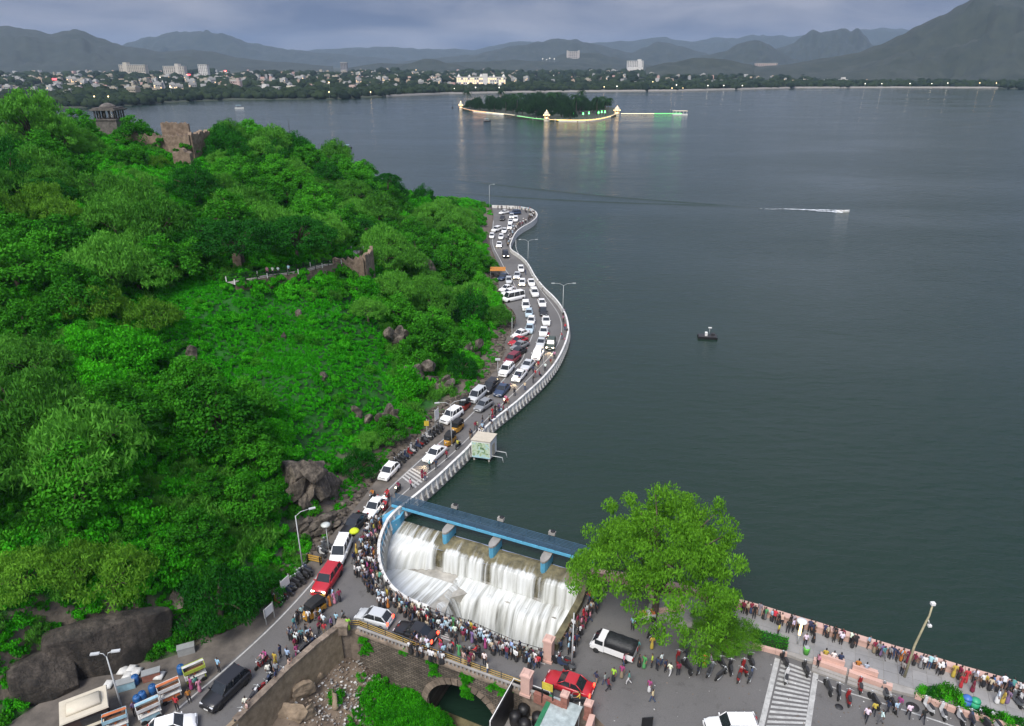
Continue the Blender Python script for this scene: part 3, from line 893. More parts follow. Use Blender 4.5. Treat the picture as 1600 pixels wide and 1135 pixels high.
# ---- lit lamps along the shore and in the town
lm = MB(); lm.tube([(0, 0, -2), (0, 0, 7)], [.22, .14], 5); ME_lp = lm.mesh('pole', M_steel)
def lampmesh(m, r):
    b = MB(); b.lathe([(.1, -r), (r * .8, -r * .5), (r, 0), (r * .8, r * .6), (.1, r)], (0, 0, 7), 8); return b.mesh('lamp_head', m)
ME_lw, ME_lo = lampmesh(M_lamp_white, .75), lampmesh(M_lamp_warm, .75)
lamps = [(1057, 133, 0), (1106, 134, 0), (1131, 134, 0), (1160, 134, 0), (1352, 131, 0), (1378, 131, 0), (1393, 128, 1), (1404, 122, 0), (1422, 131, 0), (1449, 126, 0), (1456, 131, 0), (1481, 130, 0), (1495, 123, 0), (1499, 110, 0), (1531, 130, 1), (1557, 130, 1),
         (514, 129, 1), (292, 117, 1), (352, 112, 1), (147, 151, 1), (169, 151, 1), (221, 150, 1), (266, 136, 0), (250, 121, 0), (848, 94, 0), (854, 95, 0), (859, 93, 0), (866, 94, 0), (710, 139, 0), (731, 130, 1), (743, 137, 0), (780, 137, 0), (650, 110, 1), (605, 143, 0), (579, 144, 1), (514, 144, 1),
         (944, 136, 1), (964, 135, 0), (955, 121, 0), (865, 118, 0), (1050, 138, 1), (1067, 138, 1), (1020, 128, 1), (1200, 126, 0), (1256, 124, 0), (1290, 122, 0)]
for u, v, warm in lamps:
    Y = shore_Y(u) + 6 if v > 128 else shore_Y(u) + (130 - v) * 60
    if 840 < u < 870 and v < 100: Y = 3800
    g = farp(u, v, Y)
    t = thing('street_lamp', ('warm orange' if warm else 'cold white') + ' lit lamp ' + ('at the far left of the town' if u < 330 else 'in the town' if u < 690 else 'on the shore behind the island' if u < 1000 and v > 115 else 'on the hill beyond the palace' if u < 1000 else 'on the shore right of the island' if u < 1300 else 'on the shore below the big mountain'), 'lamp', (g.x, g.y, g.z - 7), 0, 'lit lamps along the far shore')
    k = 1.0 if Y < 2200 else Y / 2200
    t.scale = (k, k, k)
    place(ME_lp, 'pole', t); place(ME_lo if warm else ME_lw, 'lamp_head', t)
for u, v, Y, w in ((85, 124, 1500, 9), (295, 117, 2150, 9), (352, 111, 2300, 7), (1400, 133, 1780, 9)):
    g = farp(u, v, Y)
    t = thing('lit_sign', f'red glowing sign on a roof {"at the right far shore" if u > 1000 else "by the white tower block" if u > 330 else "on the pale apartment block" if u > 200 else "behind the tall tree"}', 'sign', (g.x, g.y, g.z - 2))
    m = MB(); m.box((0, 0, 2), (w, .4, 3.2)); m.build('sign_panel', emit('sign_red', (1, .08, .10), 2.5), t)
    m = MB(); m.box((-w * .4, .4, -3), (.4, .4, 8)); m.box((w * .4, .4, -3), (.4, .4, 8)); m.build('frame', M_black, t)

# ---- island garden
ISL_F = [(716, 171), (735, 175), (760, 178), (790, 181), (805, 184), (830, 187.5), (852, 190), (880, 190.5), (910, 191), (935, 189), (952, 185), (968, 180)]
ISL_B = [(968, 172), (930, 167), (880, 164), (820, 163), (760, 164), (725, 167)]
isl_front = smooth(P(ISL_F, 0.0), 1); isl_back = smooth(P(ISL_B, 0.0), 1)
m = MB(); m.prism(isl_front + isl_back, -2, 1.6)
tag(m.build('island_ground', M_bank), kind='structure')
M_glow = {'orange': emit('strip_orange', (1.0, 0.40, 0.08), 2.4), 'white': emit('strip_white', (1.0, 0.78, 0.45), 1.8), 'green': emit('strip_green', (0.14, 1.0, 0.16), 2.2), 'yellow': emit('strip_yellow', (1.0, 0.62, 0.12), 2.4)}
def lit_wall(pts, colr, label):
    pts = resample(smooth(P(pts, 0.0), 1), step=3.0)
    root = thing('lit_parapet', label, 'parapet', pts[0])
    loc = [p - pts[0] for p in pts]
    m = MB(); m.ribbon([p + Vector((0, -.3, -.5)) for p in loc], [p + Vector((0, -.3, 2.0)) for p in loc]); m.ribbon([p + Vector((0, -.3, 2.0)) for p in loc], [p + Vector((0, .5, 2.0)) for p in loc]); m.build('wall', M_white, root)
    m = MB(); m.ribbon([p + Vector((0, -.42, 1.3)) for p in loc], [p + Vector((0, -.42, 1.75)) for p in loc]); m.build('light_strip', M_glow[colr], root)
    me = None
    for p in loc[::2]:
        if me is None:
            b = MB(); b.box((0, 0, 1.4), (.5, .5, 2.6)); me = b.mesh('post', M_white)
        place(me, 'post', root, p + Vector((0, -.45, 0)))
    return root
lit_wall([(720, 171), (735, 175), (760, 178)], 'orange', 'island parapet glowing orange at its west end')
lit_wall([(760, 178), (785, 180.5), (804, 183)], 'white', 'island parapet glowing white beside the orange stretch')
lit_wall([(808, 184), (830, 187.5), (850, 189.5)], 'green', 'island parapet glowing green west of the middle tower')
lit_wall([(858, 190), (880, 190.5), (910, 191), (935, 189), (952, 185), (962, 181.5)], 'yellow', 'island parapet glowing yellow east of the middle tower')
M_flood = mat('floodlit_plaster', (0.75, 0.66, 0.50), .8)
def pavilion(u, v, s, label):
    g = at(u, v, 0.0)
    t = thing('domed_pavilion', label, 'pavilion', (g.x, g.y + 1.5, 0))
    m = MB(); m.lathe([(2.6 * s, -2), (2.6 * s, 2.2), (2.9 * s, 2.3), (2.9 * s, 2.7)], n=8, smooth=False); m.build('base', M_flood, t)
    for k in range(6):
        a = PI / 3 * k
        m = MB(); m.tube([(2.2 * s * math.cos(a), 2.2 * s * math.sin(a), 2.6), (2.2 * s * math.cos(a), 2.2 * s * math.sin(a), 5.6)], .28 * s, 6); m.build('column', M_flood, t)
    m = MB(); m.lathe([(2.9 * s, 5.5), (3.1 * s, 5.8), (2.6 * s, 6.2), (2.5 * s, 7.2), (1.9 * s, 8.4), (.9 * s, 9.2), (.15, 9.8), (.08, 11)], n=10); m.build('dome', M_flood, t)
    m = MB(); m.lathe([(1.5 * s, 2.9), (1.5 * s, 3.4), (.2, 3.6)], n=8); m.build('floodlight', emit('pavilion_glow', (1, .62, .22), 5), t)
    m = MB()
    for k in range(12):
        a = PI / 6 * k
        m.lathe([(.05, -.2), (.22, 0), (.05, .2)], (3.1 * s * math.cos(a), 3.1 * s * math.sin(a), 5.8), 5)
    m.lathe([(.05, -.3), (.35, 0), (.05, .3)], (0, 0, 9.9), 6)
    m.build('string_lights', emit('string_glow', (1, .70, .32), 10), t)
    return t
pavilion(720, 172.5, .8, 'lit domed pavilion at the west tip of the island')
pavilion(854, 190, 1.0, 'lit domed pavilion in the middle of the island shore')
pavilion(964, 181.5, 1.15, 'lit domed pavilion where the causeway leaves the island')
for i, (u, v) in enumerate([(815, 178), (826, 180), (884, 184), (896, 184), (911, 184), (920, 183), (935, 182), (940, 181), (945, 181)]):
    g = at(u, v, 1.6)
    t = thing('garden_floodlight', 'green garden floodlight under the island palms', 'floodlight', g, 0, 'green floodlights on the island')
    m = MB(); m.tube([(0, 0, 0), (0, 0, 3.2)], .12, 5); m.build('pole', M_steel, t)
    m = MB(); m.lathe([(.7, 3.0), (.55, 3.6), (.05, 5.2)], n=7); m.build('lamp', emit('green_glow', (.12, 1.0, .20), 6), t)
# causeway and its end pavilion
c0, c1 = at(970, 179.5, 0), at(1056, 179.5, 0)
cw = thing('causeway', 'long low lit causeway running from the island to a jetty', 'causeway', c0)
L = (c1 - c0).length
m = MB(); m.box((L / 2, 0, .9), (L, 3, .5)); m.build('deck', M_white, cw)
m = MB(); m.box((L * .3, -1.62, 1.25), (L * .6, .15, .4)); m.build('light_strip', M_glow['white'], cw)
m = MB(); m.box((L * .8, -1.62, 1.25), (L * .4, .15, .35)); m.build('light_strip', M_glow['green'], cw)
for k in range(int(L / 6)):
    m = MB(); m.box((k * 6 + 3, 0, -.6), (.6, 2.2, 3)); m.build('pier', M_conc, cw)
jt = thing('jetty_pavilion', 'small lit flat-roofed jetty pavilion at the causeway end', 'pavilion', at(1062, 180, 0))
m = MB(); m.box((0, 0, .5), (16, 7, 1.4)); m.build('platform', M_white, jt)
for k in range(8):
    m = MB(); m.box((-7 + 2 * k, -2.8 if k % 2 else 2.8, 2.6), (.35, .35, 3)); m.build('column', M_white, jt)
m = MB(); m.box((0, 0, 4.3), (15.5, 7.2, .5)); m.build('roof', M_flood, jt)
m = MB(); m.box((-2, 0, 1.6), (8, 1, .5)); m.build('light_strip', M_glow['green'], jt)

# ---- evening haze over lake and hills
m = MB(); m.box((0, 5900, 207), (18600, 12500, 436))
hz_m = bpy.data.materials.new('haze'); hz_m.use_nodes = True
hn = hz_m.node_tree.nodes; hn.clear()
ho = hn.new('ShaderNodeOutputMaterial'); hv = hn.new('ShaderNodeVolumePrincipled')
hv.inputs['Color'].default_value = (0.55, 0.74, 1.0, 1)
hv.inputs['Density'].default_value = 0.000062
hv.inputs['Anisotropy'].default_value = 0.1
hz_m.node_tree.links.new(hv.outputs[0], ho.inputs['Volume'])
tag(m.build('haze', hz_m), kind='stuff')
# ================================================================== DAM, WALLS, BRIDGE, PROMENADE
def strip(pts, w, z0, z1, name, m, parent=None, closed_ends=True, mi=0, taper=0.0):
    """A wall of width w and height z0..z1 along a polyline (plan)."""
    L, R = off(pts, w / 2), off(pts, -w / 2)
    L2, R2 = off(pts, w / 2 - taper), off(pts, -w / 2 + taper)
    rings = [[(l.x, l.y, z0), (r.x, r.y, z0), (r2.x, r2.y, z1), (l2.x, l2.y, z1)] for l, r, l2, r2 in zip(L, R, L2, R2)]
    b = MB(); b.loft(rings, mi, smooth=False)
    return b.build(name, m, parent)

def posts_along(pts, step, mesh, name, parent, dz=0.0, skip=None):
    for i, p in enumerate(pts_ := resample(pts, step=step)):
        q = pts_[min(i + 1, len(pts_) - 1)] - pts_[max(i - 1, 0)]
        if skip and skip(p): continue
        place(mesh, name, parent, (p.x, p.y, dz), math.atan2(q.y, q.x))

M_wparapet = mat('weathered_white', (0.40, 0.39, 0.355), .7, scale=1.1, detail=10, col2=(0.70, 0.69, 0.66), contrast=(.28, .52))
lakeroot = thing('lake_parapet', 'long winding white parapet between the road and the lake', 'parapet')
near_l = [p for p in wall_lake if p.y < 175]; far_l = [p for p in wall_lake if p.y >= 172]
strip(resample(near_l, step=1.2), .34, 1.82, 2.05, 'coping', M_wparapet, lakeroot)
strip(resample(near_l, step=1.2), .16, .9, 1.82, 'panel_wall', M_wparapet, lakeroot)
strip(resample(near_l, step=1.2), .5, -1.5, .92, 'plinth', M_conc, lakeroot)
strip(resample(far_l, step=2.0), .3, -1.0, 2.05, 'far_wall', M_wparapet, lakeroot)
b = MB()   # buttress: flat upright with a sloped lake face
b.loft([[(-.11, -.5, .45), (.11, -.5, .45), (.11, .02, .45), (-.11, .02, .45)], [(-.11, -.17, 1.83), (.11, -.17, 1.83), (.11, .02, 1.83), (-.11, .02, 1.83)]], smooth=False)
ME_but = b.mesh('buttress', M_wparapet)
b = MB(); b.loft([[(-.11, -.02, .45), (.11, -.02, .45), (.11, .5, .45), (-.11, .5, .45)], [(-.11, -.02, 1.83), (.11, -.02, 1.83), (.11, .17, 1.83), (-.11, .17, 1.83)]], smooth=False)
ME_but2 = b.mesh('buttress', M_wparapet)
posts_along([p for p in near_l if p.y < 168], 1.15, ME_but2, 'buttress', lakeroot)
cvroot = thing('curved_parapet', 'curved white parapet round the top of the waterfall', 'parapet')
cv = resample(wall_curve, step=.6)
strip(cv, .34, 1.82, 2.05, 'coping', M_wparapet, cvroot)
strip(cv, .16, .9, 1.82, 'panel_wall', M_wparapet, cvroot)
posts_along(wall_curve, 1.1, ME_but2, 'buttress', cvroot)

# ---- spillway, in its own frame: a along the crest, b downstream
ex = (crest_e - crest_w); LC = ex.length; ex.normalize()
ey = Vector((ex.y, -ex.x, 0))
def sp(a, b_, z): 
    p = crest_w + ex * a + ey * b_
    return (p.x, p.y, z)
def spl(p):
    d = Vector((p[0], p[1], 0)) - crest_w
    return d.dot(ex), d.dot(ey)
M_weir = mat('wet_stone', (0.045, 0.042, 0.022), .55, col2=(0.22, 0.19, 0.10), scale=.9, bump=.8, bscale=5, detail=9)
M_slab = mat('pale_slab', (0.20, 0.19, 0.165), .75, col2=(0.50, 0.48, 0.43), scale=.55, bump=.5, bscale=3, detail=9)
weir = thing('spillway_weir', 'mossy stepped stone weir under the waterfall', 'weir')
def weir_part(name, prof, a0, a1, m=M_weir, na=30):
    b = MB()
    rows_ = [[Vector(sp(lerp(a0, a1, i / na), q[0] + (random.random() - .5) * .1, q[1] + (random.random() - .5) * .1)) for i in range(na + 1)] for q in prof]
    for r0, r1 in zip(rows_, rows_[1:]):
        b.ribbon(r1, r0)
    return b.build(name, m, weir)
weir_part('sill', [(0, -1.0), (0, -.06), (.5, -.05), (1.4, -.35), (2.3, -.75)], -.3, LC + .2)
weir_part('upper_face', [(2.3, -.75), (2.4, -3.4)], -.5, LC + .2)
south = lambda a: max(spl(p)[1] for p in basin_s)
# ledge: narrow on the east, a wide slab on the west
ledge = [(LC + .2, 2.3), (LC + .2, 4.6), (17, 4.5), (12.5, 4.8), (10.8, 6.5), (11.5, 9.5), (12.5, 13), (10, 16.5), (4, 16.5), (-1.5, 14), (-4.5, 9), (-4.5, 2.3)]
b = MB(); b.prism([sp(*q, 0) for q in ledge], -8, -3.3); b.build('ledge', M_slab, weir)
b = MB(); b.prism([sp(*q, 0) for q in [(-6, 1), (LC + 2, 1), (LC + 2, 18), (-6, 19)]], -9, -7.6); b.build('basin_floor', M_weir, weir)
for k in range(5):
    b = MB(); b.prism([sp(*q, 0) for q in [(10.6 + k * .55, 10.6), (12.6 + k * .5, 10.2), (13.2 + k * .5, 13.6), (10.9 + k * .55, 14.2)]], -8, -3.5 - k * .62); b.build('step', M_slab, weir)
strip([Vector((p.x, p.y, 0)) for p in basin_e], .7, -8, 1.75, 'side_wall', M_weir, weir)
M_blue = mat('blue_paint', (0.10, 0.37, 0.56), .6, var=.14, scale=1.2, detail=7)
M_bluegrey = mat('blue_grey_paint', (0.045, 0.095, 0.15), .5, var=.2, scale=1.0)
# blue inner lining of the west wall
cin = off(wall_curve, .22) if spl(off(wall_curve, .22)[8])[0] > spl(wall_curve[8])[0] else off(wall_curve, -.22)
cin = resample(cin, n=40)
lroot = thing('abutment', 'blue painted abutment wall at the west end of the waterfall', 'abutment')
b = MB(); nn = 22
b.ribbon([Vector((p.x, p.y, 1.0 - .9 * (i / nn) ** 2)) for i, p in enumerate(cin[:nn])][::-1], [Vector((p.x, p.y, 1.65)) for p in cin[:nn]][::-1])
b.build('lining', M_blue, lroot)
b = MB(); b.prism([sp(*q, 0) for q in [(-.9, -.3), (.5, -.3), (.75, 1.0), (.4, 2.6), (-.4, 3.2), (-1.6, 2.2)]], -3, 1.2); b.build('block', M_blue, lroot)
b = MB()
wv = off(wall_curve, .30) if cin[0] == cin[0] and spl(off(wall_curve, .3)[8])[0] > spl(wall_curve[8])[0] else off(wall_curve, -.30)
wv = resample(wv, n=40)
b.ribbon([Vector((p.x, p.y, -8)) for p in wv][::-1], [Vector((p.x, p.y, 1.0 - .9 * min(1, (i / nn)) ** 2)) for i, p in enumerate(wv)][::-1])
b.build('lower_wall', M_slab, lroot)
# piers
def pier(a, label):
    t = thing('spillway_pier', label, 'pier')
    plan = [(-.48, -.6), (.48, -.6), (.5, .4), (.43, 1.0), (.28, 1.4), (0, 1.6), (-.28, 1.4), (-.43, 1.0), (-.5, .4)]
    b = MB(); b.loft([[sp(a + x, y * 1.0, z) for x, y in plan[::-1]] for z in (-1.4, 1.05)], smooth=False); b.build('shaft', M_blue, t)
    b = MB(); b.loft([[sp(a + x * 1.06, y * 1.04, z) for x, y in plan[::-1]] for z in (1.05, 1.28)], smooth=False); b.build('cap', M_conc, t)
    return t
def crest_a(u, v):
    return spl(at(u, v, .4))[0]
for (u, v), w in zip(((697, 838), (769, 860), (848, 886)), ('first blue pier from the curved parapet', 'middle blue pier under the footbridge', 'blue pier nearest the big tree')):
    pier(crest_a(u, v), w + ', rounded downstream nose')
# footbridge
fb = thing('footbridge', 'narrow blue steel footbridge with railings along the weir crest', 'footbridge')
f0, f1 = -1.2, LC + .8
def fbox(a0, a1, b0, b1, z0, z1, name, m):
    q = MB(); q.loft([[sp(a0, b0, z0), sp(a1, b0, z0), sp(a1, b1, z0), sp(a0, b1, z0)], [sp(a0, b0, z1), sp(a1, b0, z1), sp(a1, b1, z1), sp(a0, b1, z1)]], smooth=False)
    return q.build(name, m, fb)
fbox(f0, f1, -1.05, -.2, 1.75, 1.86, 'deck', M_bluegrey)
fbox(f0, f1, -.2, -.06, 1.52, 1.84, 'girder', M_blue)
fbox(f0, f1, -1.15, -1.05, 1.42, 1.84, 'girder', M_bluegrey)
for bb in (-.12, -1.10):
    for k in range(5):
        fbox(f0, f1, bb - .03, bb + .03, 2.02 + k * .2, 2.11 + k * .2, 'rail', M_bluegrey)
    q = MB(); q.box((0, 0, .5), (.07, .07, 1.1)); mp = q.mesh('post', M_bluegrey)
    for k in range(int((f1 - f0) / 2) + 1):
        place(mp, 'post', fb, sp(f0 + .05 + k * 2, bb, 1.9), math.atan2(ex.y, ex.x))
for k, (u, v) in enumerate(((697, 838), (769, 860), (848, 886))):
    a = crest_a(u, v)
    t = thing('gate_hoist', ('hoist gear on the footbridge above the first pier', 'hoist gear on the footbridge above the middle pier', 'hoist gear on the footbridge nearest the big tree')[k], 'hoist', sp(a, -1.35, 1.86), math.atan2(ex.y, ex.x))
    q = MB(); q.box((-.3, 0, .6), (.12, .12, 1.2)); q.box((.3, 0, .6), (.12, .12, 1.2)); q.build('frame', M_black, t)
    q = MB(); q.box((0, 0, 1.35), (.8, .45, .4)); q.build('gearbox', M_conc, t)
    q = MB(); q.lathe([(.28, 0), (.28, .06), (.05, .08)], (.1, 0, 1.6), 10); q.build('handwheel', M_black, t)

# ---- falling water
def foam_mat():
    m, n, l, b = principled('falling_water')
    uv = n.new('ShaderNodeUVMap')
    mp = n.new('ShaderNodeMapping'); mp.inputs['Scale'].default_value = (2.0, .14, 1)
    l.new(uv.outputs[0], mp.inputs['Vector'])
    t = n.new('ShaderNodeTexNoise'); t.inputs['Scale'].default_value = 1.0; t.inputs['Detail'].default_value = 4; t.inputs['Roughness'].default_value = .55
    l.new(mp.outputs[0], t.inputs['Vector'])
    at_ = n.new('ShaderNodeAttribute'); at_.attribute_name = 'cover'
    ad = n.new('ShaderNodeMath'); ad.operation = 'ADD'; l.new(t.outputs['Fac'], ad.inputs[0]); l.new(at_.outputs['Fac'], ad.inputs[1])
    mr = n.new('ShaderNodeMapRange'); mr.interpolation_type = 'SMOOTHSTEP'; mr.inputs['From Min'].default_value = .58; mr.inputs['From Max'].default_value = 1.10
    l.new(ad.outputs[0], mr.inputs['Value'])
    rp = n.new('ShaderNodeValToRGB'); rp.color_ramp.elements[0].position = .3; rp.color_ramp.elements[1].position = .75
    rp.color_ramp.elements[0].color = (.46, .47, .43, 1); rp.color_ramp.elements[1].color = (.78, .81, .82, 1)
    l.new(t.outputs['Fac'], rp.inputs[0]); l.new(rp.outputs[0], b.inputs['Base Color'])
    b.inputs['Roughness'].default_value = .45
    b.inputs['Subsurface Weight'].default_value = 0.0
    tr = n.new('ShaderNodeBsdfTransparent'); mx = n.new('ShaderNodeMixShader')
    l.new(mr.outputs[0], mx.inputs[0]); l.new(tr.outputs[0], mx.inputs[1]); l.new(b.outputs[0], mx.inputs[2])
    l.new(mx.outputs[0], n['Material Output'].inputs['Surface'])
    return m
M_foam = foam_mat()
def water_sheet(name, path_fn, na, nb, a0, a1, cover_fn, label):
    """path_fn(a, t) gives (a, b, z); t runs down the flow."""
    Vv, UV, CV = [], [], []
    for j in range(nb + 1):
        for i in range(na + 1):
            a, t = lerp(a0, a1, i / na), j / nb
            q = path_fn(a, t)
            Vv.append(sp(*q)); UV.append((a, (q[1] - q[2]) * .9)); CV.append(cover_fn(a, t))
    Ff = [(j * (na + 1) + i, (j + 1) * (na + 1) + i, (j + 1) * (na + 1) + i + 1, j * (na + 1) + i + 1) for j in range(nb) for i in range(na)]
    me = np_mesh(name, np.array(Vv), np.array(Ff), M_foam, smooth=True)
    lay = me.uv_layers.new(name='UVMap')
    vi = np.empty(len(me.loops), dtype=np.int32); me.loops.foreach_get('vertex_index', vi)
    lay.data.foreach_set('uv', np.array(UV, dtype=np.float32)[vi].ravel())
    at_ = me.attributes.new('cover', 'FLOAT', 'POINT'); at_.data.foreach_set('value', np.array(CV, dtype=np.float32))
    o = place(me, name)
    return tag(o, label, 'waterfall', kind='stuff')
n1 = lambda x, s=0.0: mnoise.noise((x, s, .5))
piers_a = [crest_a(u, v) for u, v in ((697, 838), (769, 860), (848, 886))]
def pier_gap(a):
    return min([1.0] + [min(1, max(0, (abs(a - pa) - .3) / .5)) for pa in piers_a])
def upper(a, t):
    west = max(0, 1 - max(0, a) / 7.0)                       # the west bay runs down a slope, the others drop
    if t < .3:
        k = t / .3; return (a, 0.1 + 2.3 * k + .15 * n1(a * 2, 1), .04 - .04 * k - .75 * k * k + .05)
    k = (t - .3) / .7
    return (a + west * -1.2 * k, 2.4 + (0.55 + west * 3.6 + .25 * n1(a * 3, 2)) * k ** .6, -.66 - 2.6 * k ** 1.5)
water_sheet('cascade', upper, 240, 26, -.2, LC, lambda a, t: (.34 * min(1, t / .5) + .24 + (.25 if a < 6 else 0)) * (.35 + .65 * pier_gap(a)) + .05 * n1(a * .7, 4) - (.28 if t < .25 else 0), 'upper fall of white water dropping from the weir crest')
def lower(a, t):
    bulge = .9 * n1(a * .45, 7) + .5 * n1(a * 1.1, 9)
    e0 = 2.95; e1 = 4.7 + bulge
    if t < .3: return (a, lerp(e0, e1, t / .3), -3.12 - .12 * (t / .3) ** 2 + .18 * n1(a * .9, t * 4))
    k = (t - .3) / .7
    return (a, e1 + 2.0 * k ** .6 + .3 * n1(a * 1.8, 3) * k, -3.25 - 4.2 * k ** 1.45)
water_sheet('cascade', lower, 220, 26, 10.2, LC - .1, lambda a, t: .54 + .10 * n1(a * .8, t * 2) - .12 * max(0, n1(a * .35, 11)), 'lower fall of white water spilling off the ledge into the basin')
def fan(a, t):
    # turns off the slab edge and fans down to the basin
    s = a; x0, y0 = 9.2 + .3 * s * .4, 3.0 + s * 1.15
    k = t
    return (x0 + (.6 + 2.8 * k ** .7) + .5 * n1(s * 1.2, 5), y0 + 1.2 * k, -3.1 - 4.3 * k ** 1.6)
water_sheet('cascade', fan, 90, 18, 0, 6.0, lambda a, t: .47 - .05 * a + .1 * n1(a, t), 'fan of white water sliding off the slab edge')
def slabw(a, t):
    b_ = lerp(4.4, 15.6, t)
    return (a - .12 * b_, b_, -3.24 + .05 * n1(a * 1.3, b_ * .5))
water_sheet('cascade', slabw, 90, 50, -5.0, 10.5, lambda a, t: .86 - .38 * t - .30 * max(0, (a + .5) / 10) + .16 * n1(a * .35, t * 5) + .1 * n1(a * .9, t * 9), 'thin white water spreading over the pale slab')
def pool(a, t):
    b_ = lerp(5.6, 11.5, t)
    return (a, b_, -7.35 + .35 * max(0, 1 - t * 2) * (1 + n1(a * .6, t * 4)) + .1 * n1(a * 1.2, t * 9))
water_sheet('cascade', pool, 90, 40, 9.5, LC + .6, lambda a, t: .74 - .26 * t + .12 * n1(a * .5, t * 5), 'churning white pool at the foot of the waterfall')
m = MB(); m.prism([sp(*q, 0) for q in [(9.0, 2.6), (LC + 1, 2.6), (LC + 1, 17), (9, 17)]], -7.58, -7.45); tag(m.build('basin_water', M_water), kind='structure')

# railing along the road side of the basin
M_railgrey = mat('grey_rail', (0.10, 0.10, 0.10), .6)
M_yellow = mat('yellow_rail', (0.45, 0.30, 0.07), .6, var=.2)
def railing(pts, label, zs, rmats, step=2.0, h=1.0, z0=ROAD_Z, pm=None):
    t = thing('railing', label, 'railing')
    q = MB(); q.box((0, 0, h / 2), (.08, .08, h)); mp = q.mesh('post', pm or M_railgrey)
    posts_along(pts, step, mp, 'post', t, z0)
    for z, mm in zip(zs, rmats):
        q = MB(); q.tube([(p.x, p.y, z0 + z) for p in resample(pts, step=1.0)], .035, 5); q.build('rail', mm, t)
    return t
railing(basin_s, 'grey railing on the low wall between road and waterfall basin', (.5, .95), (M_railgrey, M_railgrey))
bw = thing('basin_wall', 'low pale wall between the road and the waterfall basin', 'wall')
strip(basin_s, .4, .9, 1.45, 'wall', M_slab, bw)
railing(off(rim_b, .35), 'black and yellow railing along the arch bridge', (.25, .5, .75, 1.0), (M_yellow, M_yellow, M_yellow, M_railgrey), 2.2, 1.05)

# ---- arch bridge
def stone_mat():
    m, n, l, b = principled('rubble_masonry')
    uv = n.new('ShaderNodeTexCoord')
    br = n.new('ShaderNodeTexBrick'); br.inputs['Scale'].default_value = 1.0
    br.inputs['Brick Width'].default_value = .55; br.inputs['Row Height'].default_value = .22; br.inputs['Mortar Size'].default_value = .03; br.inputs['Bias'].default_value = -.2
    br.inputs['Color1'].default_value = (.10, .08, .06, 1); br.inputs['Color2'].default_value = (.20, .165, .13, 1); br.inputs['Mortar'].default_value = (.045, .04, .034, 1)
    ns = n.new('ShaderNodeTexNoise'); ns.inputs['Scale'].default_value = 1.6; ns.inputs['Detail'].default_value = 5
    l.new(uv.outputs['Object'], ns.inputs['Vector'])
    mv = n.new('ShaderNodeMix'); mv.data_type = 'VECTOR'; mv.inputs['Factor'].default_value = .10
    sw = n.new('ShaderNodeSeparateXYZ'); cb = n.new('ShaderNodeCombineXYZ')
    l.new(uv.outputs['Object'], sw.inputs[0]); l.new(sw.outputs['X'], cb.inputs['X']); l.new(sw.outputs['Z'], cb.inputs['Y'])
    l.new(cb.outputs[0], mv.inputs['A']); l.new(ns.outputs['Color'], mv.inputs['B']); l.new(mv.outputs['Result'], br.inputs['Vector'])
    big = n.new('ShaderNodeTexNoise'); big.inputs['Scale'].default_value = .5; big.inputs['Detail'].default_value = 6; l.new(uv.outputs['Object'], big.inputs['Vector'])
    mr = n.new('ShaderNodeMapRange'); mr.inputs['From Min'].default_value = .3; mr.inputs['From Max'].default_value = .7; mr.inputs['To Min'].default_value = .55; mr.inputs['To Max'].default_value = 1.35; l.new(big.outputs['Fac'], mr.inputs['Value'])
    vm = n.new('ShaderNodeVectorMath'); vm.operation = 'SCALE'; l.new(br.outputs['Color'], vm.inputs[0]); l.new(mr.outputs[0], vm.inputs['Scale'])
    l.new(vm.outputs[0], b.inputs['Base Color']); b.inputs['Roughness'].default_value = .92
    bp = n.new('ShaderNodeBump'); bp.inputs['Strength'].default_value = 1; bp.inputs['Distance'].default_value = .06; l.new(br.outputs['Fac'], bp.inputs['Height']); bp.invert = True
    l.new(bp.outputs[0], b.inputs['Normal'])
    return m
M_rubble = stone_mat()
br0, br1 = rim_b[2].copy(), rim_b[6].copy()
bx_ = (br1 - br0); LB = bx_.length; bang = math.atan2(bx_.y, bx_.x)
bridge = thing('arch_bridge', 'old stone arch bridge carrying the road past the waterfall', 'bridge', (br0.x, br0.y, ROAD_Z), bang)
AC, AR, ASP = LB * .60, 3.9, -6.2        # arch centre along the wall, radius, springing height (below the road)
m = MB(); cols = 60
for i in range(cols):
    x0, x1 = lerp(-2.5, LB + 3, i / cols), lerp(-2.5, LB + 3, (i + 1) / cols)
    def zb(x):
        d = abs(x - AC)
        return -10.5 if d >= AR else ASP + math.sqrt(AR * AR - d * d)
    z0, z1 = zb(x0), zb(x1)
    if (z0 < -10) != (z1 < -10):
        z0 = z1 = min(z0, z1)
    for k in range(6):
        f0_, f1_ = k / 6, (k + 1) / 6
        m.add([(x0, -.02, lerp(z0, -.12, f0_)), (x1, -.02, lerp(z1, -.12, f0_)), (x1, -.02, lerp(z1, -.12, f1_)), (x0, -.02, lerp(z0, -.12, f1_))], [(0, 1, 2, 3)])
m.build('spandrel_wall', M_rubble, bridge)
m = MB(); ring0, ring1 = [], []
for k in range(25):
    an = PI * k / 24
    ring0.append(Vector((AC - AR * math.cos(an), 0, ASP + AR * math.sin(an)))); ring1.append(ring0[-1] + Vector((0, 5.2, 0)))
ring0 = [Vector((AC - AR, 0, -10.5))] + ring0 + [Vector((AC + AR, 0, -10.5))]; ring1 = [p + Vector((0, 5.2, 0)) for p in ring0]
m.ribbon(ring0, ring1, 0, True)
m.build('arch_barrel', M_rubble, bridge)
m = MB(); m.add([(AC - AR - 1, 5.2, -10.5), (AC + AR + 1, 5.2, -10.5), (AC + AR + 1, 5.2, -1), (AC - AR - 1, 5.2, -1)], [(3, 2, 1, 0)]); m.build('back_wall', M_rubble, bridge)
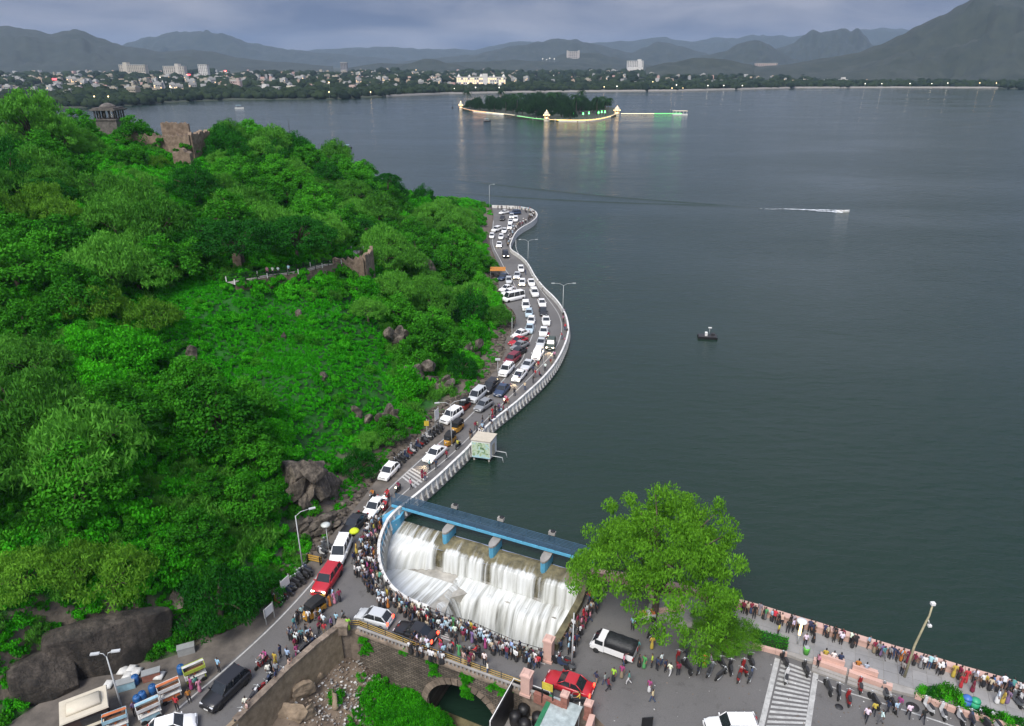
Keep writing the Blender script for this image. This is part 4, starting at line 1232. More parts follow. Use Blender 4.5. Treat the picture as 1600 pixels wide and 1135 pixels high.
for k in range(19):
    a0, a1 = PI * k / 19 + .012, PI * (k + 1) / 19 - .012
    r0, r1 = AR - .02, AR + .62 + random.uniform(-.06, .06)
    pr = [(AC - r * math.cos(a), ASP + r * math.sin(a)) for r, a in ((r0, a0), (r1, a0), (r1, a1), (r0, a1))]
    yy = -.14 - random.random() * .05
    m = MB(); m.add([(x, yy, z) for x, z in pr] + [(x, .3, z) for x, z in pr], [(0, 1, 2, 3), (7, 6, 5, 4), (0, 4, 5, 1), (1, 5, 6, 2), (2, 6, 7, 3), (3, 7, 4, 0)]); m.build('voussoir', M_stone, bridge)
m = MB(); m.box((LB / 2, -.12, -.06), (LB + 5, .5, .26)); m.build('string_course', M_stone, bridge)
b_ = MB()
q = MB(); q.box((0, 0, .29), (.16, .1, .4)); me_bal = q.mesh('baluster', M_conc)
m = MB(); m.box((LB / 2, -.18, .55), (LB + 4.6, .22, .12)); m.build('balustrade_rail', M_conc, bridge)
for k in range(int((LB + 4) / .42)):
    place(me_bal, 'baluster', bridge, (-2 + k * .42, -.18, .0))

# ---- gully beside the bridge
GUL = np.array([[p.x, p.y] for p in rim_w + rim_b + rim_e] + [[at(980, 1300, 1).x, 20], [at(300, 1300, 1).x, 20]])
RW = np.array([[p.x, p.y] for p in rim_w])
gx = np.arange(GUL[:, 0].min() - 1, GUL[:, 0].max() + 1, .45); gy = np.arange(24, GUL[:, 1].max() + 2, .45)
X, Y = np.meshgrid(gx, gy)
dw = poly_dist(X, Y, RW, closed=False)
ZG = np.maximum(-1.9 - .78 * dw, -9.0) + (vnoise(X, Y, 2.2, 5) - .5) * 1.1 + (vnoise(X, Y, .8, 6) - .5) * .5
dmid = np.hypot((X - (-9.0)) / 4.5, (Y - 50) / 5.0)
ZG += np.clip(1.3 - dmid, 0, 1.3) * 2.4
def gz(x, y):
    i = int(min(max((x - gx[0]) / .45, 0), len(gx) - 1)); j = int(min(max((y - gy[0]) / .45, 0), len(gy) - 1))
    return ZG[j, i]
k = len(gx)
ii = (np.arange(len(gy) - 1)[:, None] * k + np.arange(k - 1)[None]).ravel()
F = np.stack([ii, ii + 1, ii + k + 1, ii + k], 1)
cx = X.ravel()[F].mean(1); cy = Y.ravel()[F].mean(1)
F = F[in_poly(cx, cy, GUL) | (poly_dist(cx, cy, GUL) < .7)]
tag(place(np_mesh('gully', np.stack([X.ravel(), Y.ravel(), ZG.ravel()], 1), F, M_dirt, smooth=True), 'gully'), kind='structure')
m = MB(); m.box((-2, 42, -8.55), (26, 34, .1)); tag(m.build('stream', M_water), kind='structure')
rw = thing('retaining_wall', 'tan stone retaining wall above the rubbish-strewn gully', 'wall')
strip(resample(rim_w, step=1.5), .55, -2.6, 1.75, 'wall', mat('tan_stone', (.16, .12, .075), .9, col2=(.32, .25, .17), scale=1.4, bump=.8, bscale=5, detail=8), rw, taper=.06)
for i, p in enumerate(rs := resample(rim_w[1:], step=.95)):
    q = rs[min(i + 1, len(rs) - 1)] - rs[max(0, i - 1)]
    m = MB(); m.box((0, 0, 0), (.92, .62, .16)); m.build('coping_stone', M_stone, rw, (p.x, p.y, 1.83 + random.uniform(-.02, .02))).rotation_euler = (0, 0, math.atan2(q.y, q.x))
m = MB(); m.box((0, 0, 1.5), (1.0, 1.0, 1.1)); m.box((0, 0, 2.1), (1.2, 1.2, .15)); m.build('end_pier', M_stone, rw, (rim_w[-1].x + .4, rim_w[-1].y + .1, 0))

# ---- pink parapet and promenade
pinkroot = thing('promenade_parapet', 'broad pink parapet between the promenade and the lake', 'parapet')
pk = resample(wall_pink, step=1.5)
PROM_Z = 1.32
pin = off(pk, -.3) if off(pk, -.3)[10].y < pk[10].y else off(pk, .3)
strip(pin, .55, -2, 1.92, 'wall', M_pink, pinkroot)
for a, b_ in zip(pin[::2], pin[2::2]):
    d = b_ - a; c = (a + b_) / 2
    m = MB(); m.box((0, 0, 0), (d.length - .05, .72, .16)); m.build('coping_slab', M_pink, pinkroot, (c.x, c.y, 2.0 + random.uniform(-.008, .008))).rotation_euler = (0, 0, math.atan2(d.y, d.x))
FRONT = [(1010, 955), (1080, 985), (1130, 1000), (1176, 1008), (1200, 1014), (1230, 1022), (1252, 1030), (1270, 1034), (1325, 1053), (1397, 1078), (1430, 1086), (1495, 1110), (1550, 1127), (1600, 1141), (1750, 1185)]
front = P(FRONT, PROM_Z)
BACK = [p for p in pk if p.x > front[0].x + .5]
prom = [(p.x, p.y) for p in front] + [(p.x, p.y) for p in BACK[::-1]]
M_pave = mat('paving', (.20, .20, .20), .8, col2=(.30, .295, .29), scale=.5, detail=9, bump=.3, objvar=.10)
promroot = bpy.data.objects.new('promenade_pavement', None); COL.objects.link(promroot); promroot['kind'] = 'structure'
m = MB(); m.prism(prom, ROAD_Z - .5, PROM_Z - .03); m.build('bed', M_conc, promroot)
# paving slabs
PR = np.array(prom)
d = (front[8] - front[3]); ang = math.atan2(d.y, d.x)
m = MB(); m.box((0, 0, 0), (1.17, 1.17, .05)); me_slab = m.mesh('paving_slab', M_pave)
cnt = 0
for i in range(-10, 60):
    for j in range(-12, 14):
        o = Vector((front[3].x, front[3].y, 0)) + Vector((math.cos(ang), math.sin(ang), 0)) * i * 1.2 + Vector((-math.sin(ang), math.cos(ang), 0)) * j * 1.2
        X1, Y1 = np.array([o.x]), np.array([o.y])
        if in_poly(X1, Y1, PR)[0] and poly_dist(X1, Y1, PR)[0] > .72:
            u_, v_, _t = proj(o.x, o.y, PROM_Z)
            if u_ < 1640 and v_ < 1160 and cnt < 290:
                place(me_slab, 'paving_slab', promroot, (o.x, o.y, PROM_Z - .012 + random.uniform(-.006, .006)), ang); cnt += 1
# kerb, steps and planter walls along the front
fr = thing('promenade_kerb', 'pink and grey kerb wall along the front of the promenade', 'kerb')
for a, b_, h in ((3, 5, .16), (10, 14, .22)):
    pts_ = resample(front[a:b_ + 1], step=1.2)
    for p, q in zip(pts_, pts_[1:]):
        d = q - p; c = (p + q) / 2
        m = MB(); m.box((0, 0, 0), (d.length - .03, .3, .6)); m.build('kerb_stone', M_pink, fr, (c.x, c.y, PROM_Z - .3 + h)).rotation_euler = (0, 0, math.atan2(d.y, d.x))
sw_ = thing('step_wall', 'low pink broken wall with steps below the benches', 'wall')
for a, b_ in ((7, 8), (8, 9)):
    p, q = front[a].copy(), front[b_].copy(); d = q - p
    m = MB(); m.box((d.length * .48, 0, 0), (d.length * .94, .45, .9)); m.build('wall', M_pink, sw_, (p.x, p.y, 1.3)).rotation_euler = (0, 0, math.atan2(d.y, d.x))
    for s_ in range(2):
        m = MB(); m.box((d.length * .48, -.5 - s_ * .35, 0), (d.length * .94, .35, .22)); m.build('step', M_conc, sw_, (p.x, p.y, 1.22 - s_ * .12)).rotation_euler = (0, 0, math.atan2(d.y, d.x))
# ================================================================== ROCKS, RUINS, VEGETATION
def leaf_cloud(centers, radii, per, size, aspect=.5, up=.3, droop=0.0, shell=.55, seed=1, clump_tint=.55):
    """Leaf-sized quads spread through clumps. centers (n,3), radii (n,3)."""
    R = np.random.default_rng(seed)
    C = np.repeat(np.asarray(centers, float), per, 0); RR = np.repeat(np.asarray(radii, float), per, 0)
    n = len(C)
    d = R.normal(size=(n, 3)); d /= np.linalg.norm(d, axis=1)[:, None]
    r = shell + (1 - shell) * R.random((n, 1)) ** .6
    r = np.where(R.random((n, 1)) < .25, R.random((n, 1)), r)
    p = C + d * RR * r
    p[:, 2] -= droop * R.random(n)
    nrm = d * .8 + R.normal(size=(n, 3)) * .55 + np.array([0, 0, up])
    nrm /= np.linalg.norm(nrm, axis=1)[:, None]
    t = np.cross(nrm, R.normal(size=(n, 3))); 
    if droop: t = t * .5 + np.array([0, 0, -.7]) 
    t /= np.linalg.norm(t, axis=1)[:, None] + 1e-9
    b = np.cross(nrm, t); b /= np.linalg.norm(b, axis=1)[:, None] + 1e-9
    s = size * (.6 + .8 * R.random((n, 1)))
    t, b = t * s, b * s * aspect
    V = np.stack([p - t * .5, p + b * .5 - t * .08, p + t * .5, p - b * .5 - t * .08], 1).reshape(-1, 3)
    F = np.arange(n * 4).reshape(-1, 4)
    ct = np.repeat(R.random(len(centers)), per)
    tint = np.clip(clump_tint * ct + (1 - clump_tint) * R.random(n), 0, 1)
    return V, F, tint

M_bark = mat('bark', (0.05, 0.036, 0.026), .95, col2=(0.13, 0.10, 0.075), scale=2.0, bump=.8, bscale=6)
L_broad = leafmat('leaf_broad', (0.012, 0.105, 0.005), (0.085, 0.400, 0.018))
L_feather = leafmat('leaf_feather', (0.030, 0.140, 0.012), (0.140, 0.430, 0.045))
L_dark = leafmat('leaf_dark', (0.007, 0.070, 0.007), (0.026, 0.180, 0.012))
L_yellow = leafmat('leaf_yellow', (0.050, 0.160, 0.012), (0.180, 0.420, 0.035))
L_creep = leafmat('leaf_creeper', (0.012, 0.150, 0.004), (0.085, 0.540, 0.014))
L_grass = leafmat('leaf_grass', (0.012, 0.170, 0.004), (0.070, 0.560, 0.012), .25)
L_neem = leafmat('leaf_neem', (0.040, 0.140, 0.008), (0.180, 0.450, 0.030))
L_dry = leafmat('leaf_dry', (0.07, 0.075, 0.035), (0.14, 0.14, 0.08))

def make_tree(kind, seed):
    """(trunk mesh, crown mesh) of one tree, base at the origin."""
    R = np.random.default_rng(seed)
    cs, rs = [], []
    if kind == 'broad':
        H, W, n, per, size, asp, L, dr = 6.2, 3.6, 66, 105, .32, .55, L_broad, 0
        for _ in range(n):
            a, q = R.uniform(0, 2 * PI), R.random() ** .5
            z = H * (.50 + .48 * (1 - q * q) * R.uniform(.35, 1.1)) 
            cs.append((W * q * math.cos(a), W * q * math.sin(a), z - .6 * q * H * .4)); r = R.uniform(.55, 1.1); rs.append((r, r, r * .75))
    elif kind == 'feather':
        H, W, n, per, size, asp, L, dr = 6.0, 3.9, 66, 115, .44, .26, L_feather, .4
        for _ in range(n):
            a, q = R.uniform(0, 2 * PI), R.random() ** .5
            z = H * (.42 + .52 * (1 - q ** 2.2) * R.uniform(.5, 1.05))
            cs.append((W * q * math.cos(a), W * q * math.sin(a), z)); r = R.uniform(.7, 1.2); rs.append((r, r, r * .55))
    elif kind == 'rain':
        H, W, n, per, size, asp, L, dr = 7.5, 7.0, 170, 85, .34, .45, L_dark, 0
        for _ in range(n):
            a, q = R.uniform(0, 2 * PI), R.random() ** .5
            z = H * (.62 + .38 * (1 - q ** 2.0)) + R.uniform(-.7, .2)
            cs.append((W * q * math.cos(a), W * q * math.sin(a), z - .8)); r = R.uniform(.8, 1.5); rs.append((r, r, r * .38))
    elif kind == 'mango':
        H, W, n, per, size, asp, L, dr = 7.0, 4.2, 90, 100, .40, .30, L_dark, .15
        for _ in range(n):
            a, q = R.uniform(0, 2 * PI), R.random() ** .45
            z = H * (.28 + .68 * (1 - q ** 2.4) * R.uniform(.3, 1.05))
            cs.append((W * q * math.cos(a), W * q * math.sin(a), z)); r = R.uniform(.7, 1.1); rs.append((r, r, r * .8))
    elif kind == 'yellow':
        H, W, n, per, size, asp, L, dr = 4.6, 3.2, 54, 110, .36, .26, L_yellow, .2
        for _ in range(n):
            a, q = R.uniform(0, 2 * PI), R.random() ** .5
            z = H * (.4 + .58 * (1 - q ** 2) * R.uniform(.5, 1.05))
            cs.append((W * q * math.cos(a), W * q * math.sin(a), z)); r = R.uniform(.6, 1.0); rs.append((r, r, r * .6))
    elif kind == 'creeper':
        H, W, n, per, size, asp, L, dr = 4.2, 2.6, 54, 110, .28, .6, L_creep, .4
        for _ in range(n):
            a, q = R.uniform(0, 2 * PI), R.random() ** .5
            z = H * (.10 + .80 * (1 - q ** 1.6) * R.uniform(.4, 1.05))
            cs.append((W * q * math.cos(a), W * q * math.sin(a), z)); r = R.uniform(.6, 1.0); rs.append((r, r, r * .9))
    elif kind == 'tall':
        H, W, n, per, size, asp, L, dr = 13.0, 5.2, 110, 80, .52, .36, L_feather, .35
        for _ in range(n):
            a, q = R.uniform(0, 2 * PI), R.random() ** .5
            z = H * R.uniform(.45, 1.0)
            k = 1 - .5 * (z / H - .45)
            cs.append((W * q * k * math.cos(a), W * q * k * math.sin(a), z)); r = R.uniform(.7, 1.25); rs.append((r, r, r * .7))
    elif kind == 'neem':
        H, W, n, per, size, asp, L, dr = 11.5, 8.0, 330, 150, .31, .38, L_neem, .15
        for _ in range(n):
            a, q = len(cs) * 2.39996, ((len(cs) % 97) / 97) ** .45
            z = H * (.34 + .64 * (1 - q ** 2.3) * R.uniform(.5, 1.04)) + .5 * math.sin(a * 3)
            if R.random() < .45: a, q = R.uniform(0, 2 * PI), R.random() ** .42
            lob = 1 + .17 * math.sin(a * 3 + 1) + .11 * math.sin(a * 5 + 2)
            z = z + .9 * math.sin(a * 2.0 + 4 * q) * q
            cs.append((W * q * lob * math.cos(a), W * q * lob * math.sin(a), z)); r = R.uniform(.65, 1.15); rs.append((r, r, r * .7))
    Vl, Fl, T = leaf_cloud(cs, rs, per, size, asp, .35, dr, seed=seed)
    crown = np_mesh('crown', Vl, Fl, L, attr=T)
    m = MB()
    hb = H * .32
    r0 = .045 * H if kind not in ('tall', 'neem') else .035 * H
    m.tube([(0, 0, -1.2), (.05, 0, 0), (.1 * H * .2, .02, hb * .6), (.05, .05, hb)], [r0 * 1.25, r0, r0 * .8, r0 * .7], 7)
    idx = R.permutation(len(cs))[:16 if kind in ('neem', 'rain', 'tall') else 8]
    for i in idx:
        c = Vector(cs[i]); b0 = Vector((.05, .05, hb * R.uniform(.7, 1.0)))
        mid = b0.lerp(c, .5) + Vector((0, 0, .35 * (c - b0).length * .4))
        m.tube([b0, mid, c], [r0 * .5, r0 * .3, r0 * .08], 5)
    return m.mesh('trunk', M_bark), crown

PROTO = {k: [make_tree(k, 100 + 7 * i + s) for s in range(nv)] for i, (k, nv) in enumerate((('broad', 3), ('feather', 3), ('rain', 2), ('mango', 2), ('yellow', 2), ('creeper', 3), ('tall', 2), ('neem', 1)))}
DESC = {'broad': 'bright green round-crowned tree', 'feather': 'olive green feathery thorn tree', 'rain': 'wide dark umbrella-shaped tree', 'mango': 'dense dark green tree', 'yellow': 'yellowish green bushy tree', 'creeper': 'creeper-smothered bright green bush', 'tall': 'tall loose-crowned tree', 'neem': 'big spreading light green tree'}
TREES = []
def tree(kind, p, s, label, group=None, sz=None):
    tm, cm = random.choice(PROTO[kind])
    nm = {'broad': 'broadleaf_tree', 'feather': 'thorn_tree', 'rain': 'umbrella_tree', 'mango': 'evergreen_tree', 'yellow': 'bushy_tree', 'creeper': 'creeper_bush', 'tall': 'tall_tree', 'neem': 'shade_tree'}[kind]
    t = thing(nm, label, 'bush' if kind == 'creeper' else 'tree', (p[0], p[1], p[2] - .15), random.uniform(0, 2 * PI), group)
    t.scale = (s, s, s * (sz or random.uniform(.9, 1.15)))
    place(tm, 'trunk', t); place(cm, 'crown', t)
    TREES.append((p[0], p[1], s))
    return t

# ---- rocks
IV4, IF4 = icosphere(4)
def rock_mat(name, c0, c1, c2, sc):
    m, n, l, b = principled(name)
    geo = n.new('ShaderNodeNewGeometry')
    def noise(s, det, stretch=None):
        x = n.new('ShaderNodeTexNoise'); x.inputs['Scale'].default_value = s; x.inputs['Detail'].default_value = det; x.inputs['Roughness'].default_value = .68
        if stretch:
            mp = n.new('ShaderNodeMapping'); mp.inputs['Scale'].default_value = stretch; l.new(geo.outputs['Position'], mp.inputs[0]); l.new(mp.outputs[0], x.inputs['Vector'])
        else: l.new(geo.outputs['Position'], x.inputs['Vector'])
        return x.outputs['Fac']
    rp = n.new('ShaderNodeValToRGB'); e = rp.color_ramp.elements; e[0].position = .33; e[1].position = .70; e[0].color = (*c0, 1); e[1].color = (*c2, 1); q = e.new(.5); q.color = (*c1, 1)
    l.new(noise(sc, 10), rp.inputs[0])
    st = n.new('ShaderNodeMapRange'); st.inputs['From Min'].default_value = .40; st.inputs['From Max'].default_value = .62; st.inputs['To Min'].default_value = .45; st.inputs['To Max'].default_value = 1.1
    l.new(noise(1.0, 6, (1.3, 1.3, .16)), st.inputs['Value'])                                   # water stains running down
    vo = n.new('ShaderNodeTexVoronoi'); vo.feature = 'DISTANCE_TO_EDGE'; vo.inputs['Scale'].default_value = .9; mp = n.new('ShaderNodeMapping'); mp.inputs['Scale'].default_value = (.7, .7, 1.6); mp.inputs['Rotation'].default_value = (.3, .4, 0)
    wob = n.new('ShaderNodeTexNoise'); wob.inputs['Scale'].default_value = .7; wob.inputs['Detail'].default_value = 6; l.new(geo.outputs['Position'], wob.inputs['Vector'])
    wa = n.new('ShaderNodeVectorMath'); wa.operation = 'MULTIPLY_ADD'; wa.inputs[1].default_value = (4, 4, 4); l.new(wob.outputs['Color'], wa.inputs[0]); l.new(geo.outputs['Position'], wa.inputs[2]); l.new(wa.outputs[0], mp.inputs[0]); l.new(mp.outputs[0], vo.inputs['Vector'])
    ck = n.new('ShaderNodeMapRange'); ck.inputs['From Max'].default_value = .035; ck.inputs['To Min'].default_value = .55; l.new(vo.outputs['Distance'], ck.inputs['Value'])
    mm = n.new('ShaderNodeMath'); mm.operation = 'MULTIPLY'; l.new(st.outputs[0], mm.inputs[0]); l.new(ck.outputs[0], mm.inputs[1])
    vm = n.new('ShaderNodeVectorMath'); vm.operation = 'SCALE'; l.new(rp.outputs[0], vm.inputs[0]); l.new(mm.outputs[0], vm.inputs['Scale'])
    l.new(vm.outputs[0], b.inputs['Base Color']); b.inputs['Roughness'].default_value = .85
    ad = n.new('ShaderNodeMath'); ad.operation = 'MULTIPLY_ADD'; ad.inputs[1].default_value = .35; l.new(ck.outputs[0], ad.inputs[0]); l.new(noise(2.4, 9), ad.inputs[2])
    bp = n.new('ShaderNodeBump'); bp.inputs['Strength'].default_value = 1; bp.inputs['Distance'].default_value = .22; l.new(ad.outputs[0], bp.inputs['Height']); l.new(bp.outputs[0], b.inputs['Normal'])
    return m
M_rock = rock_mat('grey_brown_rock', (.05, .042, .033), (.125, .105, .082), (.26, .22, .175), .8)
M_rockdark = rock_mat('dark_rock', (.026, .024, .020), (.060, .050, .040), (.125, .105, .085), .5)
def rock_mesh(seed, size, m, strata=.25, rough=.35, crag=True):
    """Angular rock: a sphere chopped by random planes, then weathered."""
    R = np.random.default_rng(seed)
    out = IV4 * (1 + .10 * R.random()) if crag else IV4 / np.abs(IV4).max(1)[:, None] ** .6 * .92
    for _ in range(13 if crag else 9):
        nrm = R.normal(size=3); nrm[2] *= .6; nrm /= np.linalg.norm(nrm)
        d = R.uniform(.36, .80) if crag else R.uniform(.5, .88)
        ex_ = np.maximum(0, out @ nrm - d); out = out - ex_[:, None] * nrm * .96
    out = out * np.array(size) * 1.15
    q = out * (1.1 if crag else .35)
    nz = np.array([mnoise.fractal(Vector(p) + Vector((seed, 0, 0)), 1, 2, 4) for p in q])
    lay = np.array([mnoise.noise(Vector((p[0] * .25 + seed, p[1] * .25, (p[2] + .45 * p[0]) * 2.4))) for p in out])
    k = (.20 * nz + (.16 * lay if crag else .03 * lay)) * rough * 2.0
    return np_mesh('rock', out + IV4 * k[:, None] * (1.0 if crag else 1.6), IF4, m, smooth=not crag)
def outcrop_mesh(seed, size, m, n_=20):
    """Cliff of tilted, broken slabs."""
    R = random.Random(seed); V, F, o = [], [], 0
    for k in range(n_):
        me = rock_mesh(seed * 10 + k, (R.uniform(.30, .52), R.uniform(.3, .5), R.uniform(.16, .34)), m, rough=.10)
        v = np.empty(len(me.vertices) * 3, np.float32); me.vertices.foreach_get('co', v); v = v.reshape(-1, 3)
        th = .45 + R.uniform(-.2, .2); c, s = math.cos(th), math.sin(th)
        v = np.stack([v[:, 0] * c - v[:, 2] * s, v[:, 1], v[:, 0] * s + v[:, 2] * c], 1)
        v = (v + np.array([R.uniform(-.72, .72) * (1 - .35 * k / n_), R.uniform(-.4, .4), -.8 + 1.55 * k / n_])) * np.array(size)
        V.append(v); F.append(IF4 + o); o += len(v); bpy.data.meshes.remove(me)
    return np_mesh('rock', np.vstack(V), np.vstack(F), m)
def rock(u, v, size, label, m=M_rock, seed=1, sink=.3, rz=0.0, crag=True, p=None, rough=.35):
    p = p or onhill(u, v)
    o = place(outcrop_mesh(seed, size, m) if crag and size[0] > 2.4 else rock_mesh(seed, size, m, crag=crag, rough=rough), 'rock_outcrop', None, (p.x, p.y, p.z + size[2] * (1 - 2 * sink) * .5), rz)
    return tag(o, label, 'rock')
rock(486, 785, (5.0, 2.6, 5.2), 'craggy layered brown rock face above the red car', seed=3, sink=.25, rz=.9)
rock(500, 835, (3.2, 1.6, 2.4), 'lower slanted rock slabs beside the road by the white van', seed=9, sink=.4, rz=.8)
rock(455, 760, (2.2, 2.0, 2.4), 'brown rock shoulder beside the craggy face', seed=5, sink=.35, rz=.4)
rock(186, 1034, (5.6, 1.7, 3.7), 'large smooth dark rock face behind the stalls', M_rockdark, 12, .25, .35, False, rough=.16)
rock(80, 1075, (2.8, 1.3, 2.8), 'dark mossy rock face behind the kiosk', M_rockdark, 14, .25, .4, False, rough=.2)
rock(622, 550, (3.4, 2.2, 4.4), 'dark wet cliff above the parked cars', M_rock, 21, .35, .6)
rock(655, 605, (4.6, 2.4, 4.2), 'broken dark cliff over the road shoulder', M_rock, 24, .35, .7)
rock(698, 612, (3.4, 1.8, 2.6), 'pale slanted rock ledge behind the silver van', M_rock, 26, .4, .8)
rock(668, 440, (1.8, 1.5, 3.6), 'upright grey rock pillar in the bushes', M_rock, 31, .3)
rock(640, 475, (1.6, 1.2, 1.8), 'grey rock patch on the wooded slope', M_rock, 33, .35)
rock(418, 497, (1.0, .8, .7), 'flat pale boulder on the open green slope', M_rock, 35, .4)
rock(467, 497, (.8, .7, 1.1), 'grey boulder below the terrace walk', M_rock, 37, .4)
rock(300, 560, (1.3, 1.0, 1.6), 'grey boulder stack on the left of the open slope', M_rock, 39, .35)
rock(555, 460, (1.2, 1.0, 1.2), 'brown rock under the stone bastion', M_rock, 41, .4)
rock(505, 590, (1.1, .8, .8), 'reddish boulder in the middle of the green slope', M_rock, 43, .45)
rock(445, 530, (.5, .4, .8), 'small upright stone on the green slope', M_rock, 45, .3)
rock(278, 945, (1.4, 1.0, 1.0), 'brown boulder beside the dark evergreen tree', M_rock, 47, .4)
rock(610, 668, (3.2, 1.8, 3.0), 'craggy rock step above the row of parked motorbikes', M_rock, 61, .35, .7)
rock(735, 560, (3.4, 1.8, 3.2), 'brown cliff band beside the nose-in parked cars', M_rock, 63, .35, .8)
rock(730, 440, (2.4, 2.0, 1.1), 'flat pale rock shelf beside the far road', M_rock, 49, .4)
rock(575, 660, (1.0, .8, .9), 'small brown outcrop above the parked hatchback', M_rock, 51, .4)
rock(556, 650, (.9, .9, 1.4), 'weathered rock knob on the lower slope', M_rock, 53, .35)
# broken stone lining the shoulder (too many to count)
pts, rad = [], []
for p in resample(hill_base, step=.55):
    u_, v_, _ = proj(*p)
    if 430 < v_ < 980:
        for k in range(4):
            dx, dy = random.uniform(-2.8, .1), random.uniform(-.8, .8)
            s = random.uniform(.12, .42)
            pts.append((p.x + dx, p.y + dy, hz(p.x + dx, p.y + dy) + .05)); rad.append((s * 1.4, s, s * .8))
tag(blob_field('rubble', pts, rad, M_rock, .4), 'broken stone and earth along the foot of the hill', 'rubble', kind='stuff')

# ---- terrace walk on the hill
M_fort = mat('fort_stone', (0.10, 0.072, 0.050), .92, col2=(0.30, 0.225, 0.165), scale=1.1, bump=1.4, bscale=3.0, detail=9)
def walk(pix, width, lift, label, wall_h=4.2):
    pp = [onhill(u, v) for u, v in pix]
    zs = [p.z for p in pp]
    zs = [sum(zs[max(0, i - 1):i + 2]) / len(zs[max(0, i - 1):i + 2]) + lift for i in range(len(zs))]
    path = resample([Vector((p.x, p.y, z)) for p, z in zip(pp, zs)], step=1.0)
    t = thing('terrace_walk', label, 'walkway')
    L, R = off(path, width * .5), off(path, -width * .5)
    m = MB(); m.ribbon(R, L); m.build('paving', M_conc, t)
    m = MB(); m.ribbon([p - Vector((0, 0, wall_h)) + Vector((0, -.5, 0)) for p in R], R); m.ribbon(R, [p + Vector((0, 0, .3)) for p in R]); m.build('retaining_wall', M_fort, t)
    q = MB(); q.box((0, 0, .4), (.13, .13, .85)); mw = q.mesh('post', M_white); q = MB(); q.box((0, 0, .55), (.1, .1, 1.1)); mk = q.mesh('post', M_black)
    for side in (R, L):
        for i, p in enumerate(side[::2]):
            place(mw if i % 3 == 0 else mk, 'post', t, p + Vector((0, 0, .1)))
        for z in (.45, .75, 1.05):
            m = MB(); m.tube([p + Vector((0, 0, z)) for p in side], .04, 4); m.build('rail', M_black, t)
    return path
wk = walk([(362, 452), (390, 447), (420, 443), (450, 438), (480, 432), (505, 425), (530, 416), (560, 406)], 2.6, .9, 'railed terrace walk on stone walls halfway up the hill')
wk2 = walk([(572, 392), (590, 390), (612, 388)], 2.4, 1.2, 'short upper stretch of railed terrace behind the bastion', 3.0)

def ruin_wall(t, name, p0, p1, h, thick, seed, below=3.0):
    """Rough-topped stone wall from p0 to p1."""
    d = p1 - p0; n_ = max(4, int(d.length / .45)); d.normalize(); nn_ = Vector((-d.y, d.x, 0)) * thick / 2
    rings = []
    for i in range(n_ + 1):
        p = p0.lerp(p1, i / n_)
        top = h + .9 * mnoise.noise((i * .33, seed, 0)) + (.45 if (i * 7 + seed) % 5 < 2 else 0) + random.uniform(-.15, .15)
        j = .12 * mnoise.noise((i * .9, seed, 4))
        rings.append([(p.x - nn_.x, p.y - nn_.y + j, p.z - below), (p.x + nn_.x, p.y + nn_.y + j, p.z - below), (p.x + nn_.x * .8, p.y + nn_.y * .8, p.z + top), (p.x - nn_.x * .8, p.y - nn_.y * .8, p.z + top)])
    m = MB(); m.loft(rings, smooth=False); return m.build(name, M_fort, t)
bs = thing('bastion', 'square brown stone bastion at the end of the terrace walk', 'bastion')
pb = onhill(548, 432)
ruin_wall(bs, 'front_wall', pb + Vector((-3.2, 0, 0)), pb + Vector((2.6, .6, 0)), 3.0, .8, 3)
ruin_wall(bs, 'side_wall', pb + Vector((2.6, .9, 0)), pb + Vector((3.0, 7, 0)), 3.2, .8, 5)
tw = thing('wall_stump', 'broken stone wall stump standing in the creepers left of the walk', 'ruin')
pb = onhill(372, 424)
ruin_wall(tw, 'wall', pb + Vector((-.6, 0, 0)), pb + Vector((.7, .3, 0)), 2.8, .9, 8)
ft = thing('ruined_fort', 'ruined brown stone fort on the hilltop', 'fort')
g = dep(262, 262, 178)
ruin_wall(ft, 'main_wall', g + Vector((-13, 3, 2.0)), g + Vector((6, 2, 1.6)), 5.6, 1.2, 11, 6)
ruin_wall(ft, 'side_wall', g + Vector((6, 2, 1.6)), g + Vector((7.5, 10, 2)), 6.0, 1.2, 13, 6)
ruin_wall(ft, 'corner_tower', g + Vector((3.4, -2.5, -1.5)), g + Vector((7.4, -2.0, -1.5)), 5.6, 3.2, 17, 5)
ruin_wall(ft, 'upper_wall', g + Vector((-2, 5, 6)), g + Vector((5, 5, 6)), 4.2, 1.0, 19, 4)
ruin_wall(ft, 'terrace_wall', g + Vector((-19, -9, -5.5)), g + Vector((-8, -4, -4.5)), 2.4, 1.0, 23, 3)
ch = thing('hilltop_pavilion', 'dark open stone pavilion with columns on the hilltop', 'pavilion', dep(173, 190, 196))
M_dks = mat('dark_stone', (.06, .055, .05), .9, col2=(.16, .145, .13), scale=1.2)
m = MB(); m.box((0, 0, -2.5), (6.4, 6.4, 6.0)); m.build('base', M_dks, ch)
m = MB(); m.box((0, 0, .65), (6.8, 6.8, .35)); m.build('plinth', M_dks, ch)
for i in range(5):
    for j in range(5):
        if i in (0, 4) or j in (0, 4):
            m = MB(); m.tube([(-2.6 + i * 1.3, -2.6 + j * 1.3, .8), (-2.6 + i * 1.3, -2.6 + j * 1.3, 3.0)], .2, 6); m.build('column', M_dks, ch)
m = MB(); m.box((0, 0, 3.15), (6.9, 6.9, .35)); m.box((0, 0, 3.5), (5.8, 5.8, .4)); m.lathe([(2.2, 3.7), (2.0, 4.1), (1.2, 4.6), (.2, 4.9)], n=10); m.build('roof', M_dks, ch)

